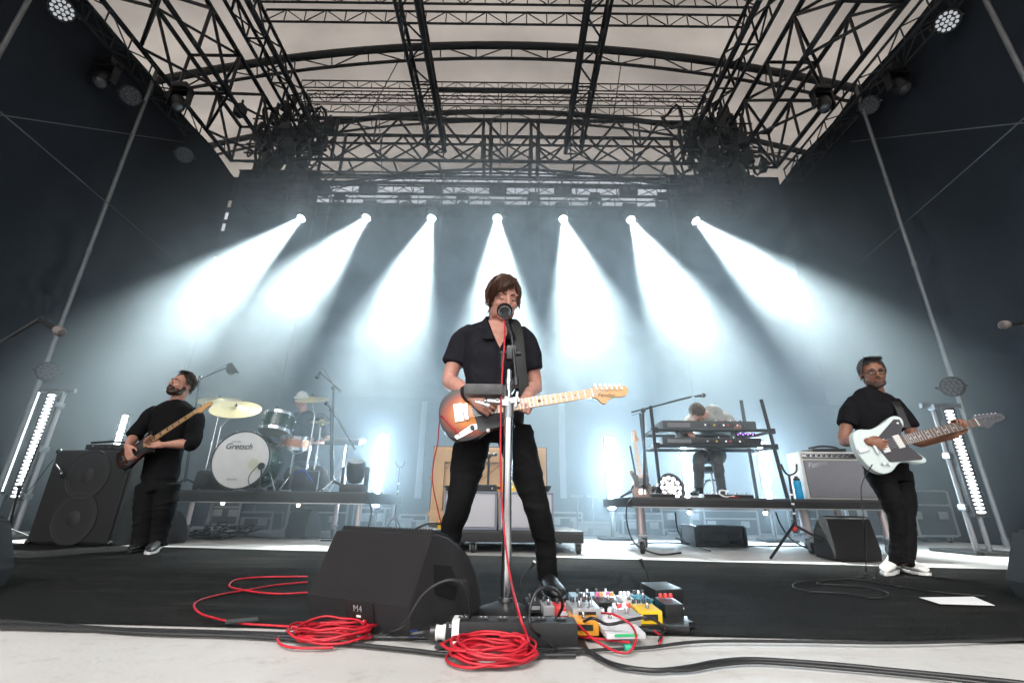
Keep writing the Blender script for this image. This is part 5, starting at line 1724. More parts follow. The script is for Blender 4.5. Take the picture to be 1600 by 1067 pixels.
# ---- red cable coils
def coil(label, c, R0, n, seed, r=0.0042, squash=0.82, hgt=0.045):
    rnd = random.Random(seed)
    pts = []
    for k in range(n):
        ox, oy = rnd.uniform(-0.03, 0.03), rnd.uniform(-0.03, 0.03)
        rr_ = R0 * rnd.uniform(0.80, 1.06)
        ph = rnd.uniform(0, 6)
        for i in range(14):
            a = 2 * math.pi * (i / 14) + k * 0.4
            z = 0.010 + hgt * k / n * (0.7 + 0.3 * math.sin(a + ph)) + 0.012 * rnd.random()
            pts.append(Vector((c.x + ox + rr_ * math.cos(a), c.y + oy + rr_ * squash * math.sin(a), z)))
    return cable('red_cable', label, pts, r, m_red, 'red cables', k=3)


coil('coil of red cable lying below the microphone stand', PF(762, 1040) + Vector((0, 0.05, 0)), 0.122, 15, 4)
coil('coil of red cable lying below the large monitor', PF(513, 1003) + Vector((0, 0.02, 0)), 0.132, 9, 9, 0.0040)
cable('red_cable', 'red microphone lead hanging straight down in front of the chrome stand', [bk, bk + Vector((0, -0.02, -0.05)), P(788, 540, Y0 - 0.045), P(784, 600, Y0 - 0.055), P(782, 700, Y0 - 0.06), P(784, 780, Y0 - 0.065), P(790, 850, Y0 - 0.09), P(798, 905, Y0 - 0.16), P(810, 955, by - 0.03), P(824, 995, by - 0.06), P(829, 1015, by - 0.075), PF(815, 1024) + Vector((0, 0, 0.05)), PF(780, 1025) + Vector((0, 0, 0.055))], 0.0046, m_red, 'red cables')
cable('red_cable', 'red cable looping over the carpet to the large monitor', FL((480, 930), (440, 932), (405, 930), (375, 925), (358, 920), (362, 912), (375, 908), (410, 905), (480, 904), z=0.014), 0.0045, m_red, 'red cables')
cable('red_cable', 'red cable in a wide arc on the carpet taped near the front edge', FL((480, 913), (430, 918), (390, 925), (345, 933), (310, 943), (302, 952), (312, 964), (340, 973), (375, 980), (420, 983), (470, 986), (560, 990), (640, 995), z=0.014), 0.0042, m_red, 'red cables')
cable('red_cable', 'thin red cable curling from the coil onto the pale floor', FL((455, 988), (437, 998), (433, 1006), (442, 1015), (470, 1019), (520, 1018), z=0.012), 0.0040, m_red, 'red cables')
g1 = GM @ Vector((-0.115, -0.105, 0.03))
cable('red_cable', 'red lead plugged into the sunburst guitar and hanging past its edge', [g1, g1 + Vector((-0.05, -0.01, 0.05)), P(690, 650, 2.40), P(686, 665, 2.46), P(684, 690, 2.50), P(677, 725, 2.55), P(676, 755, 2.6), P(684, 795, 2.66), P(692, 830, 2.72), P(700, 870, 2.78), PF(712, 900, 0.02)], 0.0036, m_red, 'red cables', n=6)
tag(MB().box(PF(376, 979) + Vector((0, 0, 0.022)), (0.11, 0.055, 0.004), (0, 0, 0.5)).build('tape_strip', mat('grey_tape', (0.03, 0.03, 0.03), 0.7)), 'dark tape strip holding the red cable to the carpet', 'tape')

# ---- black cables along the carpet edge
BK = [('black cable running along the carpet edge out of the picture past the bassist', FL((-60, 972), (60, 979), (180, 988), (330, 993), (450, 1000), (560, 1001), (690, 1003))),
      ('second black cable beside the carpet edge, slightly nearer the audience', FL((-60, 980), (80, 985), (230, 995), (380, 1000), (520, 1010), (640, 1022), (720, 1030), (900, 1030))),
      ('black cable arching from the large monitor to the power box', [P(560, 1000, 1.80) * 1.0, PF(600, 998) + Vector((0, 0, 0.02)), P(630, 975, 1.72), P(660, 930, 1.70), P(690, 909, 1.70), P(715, 908, 1.71), P(732, 930, 1.75), P(735, 962, by + 0.05), bc + Vector((-0.165, 0, bh / 2 + 0.01))]),
      ('black cable standing in a tall loop at the end of the power box', [bc + Vector((0.16, 0, bh / 2 + 0.01)), P(879, 945, by + 0.02), P(872, 925, by - 0.03), P(855, 917, by - 0.08), P(838, 925, by - 0.10), P(828, 950, by - 0.12), P(830, 980, by - 0.14), PF(848, 1012) + Vector((0, 0, 0.03)), PF(880, 1027) + Vector((0, 0, 0.012)), PF(930, 1022) + Vector((0, 0, 0.012)), PF(1010, 1018) + Vector((0, 0, 0.012)), PF(1100, 1010) + Vector((0, 0, 0.016)), PF(1250, 1010) + Vector((0, 0, 0.016)), PF(1420, 1012) + Vector((0, 0, 0.016)), PF(1680, 1003) + Vector((0, 0, 0.016))]),
      ('thick black cable sweeping over the pale floor below the pedals', FL((830, 1030), (870, 1022), (905, 1021), (925, 1027), (950, 1042), (985, 1052), (1030, 1056), (1080, 1050), (1120, 1042), (1180, 1038), (1300, 1046), (1420, 1058), (1560, 1072), (1720, 1090), z=0.014)),
      ('black cable lying beside the thick one on the pale floor', FL((832, 1034), (880, 1026), (915, 1025), (940, 1038), (970, 1050), (1010, 1054), (1075, 1054), (1125, 1046), (1190, 1042), (1320, 1052), (1500, 1070), (1700, 1100), z=0.012)),
      ('black cable curling among the pedals toward the carpet', FL((905, 985), (940, 990), (985, 995), (1020, 1000), (1040, 1000), (1042, 990), z=0.03)),
      ('black cable looping over the yellow pedal', [PF(905, 975, 0.05), PF(925, 965, 0.09), PF(950, 975, 0.07), PF(985, 968, 0.09), PF(1015, 965, 0.10), PF(1035, 980, 0.04), PF(1030, 1002, 0.015)]),
      ('thin black cable trailing from the mint guitar in loops on the carpet', [GM2 @ Vector((-0.15, -0.08, 0.03)), P(1346, 760, GY - 0.25), P(1350, 820, GY - 0.35), PF(1353, 893, 0.02)] + FL((1345, 905), (1310, 909), (1250, 912), (1240, 920), (1262, 927), (1310, 930), (1370, 938), (1390, 932), (1375, 925), (1330, 918), (1280, 915), (1290, 910), (1340, 908), (1440, 925), (1540, 935), z=0.012))]
for i, (lb, pts) in enumerate(BK):
    cable('black_cable', lb, pts, 0.0066 if i in (0, 1, 4) else (0.0036 if i == 8 else 0.0050), m_rubber, 'black cables')

# ---- paper on the floor
pp = [PF(1437, 937), PF(1523, 937), PF(1556, 950), PF(1470, 949)]
tag(MB().add([p + Vector((0, 0, 0.012 + 0.004 * (i % 2))) for i, p in enumerate(pp)] + [p + Vector((0, 0, 0.0128 + 0.004 * (i % 2))) for i, p in enumerate(pp)], [(3, 2, 1, 0), (4, 5, 6, 7), (0, 1, 5, 4), (1, 2, 6, 5), (2, 3, 7, 6), (3, 0, 4, 7)]).build('paper_sheet', mat('white_paper', (0.80, 0.80, 0.80), 0.8)), 'white paper sheet lying on the carpet', 'paper')

# ---- pedals
bo_ = [PF(826, 962), PF(905, 1000), PF(1085, 985), PF(1000, 935)]
pbt = tag(MB().add([p + Vector((0, 0, 0.010)) for p in bo_] + [p + Vector((0, 0, 0.030)) for p in bo_], [(3, 2, 1, 0), (4, 5, 6, 7), (0, 1, 5, 4), (1, 2, 6, 5), (2, 3, 7, 6), (3, 0, 4, 7)]).build('pedal_board', m_box), 'black board under the crowd of effect pedals', 'pedal board')
RNDP = random.Random(12)


def pedal(label, px0, px1, py, dep, h, m, knobs=3, z0=0.031, rot=0.12, kn=None, sw=1, jack=True, stripe=None, name='effect_pedal'):
    """px0..px1: its front edge at pixel row py"""
    a, b = PF(px0, py, z0), PF(px1, py, z0)
    w_ = abs(b.x - a.x)
    c = (a + b) / 2
    h *= 0.8
    t = thing(name, label, 'pedal', c, rot, 'effect pedals')
    t.location = c + Vector((0, dep / 2, 0))
    tilt = 0.10
    MB().box((0, 0, h / 2), (w_, dep, h), (tilt, 0, 0), 0.005).build('case', m, t)
    top = h + 0.003
    for i in range(knobs):
        x = (i - (knobs - 1) / 2) * w_ / max(knobs, 2) * 0.85
        MB().lathe([(0.0085, 0), (0.0075, 0.014), (0.006, 0.016), (0, 0.016)], 12, Matrix.Translation((x, dep * 0.22, top + dep * 0.022))).build('knob', kn[i % len(kn)] if kn else m_blackp, t)
    for i in range(sw):
        x = (i - (sw - 1) / 2) * w_ / max(sw, 1) * 0.8
        MB().lathe([(0.008, 0), (0.008, 0.006), (0.0055, 0.006), (0.0055, 0.016), (0.0045, 0.018), (0, 0.018)], 12, Matrix.Translation((x, -dep * 0.28, top - dep * 0.03))).build('foot_switch', m_chrome, t)
    if jack:
        MB().cyl((w_ / 2, 0, h * 0.5), (w_ / 2 + 0.022, 0, h * 0.5), 0.009, n=10).build('jack_plug', m_chrome, t)
    if stripe:
        MB().box((0, -dep / 2 - 0.001, h * 0.45), (w_ * 0.6, 0.004, h * 0.4), (tilt, 0, 0)).build('front_label', stripe, t)
    return t


def pm(n, c, r=0.35, metal=0.0):
    return mat('pedal_' + n, c, r, metal=metal, var=0.06, vscale=20)


cr, yl, og, tl, gr, pk = pm('red', (0.62, 0.035, 0.03)), pm('yellow', (0.70, 0.44, 0.015)), pm('orange', (0.62, 0.26, 0.015)), pm('teal', (0.02, 0.25, 0.36)), pm('silver', (0.42, 0.42, 0.43), 0.35, 0.5), pm('lilac', (0.60, 0.50, 0.62))
wt, bl, sb_ = pm('white', (0.60, 0.58, 0.60)), pm('black', (0.015, 0.015, 0.016)), pm('pale_blue', (0.35, 0.48, 0.58))
kc = [pm('k_pink', (0.55, 0.10, 0.30)), pm('k_orange', (0.75, 0.25, 0.03)), pm('k_white', (0.7, 0.7, 0.7))]
pedal('small black pedal at the singer end of the board', 823, 846, 956, 0.10, 0.045, bl, 2, stripe=gr)
pedal('small silver pedal with black knobs beside the red one', 847, 866, 961, 0.10, 0.045, gr, 2)
pedal('small red pedal behind the power box', 868, 890, 965, 0.10, 0.045, cr, 2, kn=[bl], stripe=wt)
pedal('wide silver pedal with a row of black knobs', 892, 938, 968, 0.11, 0.050, gr, 4, z0=0.06, sw=2, stripe=bl)
pedal('orange pedal below the wide silver one', 893, 938, 990, 0.12, 0.055, og, 2, sw=1, rot=-0.08, stripe=bl)
pedal('small white pedal with lilac label', 941, 968, 983, 0.09, 0.042, wt, 2, kn=[wt], stripe=pk)
pedal('grey pedal with white and dark red knobs', 962, 1000, 976, 0.11, 0.045, gr, 4, kn=[wt, cr], z0=0.04)
pedal('bright yellow pedal with black knobs', 995, 1034, 974, 0.12, 0.060, yl, 4, kn=[bl], stripe=bl)
pedal('flat white pedal with green label at the front', 945, 1008, 996, 0.09, 0.022, wt, 0, sw=0, stripe=pm('green', (0.03, 0.45, 0.15)), jack=False)
pedal('dark long pedal with pink and orange knobs', 934, 970, 956, 0.10, 0.050, bl, 5, kn=kc, z0=0.05)
pedal('long pale blue foot switch pedal at the rear of the board', 895, 968, 945, 0.12, 0.035, sb_, 4, kn=[bl, m_chrome], sw=5, z0=0.045)
pedal('white pedal with three white knobs at the rear', 973, 996, 953, 0.10, 0.045, wt, 3, kn=[wt], z0=0.05)
pedal('teal pedal beside the black power unit', 995, 1019, 950, 0.10, 0.045, tl, 3, kn=[bl, m_chrome], z0=0.05)
pedal('tall black power unit with grey top at the rear of the pedals', 1018, 1066, 948, 0.13, 0.095, bl, 0, sw=0, z0=0.035, rot=0.25)
pedal('black box with dark red plugs at the board end', 1038, 1068, 968, 0.10, 0.075, bl, 3, kn=[cr], sw=0)
pedal('low black volume pedal at the very end of the pedals', 1040, 1085, 986, 0.13, 0.030, bl, 0, sw=0, rot=-0.3, z0=0.012, jack=False)
pedal('small purple grey pedal in the middle of the board', 905, 930, 952, 0.08, 0.04, pk, 3, kn=[bl, m_chrome], z0=0.045)
for lb, pts in (('red patch lead curling from the wide silver pedal', [PF(940, 957, 0.09), PF(960, 960, 0.11), PF(985, 975, 0.09), PF(994, 995, 0.05), PF(985, 1016, 0.02), PF(965, 1018, 0.014), PF(930, 1000, 0.03), PF(903, 975, 0.06)]),
                ('red lead with green band lying before the pedals', FL((905, 1003), (935, 1007), (970, 1011), (985, 1013), z=0.018)), ('short red lead beside the volume pedal', [PF(1022, 985, 0.04), PF(1034, 995, 0.02), PF(1030, 1006, 0.014)])):
    cable('red_lead', lb, pts, 0.0038, m_red, 'red cables')
a, b = PF(976, 1012, 0.018), PF(986, 1012, 0.018)
tag(MB().cyl(a, b, 0.011, n=12).build('cable_band', mat('green_band', (0.02, 0.35, 0.22), 0.5)), 'green band on a red lead before the pedals', 'band')
for lb, p0, p1, p2 in (('small gooseneck lamp rising at the singer foot', P(818, 950, 2.25), P(815, 905, 2.25), P(830, 884, 2.25)), ('small gooseneck lamp rising behind the teal pedal', P(1015, 930, 2.5), P(1012, 900, 2.5), P(1003, 879, 2.5))):
    t = thing('gooseneck_lamp', lb, 'lamp', p0, 0, 'gooseneck lamps', world=True)
    base_ = Vector((p0.x, p0.y, 0.012))
    MB().tube(spline([base_, p0, p1, p2], 5), 0.0032, 6).build('neck', m_rubber, t)
    MB().cyl(p2 - (p2 - p1).normalized() * 0.025, p2 + (p2 - p1).normalized() * 0.02, 0.005, 0.011, 10).build('lamp_head', m_blackp, t)
    MB().ball(p2 + (p2 - p1).normalized() * 0.02, 0.008, 8, 6).build('bulb', m_white, t)

# ---- microphones reaching in at both picture edges
def boom_stand(label, base, top, tail, tip_clip, mtip, lab2, m_group, tri=True, r=0.010, zb=0.008, micr=0.024, mL=0.17, mh=None):
    base = Vector(base)
    t = thing('boom_stand', label, 'mic stand', base, 0, 'boom microphone stands', world=True)
    top = Vector(top)
    MB().cyl((base.x, base.y, base.z + 0.10), ((base.x + top.x) / 2, (base.y + top.y) / 2, (base.z + top.z) / 2), r * 1.35, n=12).build('lower_tube', m_dkm, t)
    MB().cyl(((base.x + top.x) / 2, (base.y + top.y) / 2, (base.z + top.z) / 2), top, r, n=10).build('upper_tube', m_dkm, t)
    MB().ball(top, r * 2.4, 10, 8).build('boom_joint', m_blackp, t)
    MB().cyl(tail, tip_clip, r * 0.8, n=10).build('boom', m_dkm, t)
    if tri:
        for k in range(3):
            a = 2 * math.pi * k / 3 + 0.5
            MB().tube([base + Vector((0, 0, 0.14)), base + Vector((0.18 * math.cos(a), 0.18 * math.sin(a), 0.06)), base + Vector((0.30 * math.cos(a), 0.30 * math.sin(a), 0.008))], r * 0.9, 8).build('leg', m_dkm, t)
    else:
        MB().lathe([(0.11, 0), (0.11, 0.012), (0.03, 0.03), (0.02, 0.11), (0, 0.11)], 24, Matrix.Translation(base)).build('base', m_blackp, t)
    tm = thing('microphone', lab2, 'microphone', mtip, 0, 'microphones', world=True)
    bk_ = mic(tm, mtip, tip_clip, micr, mL, mg=mh)
    d = (Vector(bk_) - Vector(mtip)).normalized()
    MB().tube(spline([bk_, bk_ + d * 0.05 + Vector((0, 0, 0.01)), (Vector(tail) + bk_) / 2 + Vector((0, 0, 0.012)), Vector(tail) + Vector((0, 0, -0.04))], 5), 0.0035, 6).build('lead', m_rubber, tm)
    return t


boom_stand('boom microphone stand standing just outside the picture beside the bassist', (-3.35, 2.75, 0.012), (-3.35, 2.75, 1.15), P(-60, 570, 2.6), P(62, 499, 2.55), P(97, 520, 2.5), 'microphone reaching in from the picture edge above the bass cabinet', None, micr=0.030, mL=0.2, r=0.012, mh=mat('silver_mesh', (0.16, 0.14, 0.13), 0.5, metal=0.5, bump=0.5, bscale=500))
boom_stand('boom microphone stand standing just outside the picture beside the white guitar', (4.0, 3.0, 0.012), (4.0, 3.0, 1.30), P(1690, 520, 3.0), P(1610, 503, 2.95), P(1564, 508, 2.9), 'microphone reaching in from the picture edge on the white guitar side', None, micr=0.032, mL=0.2, r=0.012, mh=MATS['silver_mesh'])
# ================================================================== stage lamps (lit in the photograph)
m_lampbody = mat('lamp_body', (0.014, 0.014, 0.016), 0.45, var=0.2)
m_lens = mat('lit_lens', (0.8, 0.8, 0.8), 0.3, emit=(0.85, 0.95, 1.0), estr=60)
m_dlens = mat('dark_lens', (0.10, 0.10, 0.11), 0.15, spec=0.8)
m_led = mat('lit_led', (0.8, 0.8, 0.8), 0.3, emit=(0.86, 0.95, 1.0), estr=26)
m_ledhot = mat('lit_led_bright', (0.8, 0.8, 0.8), 0.3, emit=(0.66, 0.86, 1.0), estr=330)


def moving_head(lens_at, d, top_z, label, lit, group, s=1.0, name='moving_head_lamp'):
    """lamp head whose lens sits at lens_at looking along d, hung from a base at top_z"""
    d = Vector(d).normalized()
    lens_at = Vector(lens_at)
    c = lens_at - d * 0.22 * s                       # pivot of the head
    base = Vector((c.x, c.y, top_z))
    t = thing(name, label, 'stage lamp', base, 0, group, world=True)
    MB().box(base - Vector((0, 0, 0.06 * s)), (0.30 * s, 0.26 * s, 0.12 * s), None, 0.02 * s).build('base', m_lampbody, t)
    yk = MB()
    zt = top_z - 0.12 * s
    for e in (-1, 1):
        yk.box(((c.x + e * 0.185 * s), c.y, (zt + c.z) / 2 - 0.03 * s), (0.035 * s, 0.12 * s, max(0.05, zt - c.z + 0.1 * s)))
    yk.box((c.x, c.y, zt - 0.02 * s), (0.405 * s, 0.13 * s, 0.045 * s))
    yk.build('yoke', m_lampbody, t)
    M = frame(c, d.orthogonal(), z=d) if False else Matrix.Translation(c) @ d.to_track_quat('Z', 'Y').to_matrix().to_4x4()
    h = MB().lathe([(0.0, -0.20 * s), (0.09 * s, -0.20 * s), (0.125 * s, -0.15 * s), (0.135 * s, 0.0), (0.12 * s, 0.10 * s), (0.105 * s, 0.20 * s), (0.10 * s, 0.215 * s), (0.088 * s, 0.215 * s), (0.085 * s, 0.19 * s), (0, 0.19 * s)], 20, M).build('head', m_lampbody, t)
    MB().lathe([(0.0, 0.203 * s), (0.05 * s, 0.200 * s), (0.083 * s, 0.192 * s)], 16, M).build('lens', m_lens if lit else m_dlens, h)
    return t


def wash(p, d, label, group, s=1.0, lit=True, em=None):
    """round LED wash lamp: bowl, bracket and a honeycomb of lenses"""
    d = Vector(d).normalized()
    t = thing('wash_lamp', label, 'stage lamp', p, 0, group, world=True)
    M = Matrix.Translation(Vector(p)) @ d.to_track_quat('Z', 'Y').to_matrix().to_4x4()
    b = MB().lathe([(0, -0.16 * s), (0.06 * s, -0.16 * s), (0.10 * s, -0.12 * s), (0.13 * s, -0.02 * s), (0.14 * s, 0.03 * s), (0.13 * s, 0.03 * s), (0.125 * s, 0.0), (0, 0.0)], 20, M).build('bowl', m_lampbody, t)
    br = MB()
    br.tube([M @ Vector((0.16 * s * math.cos(a), 0, -0.16 * s * math.sin(a) - 0.02 * s)) for a in [i * math.pi / 8 for i in range(9)]], 0.016 * s, 6)
    br.build('bracket', m_lampbody, t)
    k = 0
    me = None
    for rr_, n in ((0, 1), (0.05, 6), (0.098, 12)):
        for i in range(n):
            a = 2 * math.pi * i / n
            q = M @ Vector((rr_ * s * math.cos(a), rr_ * s * math.sin(a), 0.004 * s))
            if me is None:
                me = MB().lathe([(0.021 * s, 0), (0.018 * s, 0.006 * s), (0.0, 0.010 * s)], 8).mesh('led')
                me.materials.append(em or (m_led if lit else m_dlens))
            o = link(me, 'led', None, t)
            o.matrix_local = Matrix.Translation(q - Vector(p)) @ d.to_track_quat('Z', 'Y').to_matrix().to_4x4()
    return t


# ================================================================== risers
m_deck = mat('riser_black', (0.012, 0.012, 0.013), 0.6, var=0.25, vscale=6)
m_edge = mat('riser_edge', (0.42, 0.42, 0.42), 0.4, metal=0.7)
m_legp = mat('riser_leg', (0.50, 0.44, 0.45), 0.35, metal=0.6)
m_tyre = mat('caster_tyre', (0.02, 0.02, 0.02), 0.6)


def caster(t, x, y, r=0.06, m=None):
    c = MB().cyl((x, y, r * 2), (x, y, r * 2.35), 0.035, n=12).box((x - 0.03, y, r * 1.35), (0.006, 0.05, r * 1.6)).box((x + 0.03, y, r * 1.35), (0.006, 0.05, r * 1.6)).box((x, y, r * 2.05), (0.066, 0.06, 0.012)).build('caster', m or m_alu, t)
    MB().lathe([(0, -0.02), (r * 0.9, -0.02), (r, -0.012), (r, 0.012), (r * 0.9, 0.02), (0, 0.02)], 18, Matrix.Translation((x, y, r)) @ Matrix.Rotation(R(90), 4, 'Y')).build('wheel', m_tyre, c)


def riser(label, x0, x1, y0, y1, top, th, legs, edge=True):
    t = thing('riser', label, 'riser', ((x0 + x1) / 2, (y0 + y1) / 2, 0), 0, 'rolling risers', world=True)
    t['_w'] = 1
    cx, cy_ = (x0 + x1) / 2, (y0 + y1) / 2
    MB().box((cx, cy_, top - 0.012), (x1 - x0, y1 - y0, 0.024), None, 0.003).build('deck_board', mat('deck_top', (0.03, 0.03, 0.032), 0.55, col2=(0.05, 0.05, 0.052), vscale=4), t)
    for yy in (y0 + 0.02, y1 - 0.02):
        MB().box((cx, yy, top - 0.024 - th / 2), (x1 - x0 - 0.004, 0.04, th), None, 0.003).build('rail', m_deck, t)
        if edge:
            MB().box((cx, yy, top - 0.027 - th), (x1 - x0 - 0.002, 0.046, 0.010), None, 0.002).build('edge_strip', m_edge, t)
    for xx in (x0 + 0.02, x1 - 0.02):
        MB().box((xx, cy_, top - 0.024 - th / 2), (0.04, y1 - y0 - 0.084, th), None, 0.003).build('rail', m_deck, t)
    for (lx, ly, r) in legs:
        zt = top - 0.024
        if top - th > 0.3:
            MB().cyl((lx, ly, 0.16), (lx, ly, zt), 0.032, n=14).build('leg', m_legp, t)
            MB().box((lx, ly, 0.17), (0.085, 0.085, 0.03), None, 0.006).build('foot_plate', m_alu, t)
        o_ = worldloc(t)
        c = caster(t, lx, ly, r)
    return t


DR_Y0, DR_Y1, DR_Z = 6.05, 8.0, 0.60
KB_Y0, KB_Y1, KB_Z = 5.15, 6.75, 0.56
dx0, dx1 = P(182, 770, DR_Y0).x, P(572, 778, DR_Y0).x
kx0, kx1 = P(988, 788, KB_Y0).x, P(1394, 785, KB_Y0).x
riser('black rolling riser under the drum kit', dx0, dx1, DR_Y0, DR_Y1, DR_Z, 0.115, [(dx0 + 0.12, DR_Y0 + 0.10, 0.065), (P(297, 800, DR_Y0 + 0.15).x, DR_Y0 + 0.15, 0.065), (dx1 - 0.10, DR_Y0 + 0.10, 0.065), (P(525, 800, DR_Y0 + 0.9).x, DR_Y0 + 0.9, 0.065), (dx0 + 0.1, DR_Y1 - 0.1, 0.065), (dx1 - 0.1, DR_Y1 - 0.1, 0.065)])
riser('black rolling riser under the keyboards and the silver amplifier', kx0, kx1, KB_Y0, KB_Y1, KB_Z, 0.075, [(kx0 + 0.09, KB_Y0 + 0.08, 0.06), (kx0 + 0.30, KB_Y0 + 0.75, 0.06), (P(1258, 800, KB_Y0 + 0.25).x, KB_Y0 + 0.25, 0.06), (P(1308, 800, KB_Y0 + 0.35).x, KB_Y0 + 0.35, 0.06), (kx1 - 0.08, KB_Y0 + 0.08, 0.06), (kx1 - 0.1, KB_Y1 - 0.1, 0.06)])
PR_Y0, PR_Z = 5.02, 0.215
qx0, qx1 = P(645, 832, PR_Y0).x, P(912, 836, PR_Y0).x
riser('low black rolling riser under the upright piano', qx0, qx1, PR_Y0, PR_Y0 + 1.5, PR_Z, 0.085, [(P(738, 860, PR_Y0).x, PR_Y0 + 0.08, 0.05), (P(905, 860, PR_Y0).x, PR_Y0 + 0.06, 0.05), (qx0 + 0.08, PR_Y0 + 0.1, 0.05), (P(722, 860, PR_Y0 + 0.9).x, PR_Y0 + 0.9, 0.05), (qx1 - 0.1, PR_Y0 + 1.4, 0.05)], edge=False)
# small lamps under the riser edges
for (px, py, Y, lb) in ((348, 786, DR_Y0, 'tiny lit bulb under the drum riser edge, nearer the bassist'), (466, 789, DR_Y0, 'tiny lit bulb under the drum riser edge, nearer the piano'), (1077, 800, KB_Y0, 'tiny lit bulb under the keyboard riser edge, nearer the piano'), (1196, 801, KB_Y0, 'tiny lit bulb under the keyboard riser edge, nearer the amplifier')):
    p = P(px, py, Y + 0.01)
    t = thing('riser_bulb', lb, 'bulb', p, 0, 'bulbs under the risers', world=True)
    MB().cyl(p + Vector((0, 0, 0.012)), p + Vector((0, 0, 0.035)), 0.016, n=10).build('holder', m_blackp, t)
    MB().ball(p, 0.02, 10, 8).build('glass_bulb', mat('warm_bulb', (0.8, 0.7, 0.5), 0.3, emit=(1.0, 0.85, 0.6), estr=25), t)

# ================================================================== bass cabinet
c0, c1 = PF(37, 851), PF(169, 854)
ct = thing('bass_cabinet', 'tall black bass cabinet with two large round speakers', 'speaker cabinet', (c0 + c1) / 2, 0, None, world=True)
cw = (c1 - c0).length
cx_ = (c1 - c0).normalized()
ch = P(75, 702, c0.y).z - 0.01
CM = frame(c0 + Vector((0, 0, 0.01)), cx_, z=(0, 0, 1))
m_tolex = mat('black_tolex', (0.014, 0.014, 0.015), 0.6, bump=0.4, bscale=260)
cd = 0.42
MB().box(CM @ Vector((cw / 2, cd / 2 + 0.03, ch / 2)), (cw, cd, ch), CM.to_3x3(), 0.012).build('box', m_tolex, ct)
MB().box(CM @ Vector((cw / 2, 0.012, ch / 2)), (cw - 0.05, 0.03, ch - 0.05), CM.to_3x3(), 0.004).build('grille_cloth', mat('cab_cloth', (0.011, 0.011, 0.012), 0.8, bump=0.5, bscale=300), ct)
for hz in (0.72, 0.26):
    Ms = CM @ Matrix.Translation((cw * 0.5, -0.004, ch * hz)) @ Matrix.Rotation(R(90), 4, 'X')
    sp_ = MB().lathe([(0.275, 0.0), (0.275, 0.008), (0.255, 0.010), (0.250, 0.006)], 36, Ms).build('speaker_ring', mat('cone_ring', (0.013, 0.013, 0.014), 0.7), ct)
    MB().lathe([(0.257, 0.004), (0.23, 0.009), (0.205, 0.004), (0.10, -0.010), (0.095, -0.002), (0.07, 0.012), (0.0, 0.018)], 36, Ms).build('cone', mat('speaker_cone', (0.018, 0.018, 0.020), 0.7), sp_)
for (a, b) in ((0, 0), (1, 0), (0, 1), (1, 1)):
    MB().ball(CM @ Vector((0.02 + a * (cw - 0.04), 0.02, 0.02 + b * (ch - 0.04))), 0.032, 10, 6).build('corner_cap', m_dkm, ct)
# amplifier head under a dark cloth on top, small stand lamp
ap = CM @ Vector((cw * 0.55, 0.22, ch + 0.004))
at_ = thing('bass_amp_head', 'low dark amplifier head lying on the tall bass cabinet', 'amplifier', ap, 0, None, world=True)
MB().box(ap + Vector((0, 0, 0.035)), (0.55, 0.30, 0.06), CM.to_3x3(), 0.012).build('case', m_tolex, at_)
MB().tube([ap + Vector((-0.25, -0.10, 0.085)), ap + Vector((0.0, -0.12, 0.10)), ap + Vector((0.26, -0.11, 0.085))], 0.014, 8).build('handle', m_blackp, at_)
for k in range(5):
    MB().cyl(ap + Vector((-0.18 + 0.08 * k, -0.15, 0.035)), ap + Vector((-0.18 + 0.08 * k, -0.165, 0.035)), 0.012, n=10).build('knob', m_dkm, at_)
# mic in front of the cabinet on a short stand
sb2 = PF(60, 872)
t = boom_stand('short boom stand leaning beside the tall bass cabinet', (PF(8, 850).x, PF(8, 850).y, 0.012), P(30, 760, 5.3), P(24, 785, 5.25), P(62, 690, 5.15), P(100, 745, 5.25), 'microphone aimed at the upper speaker of the bass cabinet', None, r=0.010)
wbp = P(204, 745, 6.3)
# blue bottle behind the bassist


def bottle(label, base, s=1.0):
    t = thing('water_bottle', label, 'bottle', base, 0, 'blue water bottles')
    MB().lathe([(0.034 * s, 0), (0.038 * s, 0.01), (0.038 * s, 0.07 * s), (0.034 * s, 0.10 * s), (0.038 * s, 0.13 * s), (0.038 * s, 0.17 * s), (0.03 * s, 0.185 * s), (0, 0.185 * s)], 20).build('flask', mat('blue_bottle', (0.01, 0.33, 0.62), 0.25), t)
    MB().lathe([(0.032 * s, 0.184 * s), (0.032 * s, 0.205 * s), (0.02 * s, 0.212 * s), (0.016 * s, 0.23 * s), (0, 0.23 * s)], 18).build('lid', m_blackp, t)


bottle('blue water bottle on the drum riser half hidden by the bassist', (P(205, 752, DR_Y0 + 0.1).x, DR_Y0 + 0.12, DR_Z), 0.9)
bottle('blue water bottle standing beside the silver amplifier', (P(1251, 775, KB_Y0 + 0.08).x, KB_Y0 + 0.10, KB_Z), 1.05)

# ================================================================== drum kit
m_green = mat('green_drum_lacquer', (0.012, 0.045, 0.025), 0.25, coat=0.6, col2=(0.008, 0.03, 0.018), vscale=4)
m_head = mat('drum_skin', (0.72, 0.71, 0.70), 0.55, var=0.05)
m_copper = mat('copper_shell', (0.62, 0.27, 0.16), 0.28, metal=0.85, var=0.15, vscale=6)
m_brass = mat('cymbal_brass', (0.62, 0.50, 0.27), 0.36, metal=0.8, col2=(0.50, 0.39, 0.19), vscale=20, stretch=(1, 1, 1))


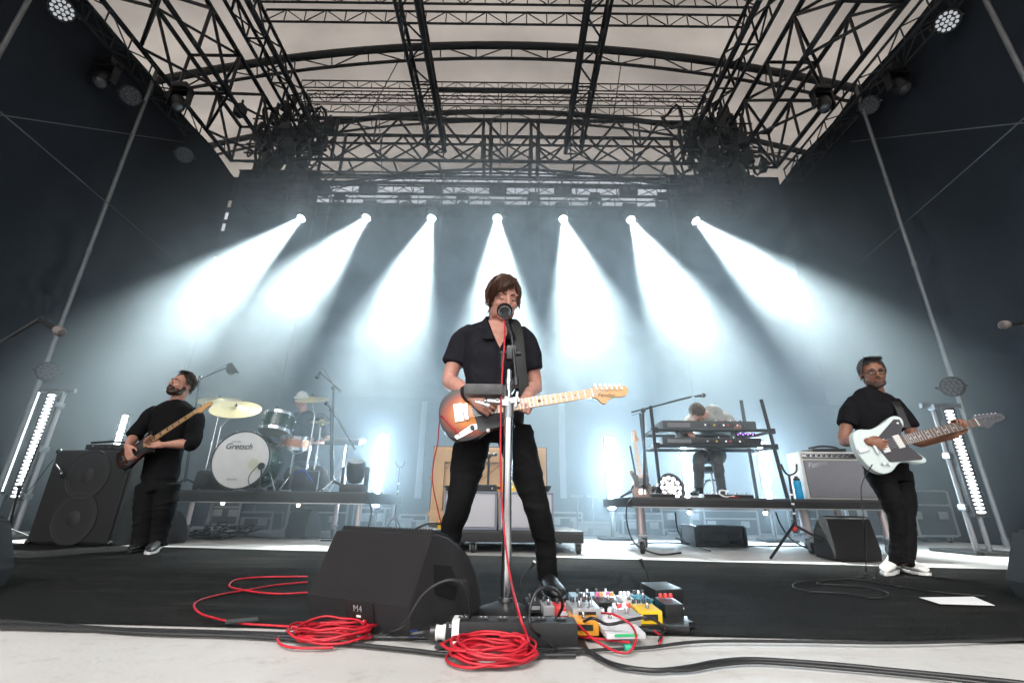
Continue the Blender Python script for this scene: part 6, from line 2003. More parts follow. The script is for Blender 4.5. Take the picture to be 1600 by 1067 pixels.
def drum(name, label, c, axis, r, depth, m, lugs=8, badge=False, head_m=None, hoop=None, group='drums of the kit'):
    axis = Vector(axis).normalized()
    c = Vector(c)
    t = thing(name, label, 'drum', c, 0, group, world=True)
    M = Matrix.Translation(c) @ axis.to_track_quat('Z', 'X').to_matrix().to_4x4()
    h = depth / 2
    MB().lathe([(r * 0.985, -h), (r, -h + 0.004), (r, h - 0.004), (r * 0.985, h)], 40, M).build('shell', m, t)
    for s in (-1, 1):
        e = h * s
        hp = MB().lathe([(r * 0.99, e - s * 0.030), (r * 1.045, e - s * 0.030), (r * 1.045, e + s * 0.012), (r * 1.005, e + s * 0.012), (r * 1.0, e)], 40, M).build('hoop', hoop or m_chrome, t)
        MB().lathe([(r * 1.0, e + s * 0.001), (r * 0.9, e + s * 0.004), (0, e + s * 0.005)], 40, M).build('drum_head', head_m or m_head, t)
    for k in range(lugs):
        a = 2 * math.pi * (k + 0.5) / lugs
        for s in (-1, 1):
            p = M @ Vector((math.cos(a) * (r + 0.012), math.sin(a) * (r + 0.012), s * h * 0.5))
            q = M @ Vector((math.cos(a) * (r * 1.05 + 0.004), math.sin(a) * (r * 1.05 + 0.004), s * (h + 0.012)))
            MB().ball(p, 0.014, 8, 6).cyl(p, q, 0.0045, n=6).build('lug', m_chrome, t)
    if badge:
        q = M @ Vector((0, -(r + 0.003), 0))
        MB().cyl(M @ Vector((0, -r, 0)), q, 0.022, n=14).build('badge', m_brass, t)
    return t, M


BDc = P(388, 722, DR_Y0 + 0.28)
br_ = 0.355
BDc.z = DR_Z + br_ * 1.045 + 0.012
bd_, BM = drum('bass_drum', 'large bass drum with white front head and script lettering', BDc, (0.06, -1, 0.0), br_, 0.42, m_green, 10, hoop=mat('dark_hoop', (0.02, 0.022, 0.022), 0.35))
fm = frame(BDc + Vector((0.012, -0.218, 0)), (1, 0.06, 0), z=(0.06, -1, 0))
text_mesh('Gretsch', 0.105, fm @ Matrix.Translation((-0.055, 0.165, 0.002)), m_inlay, 'lettering', bd_, 0.0006, 0.3, bold=0.001)
text_mesh('drums', 0.05, fm @ Matrix.Translation((-0.06, -0.245, 0.002)), mat('grey_print', (0.25, 0.25, 0.27), 0.6), 'lettering', bd_, 0.0006, 0.2)
text_mesh('THAT GREAT', 0.022, fm @ Matrix.Translation((-0.095, 0.225, 0.002)), m_inlay, 'lettering', bd_, 0.0006)
MB().lathe([(0.085, 0), (0.085, 0.006), (0.062, 0.006), (0.062, 0)], 28, fm @ Matrix.Translation((0.175, -0.06, -0.002))).build('port_ring', mat('cream_ring', (0.70, 0.68, 0.55), 0.6), bd_)
MB().cyl(fm @ Vector((0.175, -0.06, -0.004)), fm @ Vector((0.175, -0.06, 0.0035)), 0.062, n=24).build('port_hole', mat('port_cream', (0.62, 0.60, 0.50), 0.7), bd_)
for s in (-1, 1):
    MB().tube([BM @ Vector((s * br_ * 0.9, -br_ * 0.5, 0.08)) if False else BDc + Vector((s * br_ * 0.92, -0.05, -br_ * 0.35)), Vector((BDc.x + s * (br_ + 0.14), BDc.y - 0.14, DR_Z + 0.008))], 0.009, 8).build('spur', m_chrome, bd_)
rt_, _M = drum('rack_tom', 'green rack tom with pale lower head tilted above the bass drum', P(434, 662, DR_Y0 + 0.42), (0.03, 0.22, 1), 0.205, 0.25, m_green, 8, True, head_m=mat('tom_skin', (0.52, 0.50, 0.40), 0.6))
MB().cyl(P(420, 690, DR_Y0 + 0.45), BDc + Vector((0.10, 0.1, br_)), 0.014, n=10).build('mount', m_chrome, rt_)
ft_, _M = drum('floor_tom', 'green floor tom standing behind the bass drum', Vector((P(372, 690, DR_Y0 + 0.85).x, DR_Y0 + 0.85, DR_Z + 0.50)), (0, -0.04, 1), 0.215, 0.40, m_green, 8)
for k in range(3):
    a = 2.1 * k - 1.2
    cx2 = ft_.location
    MB().cyl(cx2 + Vector((0.235 * math.cos(a), 0.235 * math.sin(a), 0.1)), Vector((cx2.x + 0.24 * math.cos(a), cx2.y + 0.24 * math.sin(a), DR_Z + 0.006)), 0.008, n=8).build('leg', m_chrome, ft_)
sn_, _M = drum('snare_drum', 'copper snare drum between the bass drum and the drummer', P(462, 692, DR_Y0 + 0.60), (0.06, -0.10, 1), 0.195, 0.17, m_copper, 10)
z0 = sn_.location.z
MB().cyl(sn_.location - Vector((0, 0, 0.12)), Vector((sn_.location.x, sn_.location.y, DR_Z + 0.16)), 0.014, n=10).build('stand_tube', m_chrome, sn_)
for k in range(3):
    a = 2.1 * k + 0.5
    MB().tube([Vector((sn_.location.x, sn_.location.y, DR_Z + 0.22)), Vector((sn_.location.x + 0.25 * math.cos(a), sn_.location.y + 0.25 * math.sin(a), DR_Z + 0.01))], 0.009, 8).build('stand_leg', m_chrome, sn_)
    MB().tube([sn_.location + Vector((0, 0, -0.16)), sn_.location + Vector((0.20 * math.cos(a), 0.20 * math.sin(a), -0.085))], 0.008, 8).build('basket_arm', m_chrome, sn_)


def cymbal(label, c, r, nrm, stand_xy, tube_from=None, base_z=DR_Z, hat=False):
    c = Vector(c)
    nrm = Vector(nrm).normalized()
    t = thing('hi_hat' if hat else 'cymbal', label, 'cymbal', (stand_xy[0], stand_xy[1], base_z), 0, 'cymbals of the kit', world=True)
    M = Matrix.Translation(c) @ nrm.to_track_quat('Z', 'Y').to_matrix().to_4x4()
    pr = [(0.006, 0.030), (0.03 , 0.028), (r * 0.20, 0.012), (r * 0.23, 0.006), (r * 0.6, -0.004), (r, -0.022), (r * 0.999, -0.024), (r * 0.6, -0.006), (r * 0.23, 0.004), (0.03, 0.026), (0.006, 0.028)]
    MB().lathe(pr, 48, M).build('disc', m_brass, t)
    if hat:
        M2 = Matrix.Translation(c - nrm * 0.03) @ (-nrm).to_track_quat('Z', 'Y').to_matrix().to_4x4()
        MB().lathe(pr, 48, M2).build('disc', m_brass, t)
    MB().cyl(c + nrm * 0.075, c - nrm * 0.06, 0.006, n=8).ball(c + nrm * 0.04, 0.014, 8, 6).cyl(c + nrm * 0.032, c + nrm * 0.045, 0.022, n=12).build('wing_nut', m_blackp, t)
    sx, sy = stand_xy
    tp = Vector((sx, sy, c.z - 0.12)) if (Vector((sx, sy, 0)) - Vector((c.x, c.y, 0))).length < 0.06 else Vector((sx, sy, c.z - 0.25))
    MB().cyl(c - nrm * 0.05, tp, 0.0095, n=10).build('tilter', m_chrome, t)
    zm = base_z + (tp.z - base_z) * 0.55
    MB().cyl((sx, sy, zm), tp, 0.010, n=10).build('upper_tube', m_chrome, t)
    MB().cyl((sx, sy, base_z + 0.08), (sx, sy, zm), 0.014, n=10).build('lower_tube', m_chrome, t)
    MB().cyl((sx, sy, zm - 0.02), (sx, sy, zm + 0.04), 0.020, n=10).build('collar', m_chrome, t)
    for k in range(3):
        a = 2.094 * k + 0.7
        MB().tube([Vector((sx, sy, base_z + 0.32)), Vector((sx + 0.27 * math.cos(a), sy + 0.27 * math.sin(a), base_z + 0.012))], 0.010, 8).build('leg', m_chrome, t)
        MB().tube([Vector((sx, sy, base_z + 0.09)), Vector((sx + 0.17 * math.cos(a), sy + 0.17 * math.sin(a), base_z + 0.13))], 0.007, 8).build('brace', m_chrome, t)
    return t


c = P(369, 637, DR_Y0 + 0.45)
cymbal('large brass ride cymbal tilted toward the front beside the bass neck', c, 0.33, (0.16, -0.50, 0.85), (P(338, 700, DR_Y0 + 0.55).x, DR_Y0 + 0.55))
c = P(343, 624, DR_Y0 + 0.95)
cymbal('brass crash cymbal half hidden behind the larger one', c, 0.30, (0.10, -0.42, 0.9), (P(330, 700, DR_Y0 + 1.0).x, DR_Y0 + 1.0))
c = P(488, 622, DR_Y0 + 0.55)
cymbal('brass crash cymbal hiding the drummer face', c, 0.235, (0.0, -0.40, 0.92), (P(484, 700, DR_Y0 + 0.6).x, DR_Y0 + 0.6))
c = P(503, 658, DR_Y0 + 0.78)
cymbal('closed hi-hat cymbals at the drummer side', c, 0.185, (0.0, -0.10, 1), (c.x, c.y), hat=True)
# drum throne
tp_ = Vector((P(478, 735, DY).x, DY, DR_Z))
t = thing('drum_throne', 'round black stool under the drummer', 'stool', tp_, 0)
MB().lathe([(0, 0.36), (0.17, 0.36), (0.185, 0.38), (0.18, 0.44), (0.15, 0.455), (0, 0.455)], 24).build('seat', m_tolex, t)
MB().cyl((0, 0, 0.10), (0, 0, 0.36), 0.02, n=10).build('post', m_chrome, t)
for k in range(3):
    a = 2.1 * k
    MB().tube([(0, 0, 0.22), (0.24 * math.cos(a), 0.24 * math.sin(a), 0.01)], 0.011, 8).build('leg', m_chrome, t)
# drum microphones
bs = P(404, 765, DR_Y0 + 0.03)
t = thing('boom_stand', 'short black stand holding a microphone at the bass drum', 'mic stand', (bs.x, DR_Y0 + 0.03, DR_Z), 0, 'boom microphone stands', world=True)
MB().lathe([(0.07, 0), (0.07, 0.015), (0.02, 0.05), (0.012, 0.06), (0.012, 0.20), (0, 0.20)], 18, Matrix.Translation((bs.x, DR_Y0 + 0.03, DR_Z))).build('base', m_blackp, t)
kp = P(408, 728, DR_Y0 + 0.02)
MB().cyl((bs.x, DR_Y0 + 0.03, DR_Z + 0.19), kp, 0.009, n=8).build('boom', m_dkm, t)
tm = thing('microphone', 'stubby black microphone at the bass drum port', 'microphone', kp, 0, 'microphones', world=True)
MB().lathe([(0, -0.06), (0.03, -0.055), (0.042, -0.03), (0.042, 0.03), (0.035, 0.05), (0, 0.055)], 18, Matrix.Translation(kp) @ Vector((0.5, -0.8, 0.05)).to_track_quat('Z', 'Y').to_matrix().to_4x4()).build('mic_head', m_grille, tm)
MB().tube(spline([kp + Vector((-0.04, -0.02, -0.01)), kp + Vector((-0.10, -0.03, -0.1)), P(388, 752, DR_Y0 + 0.02), Vector((P(392, 765, DR_Y0).x, DR_Y0 + 0.04, DR_Z + 0.008))], 5), 0.005, 6).build('lead', m_rubber, tm)
# overhead stand over the ride with a shaded lamp-like mic, tall stand on the other side
pb = Vector((P(287, 760, DR_Y0 + 0.2).x, DR_Y0 + 0.2, DR_Z + 0.006))
boom_stand('tall black boom stand between the bassist and the drum kit', pb, P(313, 590, DR_Y0 + 0.3), P(300, 597, DR_Y0 + 0.3), P(358, 573, DR_Y0 + 0.3), P(363, 584, DR_Y0 + 0.28), 'dark overhead microphone hanging above the ride cymbal', None, r=0.013, micr=0.05, mL=0.14)
MBs = MB().add([P(354, 570, DR_Y0 + 0.27), P(362, 566, DR_Y0 + 0.27), P(374, 583, DR_Y0 + 0.22), P(353, 582, DR_Y0 + 0.22), P(354, 570, DR_Y0 + 0.30), P(362, 566, DR_Y0 + 0.30), P(374, 583, DR_Y0 + 0.36), P(353, 582, DR_Y0 + 0.36)], [(0, 1, 2, 3), (7, 6, 5, 4), (0, 4, 5, 1), (1, 5, 6, 2), (2, 6, 7, 3), (3, 7, 4, 0)])
tag(MBs.build('mic_shade', m_blackp), 'dark flared shade clipped above the ride cymbal', 'shade')
pb = Vector((P(521, 765, DR_Y0 + 0.3).x, DR_Y0 + 0.25, DR_Z + 0.006))
boom_stand('tall black boom stand at the hi-hat end of the drum riser', pb, P(521, 606, DR_Y0 + 0.3), P(533, 611, DR_Y0 + 0.3), P(500, 582, DR_Y0 + 0.3), P(494, 592, DR_Y0 + 0.3), 'small microphone hanging above the hi-hat end of the kit', None, r=0.013, micr=0.028, mL=0.12)
boom_stand('second boom stand with its arm sloping down past the hi-hat', pb + Vector((-0.06, 0.12, 0)), P(517, 640, DR_Y0 + 0.35), P(556, 703, DR_Y0 + 0.3), P(514, 634, DR_Y0 + 0.3), P(508, 628, DR_Y0 + 0.28), 'round headed microphone beside the crash cymbal', None, r=0.012, micr=0.03, mL=0.12)
tm = thing('microphone', 'small microphone clipped to the rack tom rim', 'microphone', P(433, 645, DR_Y0 + 0.42), 0, 'microphones', world=True)
mic(tm, P(434, 646, DR_Y0 + 0.38), P(431, 624, DR_Y0 + 0.42), 0.022, 0.12)
# wedges and pads on the drum riser
PR3 = [(0.02, 0.0), (0.0, 0.06), (0.06, 0.24), (0.10, 0.25), (0.20, 0.24), (0.30, 0.18), (0.37, 0.08), (0.38, 0.02), (0.36, 0.0)]
def mini_wedge(label, px0, px1, Y, z, sc=1.0, rot=0.0, cat='floor monitor'):
    a, b = P(px0, 760, Y), P(px1, 760, Y)
    a.z = b.z = z + 0.002
    b.y += rot
    return wedge('stage_monitor', label, a, b, [(p * sc, q * sc) for p, q in PR3], 'monitors on and under the risers', (3, 7), False, sub=False)
mini_wedge('dark wedge monitor on the drum riser between the bassist and the bass drum', 300, 345, DR_Y0 + 0.10, DR_Z, 0.95, 0.1)
mini_wedge('dark wedge monitor with blue trim in front of the hi-hat stand', 455, 490, DR_Y0 + 0.06, DR_Z, 1.05, 0.1)
tag(MB().tube(spline([P(461, 740, DR_Y0 + 0.05), P(475, 735, DR_Y0 + 0.02), P(488, 752, DR_Y0 + 0.02)], 5), 0.008, 6).build('blue_cable', mat('blue_cable', (0.02, 0.06, 0.35), 0.5)), 'blue cable draped over the wedge by the hi-hat', 'cable')
c = P(555, 745, DR_Y0 + 0.22)
t = thing('moving_head_lamp', 'dark floor lamp head at the corner of the drum riser', 'stage lamp', (c.x, c.y, DR_Z), 0, 'floor lamps', world=True)
MB().box((c.x, c.y, DR_Z + 0.05), (0.30, 0.26, 0.10), None, 0.02).build('base', m_blackp, t)
for s in (-1, 1):
    MB().box((c.x + s * 0.15, c.y, DR_Z + 0.20), (0.03, 0.12, 0.24), None, 0.01).build('yoke_arm', m_blackp, t)
MB().lathe([(0, -0.14), (0.09, -0.13), (0.12, -0.05), (0.125, 0.05), (0.11, 0.13), (0.10, 0.14), (0, 0.13)], 20, Matrix.Translation((c.x, c.y, DR_Z + 0.26)) @ Vector((0.1, -0.4, 1)).to_track_quat('Z', 'Y').to_matrix().to_4x4()).build('head', m_blackp, t)
# percussion rack pad at the far end
c = P(540, 690, DR_Y0 + 0.8)
t = thing('sample_pad', 'flat electronic pad on a chrome stand beside the hi-hat', 'pad', (c.x, c.y, DR_Z), 0, None, world=True)
MB().box(c, (0.50, 0.32, 0.06), (0.25, 0, 0), 0.015).build('case', m_blackp, t)
for i in range(4):
    MB().box(c + Vector((-0.18 + 0.12 * i, -0.02, 0.036)), (0.10, 0.2, 0.012), (0.25, 0, 0), 0.006).build('pad', mat('grey_pad', (0.25, 0.25, 0.27), 0.5), t)
MB().cyl(c - Vector((0, 0, 0.03)), (c.x, c.y, DR_Z + 0.1), 0.016, n=10).build('post', m_chrome, t)
for k in range(3):
    a = 2.1 * k + 0.3
    MB().tube([(c.x, c.y, DR_Z + 0.35), (c.x + 0.28 * math.cos(a), c.y + 0.28 * math.sin(a), DR_Z + 0.01)], 0.012, 8).build('leg', m_chrome, t)
    MB().tube([(c.x + 0.1 * math.cos(a), c.y + 0.1 * math.sin(a), DR_Z + 0.5), (c.x + 0.2 * math.cos(a + 0.5), c.y + 0.2 * math.sin(a + 0.5), DR_Z + 0.15)], 0.006, 6).build('brace', m_chrome, t)

# ================================================================== piano and two amplifiers
m_pw = mat('pale_piano_wood', (0.52, 0.31, 0.15), 0.5, col2=(0.44, 0.25, 0.11), vscale=5, stretch=(1, 1, 0.3))
m_pw2 = mat('piano_panel_wood', (0.58, 0.36, 0.18), 0.55, col2=(0.50, 0.30, 0.14), vscale=6, stretch=(1, 1, 0.3))
PY = PR_Y0 + 0.82
px0_, px1_ = P(672, 760, PY).x, P(856, 760, PY).x
pz1 = P(760, 697, PY).z
t = thing('upright_piano', 'upright piano with its bare wooden rear toward the audience', 'piano', ((px0_ + px1_) / 2, PY, PR_Z), 0, None, world=True)
pw_ = px1_ - px0_
ph_ = pz1 - PR_Z
pcx = (px0_ + px1_) / 2
MB().box((pcx, PY + 0.28, PR_Z + ph_ / 2 + 0.004), (pw_, 0.45, ph_), None, 0.01).build('case', mat('dark_piano_case', (0.03, 0.024, 0.02), 0.4), t)
MB().box((pcx, PY + 0.045, PR_Z + ph_ / 2 + 0.004), (pw_ - 0.03, 0.02, ph_ - 0.03)).build('soundboard', m_pw2, t)
for k, x in enumerate((px0_ + 0.10, px0_ + pw_ * 0.36, px0_ + pw_ * 0.64, px1_ - 0.10)):
    MB().box((x, PY + 0.0, PR_Z + ph_ / 2), (0.13 if k in (0, 3) else 0.09, 0.07, ph_ - 0.05), None, 0.006).build('post', m_pw, t)
for z in (PR_Z + 0.10, pz1 - 0.12):
    MB().box((pcx, PY - 0.003, z), (pw_ - 0.04, 0.07, 0.16), None, 0.006).build('rail', m_pw, t)
for k in range(8):
    x = px0_ + 0.20 + (pw_ - 0.4) * (k % 4) / 3.4
    z = PR_Z + 0.30 + 0.42 * (k // 4)
    MB().box((x, PY + 0.022, z), (0.55, 0.028, 0.035), (0, R(-40), 0), 0.004).build('rib', m_pw, t)
AMY = PR_Y0 + 0.12
for (a0, a1, lb) in ((692, 777, 'white fronted guitar cabinet before the piano, drum side'), (779, 866, 'white fronted guitar cabinet before the piano, keyboard side')):
    x0_, x1_ = P(a0, 800, AMY).x, P(a1, 800, AMY).x
    z1_ = P(780, 768, AMY).z
    t = thing('guitar_cabinet', lb, 'amplifier', ((x0_ + x1_) / 2, AMY, PR_Z), 0, 'white fronted cabinets', world=True)
    m_sil = mat('blue_grey_tolex', (0.22, 0.24, 0.29), 0.55, bump=0.2, bscale=200)
    h_ = z1_ - PR_Z
    MB().box(((x0_ + x1_) / 2, AMY + 0.16, PR_Z + h_ / 2 + 0.003), (x1_ - x0_ - 0.004, 0.29, h_), None, 0.008).build('case', m_sil, t)
    MB().box(((x0_ + x1_) / 2, AMY + 0.010, PR_Z + h_ / 2 + 0.003), (x1_ - x0_ - 0.055, 0.02, h_ - 0.05), None, 0.003).build('grille_cloth', mat('white_grille', (0.58, 0.57, 0.60), 0.8, col2=(0.50, 0.49, 0.52), vscale=120, bump=0.3, bscale=400), t)
    for (zz_, w2, h2) in ((h_ - 0.010, x1_ - x0_ - 0.01, 0.020), (0.013, x1_ - x0_ - 0.01, 0.020)):
        MB().box(((x0_ + x1_) / 2, AMY + 0.004, PR_Z + zz_), (w2, 0.03, h2), None, 0.003).build('front_trim', m_sil, t)
    MB().tube([((x0_ + x1_) / 2 - 0.1, AMY + 0.15, z1_ + 0.006), ((x0_ + x1_) / 2, AMY + 0.15, z1_ + 0.02), ((x0_ + x1_) / 2 + 0.1, AMY + 0.15, z1_ + 0.006)], 0.012, 8).build('handle', m_blackp, t)
zt_ = P(780, 768, AMY).z + 0.006
def on_amp(name, label, cat, px, build):
    x = P(px, 765, AMY + 0.12).x
    t = thing(name, label, cat, (x, AMY + 0.12, zt_), 0)
    build(t)
on_amp('bowl', 'small black bowl on the cabinet nearer the keyboards', 'bowl', 851, lambda t: MB().lathe([(0.04, 0), (0.05, 0.005), (0.078, 0.06), (0.082, 0.062), (0.076, 0.06), (0.05, 0.012), (0, 0.012)], 24).build('shell', m_blackp, t))
on_amp('amp_head', 'low black effects case on the cabinet nearer the drums', 'amplifier', 758, lambda t: (MB().box((0, 0, 0.035), (0.26, 0.16, 0.066), None, 0.01).build('case', m_tolex, t), MB().cyl((0.08, -0.08, 0.03), (0.08, -0.094, 0.03), 0.01, n=10).build('knob', m_chrome, t)))
on_amp('orange_box', 'small orange box on the white fronted cabinet behind the singer legs', 'box', 779, lambda t: (MB().box((0, 0, 0.035), (0.14, 0.13, 0.066), None, 0.006).build('case', pm('orange', (0.75, 0.33, 0.02)), t), MB().box((0.0, -0.066, 0.035), (0.08, 0.004, 0.03)).build('front_label', m_inlay, t)))
on_amp('yellow_box', 'small yellow box beside the orange one on the white cabinet', 'box', 798, lambda t: (MB().box((0, 0, 0.03), (0.10, 0.12, 0.06), None, 0.006).build('case', pm('yellow', (0.80, 0.52, 0.02)), t), MB().cyl((0, 0, 0.06), (0, 0, 0.075), 0.01, n=10).build('knob', m_blackp, t)))
on_amp('dark_bowl', 'dark shallow bowl on the cabinet nearer the drums', 'bowl', 704, lambda t: MB().lathe([(0.05, 0), (0.06, 0.005), (0.088, 0.05), (0.092, 0.052), (0.086, 0.05), (0.05, 0.012), (0, 0.012)], 24).build('shell', m_blackp, t))
x = P(764, 720, PY - 0.2).x
boom_stand('thin upright microphone stand against the rear of the piano', (x, PY - 0.25, PR_Z + 0.006), (x, PY - 0.25, P(764, 712, PY - 0.25).z), (x - 0.02, PY - 0.25, P(764, 711, PY - 0.25).z), (x + 0.02, PY - 0.24, P(764, 711, PY - 0.25).z), (x + 0.10, PY - 0.22, P(764, 709, PY - 0.2).z), 'microphone at the rear of the piano glimpsed between the singer legs', None, tri=False, r=0.014)
tag(MB().cyl((P(687, 822, AMY).x, AMY - 0.02, PR_Z + 0.004), (P(687, 822, AMY).x, AMY - 0.02, PR_Z + 0.09), 0.02, n=12).build('yellow_connector', pm('yellow', (0.80, 0.52, 0.02))), 'yellow connector standing on the low riser corner', 'connector')
cable('black_cable', 'black cable hump on the corner of the low piano riser', [(qx0 + 0.02, PR_Y0 + 0.05, PR_Z + 0.01), (qx0 + 0.15, PR_Y0 + 0.06, PR_Z + 0.06), (qx0 + 0.30, PR_Y0 + 0.08, PR_Z + 0.05), (qx0 + 0.42, PR_Y0 + 0.1, PR_Z + 0.012)], 0.012, m_rubber, 'black cables')
# empty guitar stand between drums and piano
def guitar_stand(label, foot, top, fork=0.09, tri=0.26, m=None):
    foot, top = Vector(foot), Vector(top)
    m = m or m_dkm
    t = thing('guitar_stand', label, 'guitar stand', foot, 0, 'empty guitar stands', world=True)
    md = foot.lerp(top, 0.42)
    MB().cyl(foot + Vector((0, 0, 0.22)), md, 0.017, n=10).build('lower_tube', m, t)
    MB().cyl(md, top, 0.012, n=10).build('upper_tube', m_alu if m is None else m, t)
    for k in range(7):
        MB().cyl(md + (top - md) * (0.05 + 0.1 * k), md + (top - md) * (0.09 + 0.1 * k), 0.0145, n=10).build('tape_ring', m_white if k % 2 else m_dkm, t)
    MB().tube(spline([top + Vector((-fork * 0.7, -0.02, fork)), top + Vector((-fork * 0.5, -0.02, fork * 0.35)), top, top + Vector((fork * 0.6, -0.02, fork * 0.3)), top + Vector((fork * 0.8, -0.02, fork))], 4), 0.011, 8).build('yoke', m_blackp, t)
    for k in range(3):
        a = 2.094 * k - 0.55
        MB().tube([foot + Vector((0, 0, 0.30)), foot + Vector((tri * math.cos(a), tri * math.sin(a), 0.008))], 0.013, 8).build('leg', m, t)
    MB().ball(foot + Vector((0, 0, 0.26)), 0.03, 10, 8).build('hub', mat('red_hub', (0.45, 0.03, 0.03), 0.5), t)
p = PF(615, 836)
guitar_stand('empty guitar stand with taped tube between the drums and the piano', (p.x, p.y, 0.004), P(625, 730, p.y), 0.10, 0.2)
p = PF(1250, 872)
guitar_stand('empty black tripod guitar stand in front of the keyboard riser', (p.x, p.y, 0.01), P(1233, 742, p.y), 0.11, 0.46)

# ================================================================== keyboards
RKY = KB_Y0 + 0.35
m_rack = mat('rack_black', (0.016, 0.016, 0.018), 0.45, metal=0.2)
t = thing('keyboard_rack', 'black tube rack holding two keyboards', 'rack', (P(1110, 775, RKY).x, RKY, KB_Z), 0, None, world=True)
lx_ = P(1023, 700, RKY).x
rx_ = P(1205, 700, RKY).x
for yy in (RKY - 0.06, RKY + 0.40):
    MB().cyl((lx_, yy, KB_Z + 0.01), (lx_ - 0.02, yy, P(1020, 636, RKY).z), 0.020, n=12).build('post', m_rack, t)
MB().cyl((rx_ + 0.05, RKY - 0.06, KB_Z + 0.01), (rx_ - 0.05, RKY - 0.06, P(1195, 626, RKY).z), 0.021, n=12).build('post', m_rack, t)
MB().cyl((rx_ - 0.06, RKY + 0.40, KB_Z + 0.01), (rx_ - 0.06, RKY + 0.40, P(1193, 626, RKY + 0.4).z), 0.022, n=12).build('post', m_rack, t)
for py in (674, 698):
    z = P(1110, py, RKY).z
    for yy in (RKY - 0.06, RKY + 0.40):
        MB().cyl((lx_, yy, z), (rx_, yy, z + 0.01), 0.020, n=10).build('crossbar', m_rack, t)
    for xx in (lx_, rx_):
        MB().cyl((xx, RKY - 0.1, z), (xx, RKY + 0.44, z), 0.020, n=10).build('arm', m_rack, t)
        MB().box((xx, RKY - 0.06, z), (0.075, 0.07, 0.065), None, 0.012).build('joint_clamp', m_rack, t)
m_kw = mat('white_key', (0.75, 0.74, 0.70), 0.35)


def keyboard(label, px0, px1, z, h, m, dep=0.34, tilt=0.0, front=None):
    x0_, x1_ = P(px0, 670, RKY).x, P(px1, 670, RKY).x
    w_ = x1_ - x0_
    cx2 = (x0_ + x1_) / 2
    t = thing('keyboard', label, 'keyboard', (cx2, RKY + 0.16, z), 0, 'stage keyboards')
    MB().box((0, 0, h / 2), (w_, dep, h), None, 0.008).build('case', m, t)
    kb = MB().box((0, 0.08, h + 0.006), (w_ * 0.86, 0.14, 0.012), None, 0.002).build('key_bed', m_blackp, t)
    n = 36
    for i in range(n):
        MB().box((-w_ * 0.42 + w_ * 0.84 * (i + 0.5) / n, 0.10, h + 0.016), (w_ * 0.84 / n * 0.9, 0.12, 0.010)).build('white_key', m_kw, kb)
    MB().box((-w_ * 0.33, -dep / 2 - 0.001, h * 0.48), (w_ * 0.24, 0.006, h * 0.5)).build('rear_panel', mat('panel_grey', (0.16, 0.16, 0.17), 0.5), t)
    for i in range(9):
        MB().cyl((-w_ * 0.05 + 0.055 * i, -dep / 2, h * 0.5), (-w_ * 0.05 + 0.055 * i, -dep / 2 - 0.012, h * 0.5), 0.012, n=10).build('socket', [m_chrome, m_blackp, pm('yellow', (0.8, 0.5, 0.02)), m_blackp, m_chrome, pm('red', (0.6, 0.03, 0.03)), m_blackp][i % 7], t)
    for i in range(6):
        MB().cyl((w_ * 0.10 + 0.06 * i, -0.10, h), (w_ * 0.10 + 0.06 * i, -0.10, h + 0.02), 0.012, n=10).build('knob', [m_chrome, pm('k_pink', (0.55, 0.1, 0.3)), m_blackp][i % 3], t)
    return t


zu = P(1110, 674, RKY).z + 0.022
zl = P(1110, 698, RKY).z + 0.022
keyboard('upper keyboard on the rack, dark grey with a pale rear panel', 1036, 1182, zu, 0.105, mat('kb_grey', (0.05, 0.05, 0.053), 0.45, var=0.1))
keyboard('lower keyboard on the rack, slim and black with violet glow', 1033, 1186, zl, 0.085, mat('kb_black', (0.012, 0.012, 0.014), 0.35))
x0_ = P(1140, 670, RKY).x
t = thing('synth_module', 'small module with violet lights on the lower keyboard', 'synthesizer', (P(1165, 676, RKY).x, RKY + 0.08, zl + 0.10), 0)
MB().box((0, 0, 0.025), (0.24, 0.14, 0.05), None, 0.006).build('case', m_blackp, t)
for i in range(7):
    MB().ball((-0.09 + 0.03 * i, -0.072, 0.03 + 0.012 * (i % 2)), 0.008, 6, 4).build('light', mat('violet_light', (0.2, 0.1, 0.6), 0.4, emit=(0.3, 0.12, 1.0), estr=4), t)
# stool
t = thing('keyboard_stool', 'small stool with chrome post under the keyboard player', 'stool', (P(1112, 712, KY).x, KY + 0.10, KB_Z), 0)
zs = P(1112, 716, KY).z - KB_Z - 0.10
MB().lathe([(0, zs - 0.07), (0.16, zs - 0.07), (0.175, zs - 0.05), (0.17, zs - 0.01), (0.15, zs), (0, zs)], 24).build('seat', m_tolex, t)
MB().cyl((0, 0, 0.08), (0, 0, zs - 0.06), 0.020, n=10).build('post', m_chrome, t)
for k in range(4):
    a = math.pi / 2 * k + 0.4
    MB().tube(spline([(0, 0, 0.24), (0.12 * math.cos(a), 0.12 * math.sin(a), 0.2), (0.24 * math.cos(a), 0.24 * math.sin(a), 0.01)], 4), 0.011, 8).build('leg', m_chrome, t)
# microphone over the keys
bx_ = P(1008, 770, RKY + 0.1)
boom_stand('black boom stand at the end of the keyboard rack', (bx_.x, RKY + 0.1, KB_Z + 0.004), P(1005, 641, RKY + 0.1), P(987, 644, RKY + 0.1), P(1080, 620, RKY + 0.25), P(1102, 617, RKY + 0.3), 'microphone reaching over the bent keyboard player', None, r=0.014, micr=0.03, mL=0.16)
# floor wash lamps on the riser
wash(P(1048, 762, KB_Y0 + 0.3), (0.25, -1, 0.25), 'round white lit wash lamp beside the keyboard player shoes', 'floor lamps', 1.15, em=mat('lit_led_soft', (0.8, 0.8, 0.8), 0.3, emit=(1.0, 0.95, 0.97), estr=3.0))
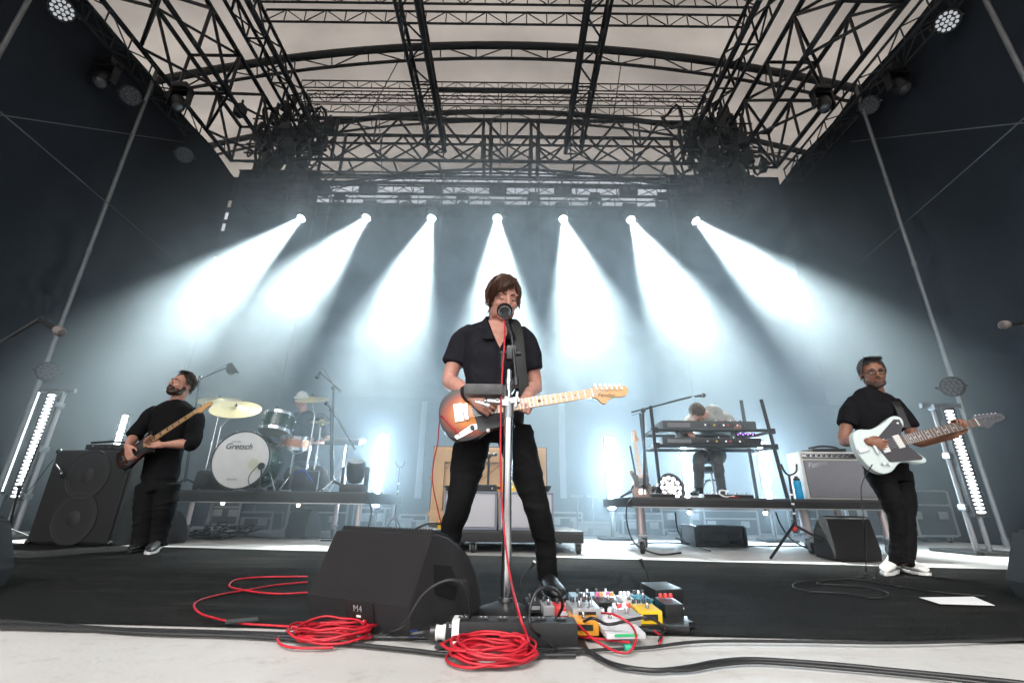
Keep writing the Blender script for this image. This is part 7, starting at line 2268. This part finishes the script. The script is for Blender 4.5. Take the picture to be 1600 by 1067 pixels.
# guitar on its stand at the end of the riser
gp = P(998, 745, KB_Y0 + 0.45)
GS = dict(MUST)
GS['m_body'] = mat('tobacco_body', (0.22, 0.10, 0.06), 0.35, coat=0.4)
GMs = frame(P(1002, 757, KB_Y0 + 0.5), P(990, 680, KB_Y0 + 0.62) - P(1002, 757, KB_Y0 + 0.5), z=(-0.1, -1, 0.25)) @ Matrix.Scale(0.92, 4)
guitar('electric_guitar', 'brown electric guitar resting upright at the end of the keyboard riser', GMs, GS)
gs = Vector((P(1000, 770, KB_Y0 + 0.6).x, KB_Y0 + 0.62, KB_Z + 0.004))
t = thing('guitar_stand', 'black stand under the brown guitar on the keyboard riser', 'guitar stand', gs, 0, None, world=True)
MB().tube([gs + Vector((0, 0, 0.05)), gs + Vector((-0.05, 0.08, 0.62))], 0.012, 8).build('post', m_dkm, t)
for s in (-1, 1):
    MB().tube([gs + Vector((0, 0, 0.12)), gs + Vector((s * 0.12, -0.12, 0.10)), gs + Vector((s * 0.12, -0.20, 0.13))], 0.010, 8).build('cradle_arm', m_dkm, t)
    MB().tube([gs + Vector((0, 0, 0.15)), gs + Vector((s * 0.2, 0.12, 0.006))], 0.011, 8).build('leg', m_dkm, t)
# silver amplifier at the end of the riser
AY = KB_Y0 + 0.10
ax0, ax1 = P(1257, 740, AY).x, P(1371, 740, AY).x
az1 = P(1312, 706, AY).z
t = thing('guitar_amplifier', 'silver fronted combo amplifier with script badge on the keyboard riser', 'amplifier', ((ax0 + ax1) / 2, AY, KB_Z), 0, None, world=True)
ah = az1 - KB_Z
m_cream = mat('cream_tolex', (0.62, 0.60, 0.56), 0.5, bump=0.15, bscale=200)
MB().box(((ax0 + ax1) / 2, AY + 0.15, KB_Z + ah / 2 + 0.003), (ax1 - ax0, 0.26, ah), None, 0.008).build('case', m_cream, t)
MB().box(((ax0 + ax1) / 2, AY + 0.012, KB_Z + ah * 0.43), (ax1 - ax0 - 0.05, 0.018, ah * 0.78), None, 0.003).build('grille_cloth', mat('grey_grille', (0.23, 0.23, 0.25), 0.8, col2=(0.17, 0.17, 0.19), vscale=150, bump=0.4, bscale=500), t)
MB().box(((ax0 + ax1) / 2, AY + 0.010, KB_Z + ah * 0.915), (ax1 - ax0 - 0.03, 0.016, ah * 0.11), (0.15, 0, 0), 0.002).build('control_panel', m_chrome, t)
for i in range(12):
    MB().cyl((ax0 + 0.08 + (ax1 - ax0 - 0.16) * i / 11, AY + 0.004, KB_Z + ah * 0.915), (ax0 + 0.08 + (ax1 - ax0 - 0.16) * i / 11, AY - 0.016, KB_Z + ah * 0.915), 0.013, n=10).build('knob', m_blackp, t)
text_mesh('Fender', 0.085, frame((ax0 + 0.17, AY + 0.0020, KB_Z + ah * 0.73), (1, 0, 0.18), z=(0, -1, 0)), m_chrome, 'lettering', t, 0.001, 0.35)
p = Vector(((ax0 + ax1) / 2 - 0.05, AY + 0.14, az1 + 0.005))
t = thing('cloth_bag', 'folded black bag on top of the silver amplifier', 'bag', p, 0, None, world=True)
MB().box(p + Vector((0, 0, 0.02)), (0.42, 0.20, 0.035), (0, -0.03, 0.1), 0.014).build('bag_body', m_tolex, t)
MB().tube(spline([p + Vector((-0.2, -0.05, 0.04)), p + Vector((-0.05, -0.07, 0.065)), p + Vector((0.12, -0.05, 0.055)), p + Vector((0.2, 0.0, 0.03))], 5), 0.012, 6).build('strap', m_blackp, t)
# pedals and a bright cable on the keyboard riser floor
for k, (px, w_, lb) in enumerate(((1150, 0.34, 'flat dark pedal unit on the keyboard riser floor'), (1112, 0.20, 'small sustain pedal between the keyboard player shoes'), (1035, 0.25, 'dark cable box at the corner of the keyboard riser'))):
    x = P(px, 772, KB_Y0 + 0.08).x
    t = thing('floor_pedal', lb, 'pedal', (x, KB_Y0 + 0.10, KB_Z), 0, 'pedals on the keyboard riser')
    MB().box((0, 0, 0.022), (w_, 0.12, 0.036), (0.06, 0, 0), 0.006).build('case', m_blackp, t)
    for i in range(3):
        MB().cyl((-w_ * 0.3 + w_ * 0.3 * i, -0.02, 0.04), (-w_ * 0.3 + w_ * 0.3 * i, -0.02, 0.056), 0.01, n=8).build('foot_switch', m_chrome, t)
zc_ = KB_Z + 0.012
cable('white_cable', 'pale cable curled at the front edge of the keyboard riser', [P(1150, 774, KB_Y0 + 0.05), P(1135, 776, KB_Y0 + 0.03), P(1125, 772, KB_Y0 + 0.03), P(1126, 766, KB_Y0 + 0.04), P(1138, 767, KB_Y0 + 0.05)], 0.008, m_white, None)
cable('red_lead', 'short red lead on the front edge of the keyboard riser', [Vector((P(1120, 770, KB_Y0 + 0.06).x, KB_Y0 + 0.06, zc_)), Vector((P(1140, 770, KB_Y0 + 0.04).x, KB_Y0 + 0.03, zc_)), Vector((P(1162, 770, KB_Y0 + 0.06).x, KB_Y0 + 0.06, zc_))], 0.006, m_red, 'red cables')
for lb, pts in (('black cable hanging from the near corner of the keyboard riser', [(kx0 + 0.02, KB_Y0 + 0.02, KB_Z), (kx0 - 0.06, KB_Y0 - 0.02, KB_Z - 0.08), (kx0 - 0.07, KB_Y0, 0.30), (kx0 + 0.0, KB_Y0, 0.10), (kx0 + 0.2, KB_Y0 - 0.1, 0.012), (kx0 + 0.5, KB_Y0 + 0.1, 0.012)]),
                ('black cable drooping below the middle of the keyboard riser', [P(1055, 800, KB_Y0 + 0.3), P(1060, 830, KB_Y0 + 0.5), PF(1075, 850, 0.015), PF(1110, 860, 0.015)]),
                ('two metre black cable drooping behind the tripod stand', [P(1212, 800, KB_Y0 + 0.4), P(1220, 820, KB_Y0 + 0.4), P(1240, 845, KB_Y0 + 0.3), PF(1280, 862, 0.015), PF(1340, 868, 0.015)]),
                ('long black cable lying across the rear floor under the keyboards', FL((985, 852), (1040, 850), (1100, 853), (1180, 856), (1260, 856), (1330, 862), z=0.02)),
                ('black cable lying on the floor below the drum riser', FL((300, 842), (340, 845), (380, 840), (430, 843), (480, 842), (560, 845), z=0.02)),
                ('black cable drooping beside the wheel of the drum riser', [P(265, 780, 6.2), P(262, 800, 6.2), P(275, 825, 6.2), PF(300, 838, 0.02), PF(345, 840, 0.02)]),
                ('black cable hanging at the piano end of the drum riser', [P(573, 770, 6.1), P(580, 800, 6.1), P(574, 825, 6.1), PF(560, 842, 0.015), PF(500, 844, 0.015)])):
    cable('black_cable', lb, pts, 0.0085, m_rubber, 'black cables', n=6)
rnd = random.Random(21)
for k in range(5):
    c = PF(320 + 12 * k, 842)
    pts = [c + Vector((rnd.uniform(-0.3, 0.3), rnd.uniform(-0.15, 0.25), abs(rnd.gauss(0.06, 0.06)) + 0.02)) for _ in range(7)]
    cable('tangled_cable', ['lowest black cable of the tangle below the drums, nearest the wheel', 'second black cable of the tangle below the drums', 'middle black cable of the tangle below the drums', 'fourth black cable of the tangle below the drums', 'black cable at the piano end of the tangle below the drums'][k], pts, 0.008, m_rubber, 'cable tangle under the drum riser', n=6)
# things under and beside the risers
def road_case(label, c, w_, d_, h_, rz=0.0, wheels=True, m=None, z=0.0, m_edge=m_edge):
    zb = 0.10 if wheels else 0.004
    t = thing('road_case', label, 'road case', (c[0], c[1], z), rz, 'road cases')
    m = m or mat('case_black', (0.02, 0.021, 0.023), 0.5, var=0.25, vscale=5)
    MB().box((0, 0, zb + h_ / 2), (w_, d_, h_), None, 0.006).build('shell', m, t)
    for sx in (-1, 1):
        for sy in (-1, 1):
            MB().box((sx * (w_ / 2), sy * (d_ / 2), zb + h_ / 2), (0.035, 0.035, h_ + 0.006)).build('edge_trim', m_edge, t)
        for zz_ in (zb, zb + h_):
            MB().box((sx * (w_ / 2), 0, zz_), (0.032, d_ - 0.04, 0.03)).build('edge_trim', m_edge, t)
    for sy in (-1, 1):
        for zz_ in (zb, zb + h_, zb + h_ * 0.68):
            MB().box((0, sy * (d_ / 2), zz_), (w_ - 0.04, 0.030, 0.028)).build('edge_trim', m_edge, t)
    for sx in (-0.28, 0.28):
        MB().box((sx * w_, -d_ / 2 - 0.008, zb + h_ * 0.45), (0.16, 0.012, 0.11), None, 0.004).build('handle_plate', m_edge, t)
    if wheels:
        for sx in (-1, 1):
            for sy in (-1, 1):
                caster(t, sx * (w_ / 2 - 0.08), sy * (d_ / 2 - 0.08), 0.042)
    return t


p0, p1 = PF(1088, 854), PF(1162, 854)
road_case('low black trunk on the floor under the keyboard riser', ((p0.x + p1.x) / 2, p0.y + 0.25, 0), p1.x - p0.x, 0.45, P(1110, 822, p0.y).z - 0.01, 0.05, False, m_edge=m_dkm)
a, b = PF(1322, 880), PF(1385, 880)
wedge('stage_monitor', 'dark wedge monitor on the floor under the end of the keyboard riser', (a.x, a.y + 0.1, 0.012), (b.x, b.y + 0.02, 0.012), [(p * 1.05, q * 1.5) for p, q in PR3], 'monitors on and under the risers', (3, 7), False, sub=False)
a, b = PF(443, 841), PF(475, 842)
wedge('stage_monitor', 'dark wedge monitor on the floor under the drum riser', (a.x, a.y, 0.006), (b.x, b.y, 0.006), [(p * 1.0, q * 1.45) for p, q in PR3], 'monitors on and under the risers', (3, 7), False, sub=False)
a = PF(205, 855)
wedge('stage_monitor', 'dark wedge monitor on the floor behind the bassist legs', (a.x - 0.2, a.y + 0.35, 0.006), (a.x + 0.05, a.y + 0.3, 0.006), [(p * 1.0, q * 1.4) for p, q in PR3], 'monitors on and under the risers', (3, 7), False, sub=False)
# cases along the rear
road_case('tall trunk with pale edges at the rear behind the white guitar player', (5.55, 7.6, 0), 1.1, 0.6, 0.72, 0.1)
road_case('second tall trunk with pale edges beside it, nearer the far wall', (6.55, 7.9, 0), 0.8, 0.6, 0.66, 0.1)
road_case('small case stacked on the tall trunk at the rear behind the white guitar', (5.5, 7.65, 0.82), 0.9, 0.5, 0.42, 0.15, False)
LB = ['low case at the rear just beyond the drum riser end', 'flat white topped case at the rear beside the empty guitar stand', 'low case at the rear between the guitar stand and the piano', 'case at the rear under the drum riser, bass side', 'case with pale edges under the middle of the drum riser',
      'case with pale edges under the piano end of the drum riser', 'low case at the rear right of the piano', 'flat pale case at the rear before the bright LED strip', 'case at the rear at the near end of the keyboard riser', 'dark case at the rear below the keyboard player',
      'long dark case at the rear below the keyboard rack', 'dark case at the rear below the silver amplifier']
m_pale = mat('case_pale', (0.30, 0.31, 0.33), 0.5, var=0.15)
for k, (px, w_, h_, y_) in enumerate(((585, 0.45, 0.30, 8.7), (620, 0.55, 0.22, 8.9), (650, 0.5, 0.28, 9.1), (360, 0.5, 0.42, 8.9), (400, 0.7, 0.30, 9.0), (500, 1.0, 0.46, 8.8), (880, 0.6, 0.26, 8.9), (925, 0.7, 0.20, 8.7), (1000, 0.7, 0.36, 8.9), (1060, 0.8, 0.48, 9.1), (1130, 1.1, 0.42, 9.2), (1260, 0.9, 0.45, 9.0))):
    road_case(LB[k], (P(px, 820, y_).x, y_, 0), w_, 0.45, h_, rnd.uniform(-0.1, 0.1), k % 3 == 0, m_pale if k in (1, 7) else None)
# pale crash barrier stands at the rear
for px, lb in ((907, 'thin pale stand at the rear right of the piano'), (932, 'second thin pale stand at the rear before the LED strip')):
    q = PF(px, 838)
    t = thing('small_stand', lb, 'stand', (q.x, 8.4, 0), 0, 'thin pale stands')
    MB().cyl((0, 0, 0.02), (0, 0, 0.62), 0.016, n=8).build('post', m_alu, t)
    MB().box((0, 0, 0.015), (0.3, 0.3, 0.02), None, 0.005).build('foot_plate', m_alu, t)
    MB().box((0, 0, 0.63), (0.22, 0.06, 0.04), None, 0.005).build('top_bar', m_alu, t)
# ================================================================== lamps placed
LAMP_Y = 8.4
BEAM_TGT = [(245, 525), (385, 545), (600, 560), (780, 560), (935, 560), (1095, 560), (1325, 545)]
LAMP_PX = [(470, 342), (572, 341), (674, 342), (777, 342), (880, 343), (986, 344), (1088, 346)]
ORD = ['leftmost', 'second', 'third', 'middle', 'fifth', 'sixth', 'rightmost']
for i, (px, py) in enumerate(LAMP_PX):
    p = P(px, py, LAMP_Y)
    q = P(*BEAM_TGT[i], 6.4)
    d = (q - p).normalized()
    t = moving_head(p, d, P(780, 331, 8.75).z, ORD[i] + ' of the seven lit spotlights throwing beams through the smoke', True, 'lit spotlights in a row')
    l = bpy.data.lights.new('spot_beam', 'SPOT')
    l.energy = 18000 * (1.0, 0.8, 1.05, 1.2, 0.9, 1.1, 0.95)[i]
    l.color = (0.92, 1.0, 0.98)
    l.spot_size = R((25, 27, 24, 23, 25, 24, 26)[i])
    l.spot_blend = 1.0
    l.shadow_soft_size = 0.06
    o = bpy.data.objects.new('spot_beam', l)
    COL.objects.link(o)
    o.parent = t
    o.location = p + d * 0.03 - t.location
    o.rotation_euler = (-d).to_track_quat('Z', 'Y').to_euler()

# unlit heads hung along the side trusses
for (px, py, X, d, lb) in ((155, 130, -7.3, (0.4, -0.5, -1), 'unlit moving head lamp hung above the wall on the bass side'), (278, 168, -6.6, (0.5, -0.4, -1), 'unlit moving head lamp inside the side truss above the drums'),
                           (1416, 140, 6.95, (-0.1, -0.5, -1), 'unlit moving head lamp hanging low from the slim truss by the far wall'), (1290, 170, 6.2, (-0.3, -0.4, -1), 'unlit moving head lamp inside the side truss above the keyboards')):
    dd = _r * ((px - 800) / FPX) + _u * ((533.5 - py) / FPX) + _f
    p = CAMLOC + dd * (X / dd.x)
    moving_head(p, d, p.z + 0.62, lb, False, 'unlit moving heads')


m_leddim = mat('lit_led_dim', (0.10, 0.10, 0.11), 0.3, emit=(0.9, 0.95, 1.0), estr=0.35)
m_ledfaint = mat('lit_led_faint', (0.035, 0.035, 0.04), 0.3, emit=(0.7, 0.8, 1.0), estr=0.015)
for _m in (m_leddim, m_ledfaint):
    _m.cycles.emission_sampling = 'NONE'
for (px, py, X, em, lb) in ((97, 16, -7.2, m_leddim, 'round wash lamp with glowing lenses at the top of the bass side truss'), (204, 150, -7.2, m_ledfaint, 'dim round wash lamp on the slim truss above the pole, bass side'),
                            (1480, 34, 6.95, m_leddim, 'round wash lamp with glowing lenses at the top of the far side truss'), (1358, 165, 6.95, m_ledfaint, 'dim round wash lamp on the slim truss by the pole, guitar side'),
                            (288, 243, -7.2, m_ledfaint, 'faint round wash lamp against the wall below the slim truss')):
    dd = _r * ((px - 800) / FPX) + _u * ((533.5 - py) / FPX) + _f
    p = CAMLOC + dd * (X / dd.x)
    wash(p, (-p.x * 0.12, -1, -1), lb, 'wash lamps on the side trusses', 1.25, em=em)

# two-eyed blinders on the upper lamp truss and cans between the spots
for i, px in enumerate((470, 574, 676, 778, 880, 983, 1085)):
    p = P(px, 292 + i * 0.6, 8.95)
    t = thing('blinder_lamp', ORD[i] + ' of the seven small twin-eyed lamps above the spotlights', 'stage lamp', p, 0, 'twin-eyed lamps', world=True)
    MB().box(p + Vector((0, 0.08, 0)), (0.42, 0.14, 0.26), None, 0.02).build('housing', m_lampbody, t)
    MB().cyl(p + Vector((0, 0.1, 0.12)), p + Vector((0, 0.22, 0.4)), 0.02, n=8).build('clamp', m_lampbody, t)
    for e in (-1, 1):
        M = Matrix.Translation(p + Vector((e * 0.09, 0.008, 0))) @ Vector((0, -1, -0.25)).to_track_quat('Z', 'Y').to_matrix().to_4x4()
        MB().lathe([(0.07, 0), (0.066, 0.02), (0.04, 0.03), (0, 0.033)], 14, M).build('eye', m_dlens, t)
for i, px in enumerate((523, 625, 723, 829, 932, 1037, 1135, 1040 + 92)):
    if i == 7:
        break
    p = P(px, 326, 8.6)
    d = Vector((random.uniform(-0.5, 0.5), -0.6, -0.8))
    moving_head(p, d, p.z + 0.45, ORD[i] + ' of the seven unlit lamps hung between the lit spotlights', False, 'unlit lamps between the spots', 0.75, 'hung_lamp')


m_leds = mat('lit_led_side', (0.6, 0.6, 0.6), 0.3, emit=(0.86, 0.95, 1.0), estr=6)


# upright LED battens
def batten(p0, h, facing, label, n, m_e, group, wdt=0.09, pole=None):
    """p0: bottom of the lit strip"""
    p0 = Vector(p0)
    t = thing('led_batten', label, 'led batten', (p0.x, p0.y, 0), 0, group, world=True)
    f = Vector((facing[0], facing[1], 0)).normalized()
    s = Vector((-f.y, f.x, 0))
    rot = Matrix(((s.x, f.x, 0), (s.y, f.y, 0), (0, 0, 1)))
    MB().box(p0 + Vector((0, 0, h / 2)) - f * 0.05, (wdt + 0.05, 0.09, h + 0.06), rot, 0.01).build('housing', m_lampbody, t)
    MB().cyl((p0.x - f.x * 0.06, p0.y - f.y * 0.06, 0.02), (p0.x - f.x * 0.06, p0.y - f.y * 0.06, p0.z + 0.05), 0.025, n=8).build('stand_post', m_pole, t)
    MB().box((p0.x, p0.y, 0.02), (0.45, 0.45, 0.03), rot, 0.008).build('foot_plate', m_lampbody, t)
    me = MB().lathe([(wdt / 2, 0), (wdt * 0.42, 0.012), (0, 0.022)], 10).mesh('led')
    me.materials.append(m_e)
    for i in range(n):
        q = p0 + Vector((0, 0, h * (i + 0.5) / n)) + f * 0.0
        o = link(me, 'led', None, t)
        o.matrix_local = Matrix.Translation(q - t.location) @ f.to_track_quat('Z', 'Y').to_matrix().to_4x4() @ Matrix.Diagonal((1, 0.62 * h / n / wdt * 1.1, 1, 1))
    return t


def bat_px(px0, py0, px1, py1, Y, label, n, m_e, group, wdt=0.09, facing=None):
    a, b = P(px0, py0, Y), P(px1, py1, Y)
    x = (a.x + b.x) / 2
    return batten((x, Y, b.z), a.z - b.z, facing or (-x * 0.25, -Y), label, n, m_e, group, wdt)


bat_px(596, 678, 590, 792, 7.4, 'blazing upright LED strip between the drum riser and the piano', 26, m_ledhot, 'LED strips along the rear')
bat_px(953, 682, 953, 796, 7.4, 'blazing upright LED strip between the piano and the keyboard riser', 26, m_ledhot, 'LED strips along the rear')
bat_px(1071, 690, 1075, 792, 7.4, 'upright LED strip glowing behind the seated keyboard player', 24, m_ledhot, 'LED strips along the rear')
bat_px(1192, 690, 1200, 792, 7.4, 'upright LED strip glowing behind the keyboard rack end', 24, m_ledhot, 'LED strips along the rear')
bat_px(193, 648, 183, 705, 7.6, 'upright LED strip half hidden behind the bass cabinet', 12, m_led, 'LED strips along the rear')
bat_px(77, 615, 28, 778, 6.2, 'tall LED strip of round dots on the bass side tower', 28, m_leds, 'LED strips on the side towers', 0.095)
bat_px(52, 612, 8, 768, 6.9, 'slim LED strip at the picture edge behind the bass cabinet', 40, m_leds, 'LED strips on the side towers', 0.07)
bat_px(1487, 640, 1529, 803, 5.6, 'tall LED strip of round dots behind the white guitar neck', 28, m_leds, 'LED strips on the side towers', 0.095)

# towers beside the battens with a wash lamp on top
for (px, py, Y, py0, lb, lb2) in ((74, 580, 6.3, 800, 'grey lamp tower pole with clamps behind the bass cabinet', 'round wash lamp on top of the bass side tower'),
                                  (1487, 604, 5.75, 815, 'grey lamp tower pole with clamps behind the white guitar neck', 'round wash lamp on top of the guitar side tower')):
    a = P(px, py + 30, Y)
    t = thing('lamp_tower', lb, 'lamp tower', (a.x + (0.25 if px < 800 else -0.25), Y, 0), 0, 'lamp towers')
    MB().cyl((0, 0, 0.03), (0, 0, a.z), 0.028, n=12).build('pole', mat('white_pole', (0.25, 0.25, 0.26), 0.45, metal=0.4), t)
    MB().box((0, 0, 0.02), (0.6, 0.6, 0.035), None, 0.01).build('foot_plate', m_lampbody, t)
    for z in (0.5, 1.1, 1.7):
        MB().box((0, -0.02, z), (0.09, 0.1, 0.07), None, 0.01).build('clamp', m_alu, t)
    MB().box((-0.1 if px < 800 else 0.1, 0, a.z), (0.5, 0.05, 0.05)).build('cross_bar', m_alu, t)
    wash(P(px, py, Y), (-P(px, py, Y).x * 0.1, -1, -0.2), lb2, 'wash lamps on the towers', 0.95, em=m_ledfaint)
# ================================================================== stage smoke filling the rear of the stage
def smoke_mat():
    m = bpy.data.materials.new('stage_smoke')
    m.use_nodes = True
    n, L = m.node_tree.nodes, m.node_tree.links
    n.remove(n['Principled BSDF'])
    v = n.new('ShaderNodeVolumePrincipled')
    v.inputs['Color'].default_value = (0.76, 0.89, 0.97, 1)
    v.inputs['Anisotropy'].default_value = 0.35
    L.new(v.outputs[0], n['Material Output'].inputs['Volume'])
    tc = n.new('ShaderNodeTexCoord')

    def ell(c, r, a, b):
        s1 = n.new('ShaderNodeVectorMath'); s1.operation = 'SUBTRACT'; s1.inputs[1].default_value = c
        L.new(tc.outputs['Object'], s1.inputs[0])
        s2 = n.new('ShaderNodeVectorMath'); s2.operation = 'DIVIDE'; s2.inputs[1].default_value = r
        L.new(s1.outputs[0], s2.inputs[0])
        ln = n.new('ShaderNodeVectorMath'); ln.operation = 'LENGTH'
        L.new(s2.outputs[0], ln.inputs[0])
        q = n.new('ShaderNodeMapRange'); q.interpolation_type = 'SMOOTHSTEP'
        q.inputs['From Min'].default_value = a; q.inputs['From Max'].default_value = b
        q.inputs['To Min'].default_value = 1.0; q.inputs['To Max'].default_value = 0.0
        L.new(ln.outputs['Value'], q.inputs[0])
        return q.outputs[0]

    def mul(a, b):
        q = n.new('ShaderNodeMath'); q.operation = 'MULTIPLY'
        for k, x in enumerate((a, b)):
            if isinstance(x, float):
                q.inputs[k].default_value = x
            else:
                L.new(x, q.inputs[k])
        return q.outputs[0]
    t = n.new('ShaderNodeTexNoise')
    t.inputs['Scale'].default_value = 1.05
    t.inputs['Detail'].default_value = 5
    t.inputs['Roughness'].default_value = 0.68
    t.inputs['Distortion'].default_value = 1.2
    L.new(tc.outputs['Object'], t.inputs[0])
    r = n.new('ShaderNodeMapRange')
    r.inputs['From Min'].default_value = 0.45; r.inputs['From Max'].default_value = 0.60
    r.inputs['To Min'].default_value = 0.05; r.inputs['To Max'].default_value = 1.0
    L.new(t.outputs[0], r.inputs[0])
    bank = mul(mul(r.outputs[0], ell((-0.2, 7.3, 4.05), (7.3, 2.6, 2.7), 0.3, 1.0)), SMOKE_BANK)
    base = mul(ell((-0.2, 7.9, 2.6), (11.0, 3.8, 6.2), 0.35, 1.0), SMOKE_BASE)
    ad = n.new('ShaderNodeMath'); ad.operation = 'ADD'
    L.new(bank, ad.inputs[0]); L.new(base, ad.inputs[1])
    L.new(ad.outputs[0], v.inputs['Density'])
    return m


SMOKE_BANK, SMOKE_BASE = 0.85, 0.16
SMK = MB().box((-0.17, 7.44, 3.74), (14.7, 5.36, 7.4)).build('smoke', smoke_mat(), kind='stuff', smooth=0)
tag(SMK, 'bank of pale stage smoke drifting below the lamps and round the band', 'smoke')
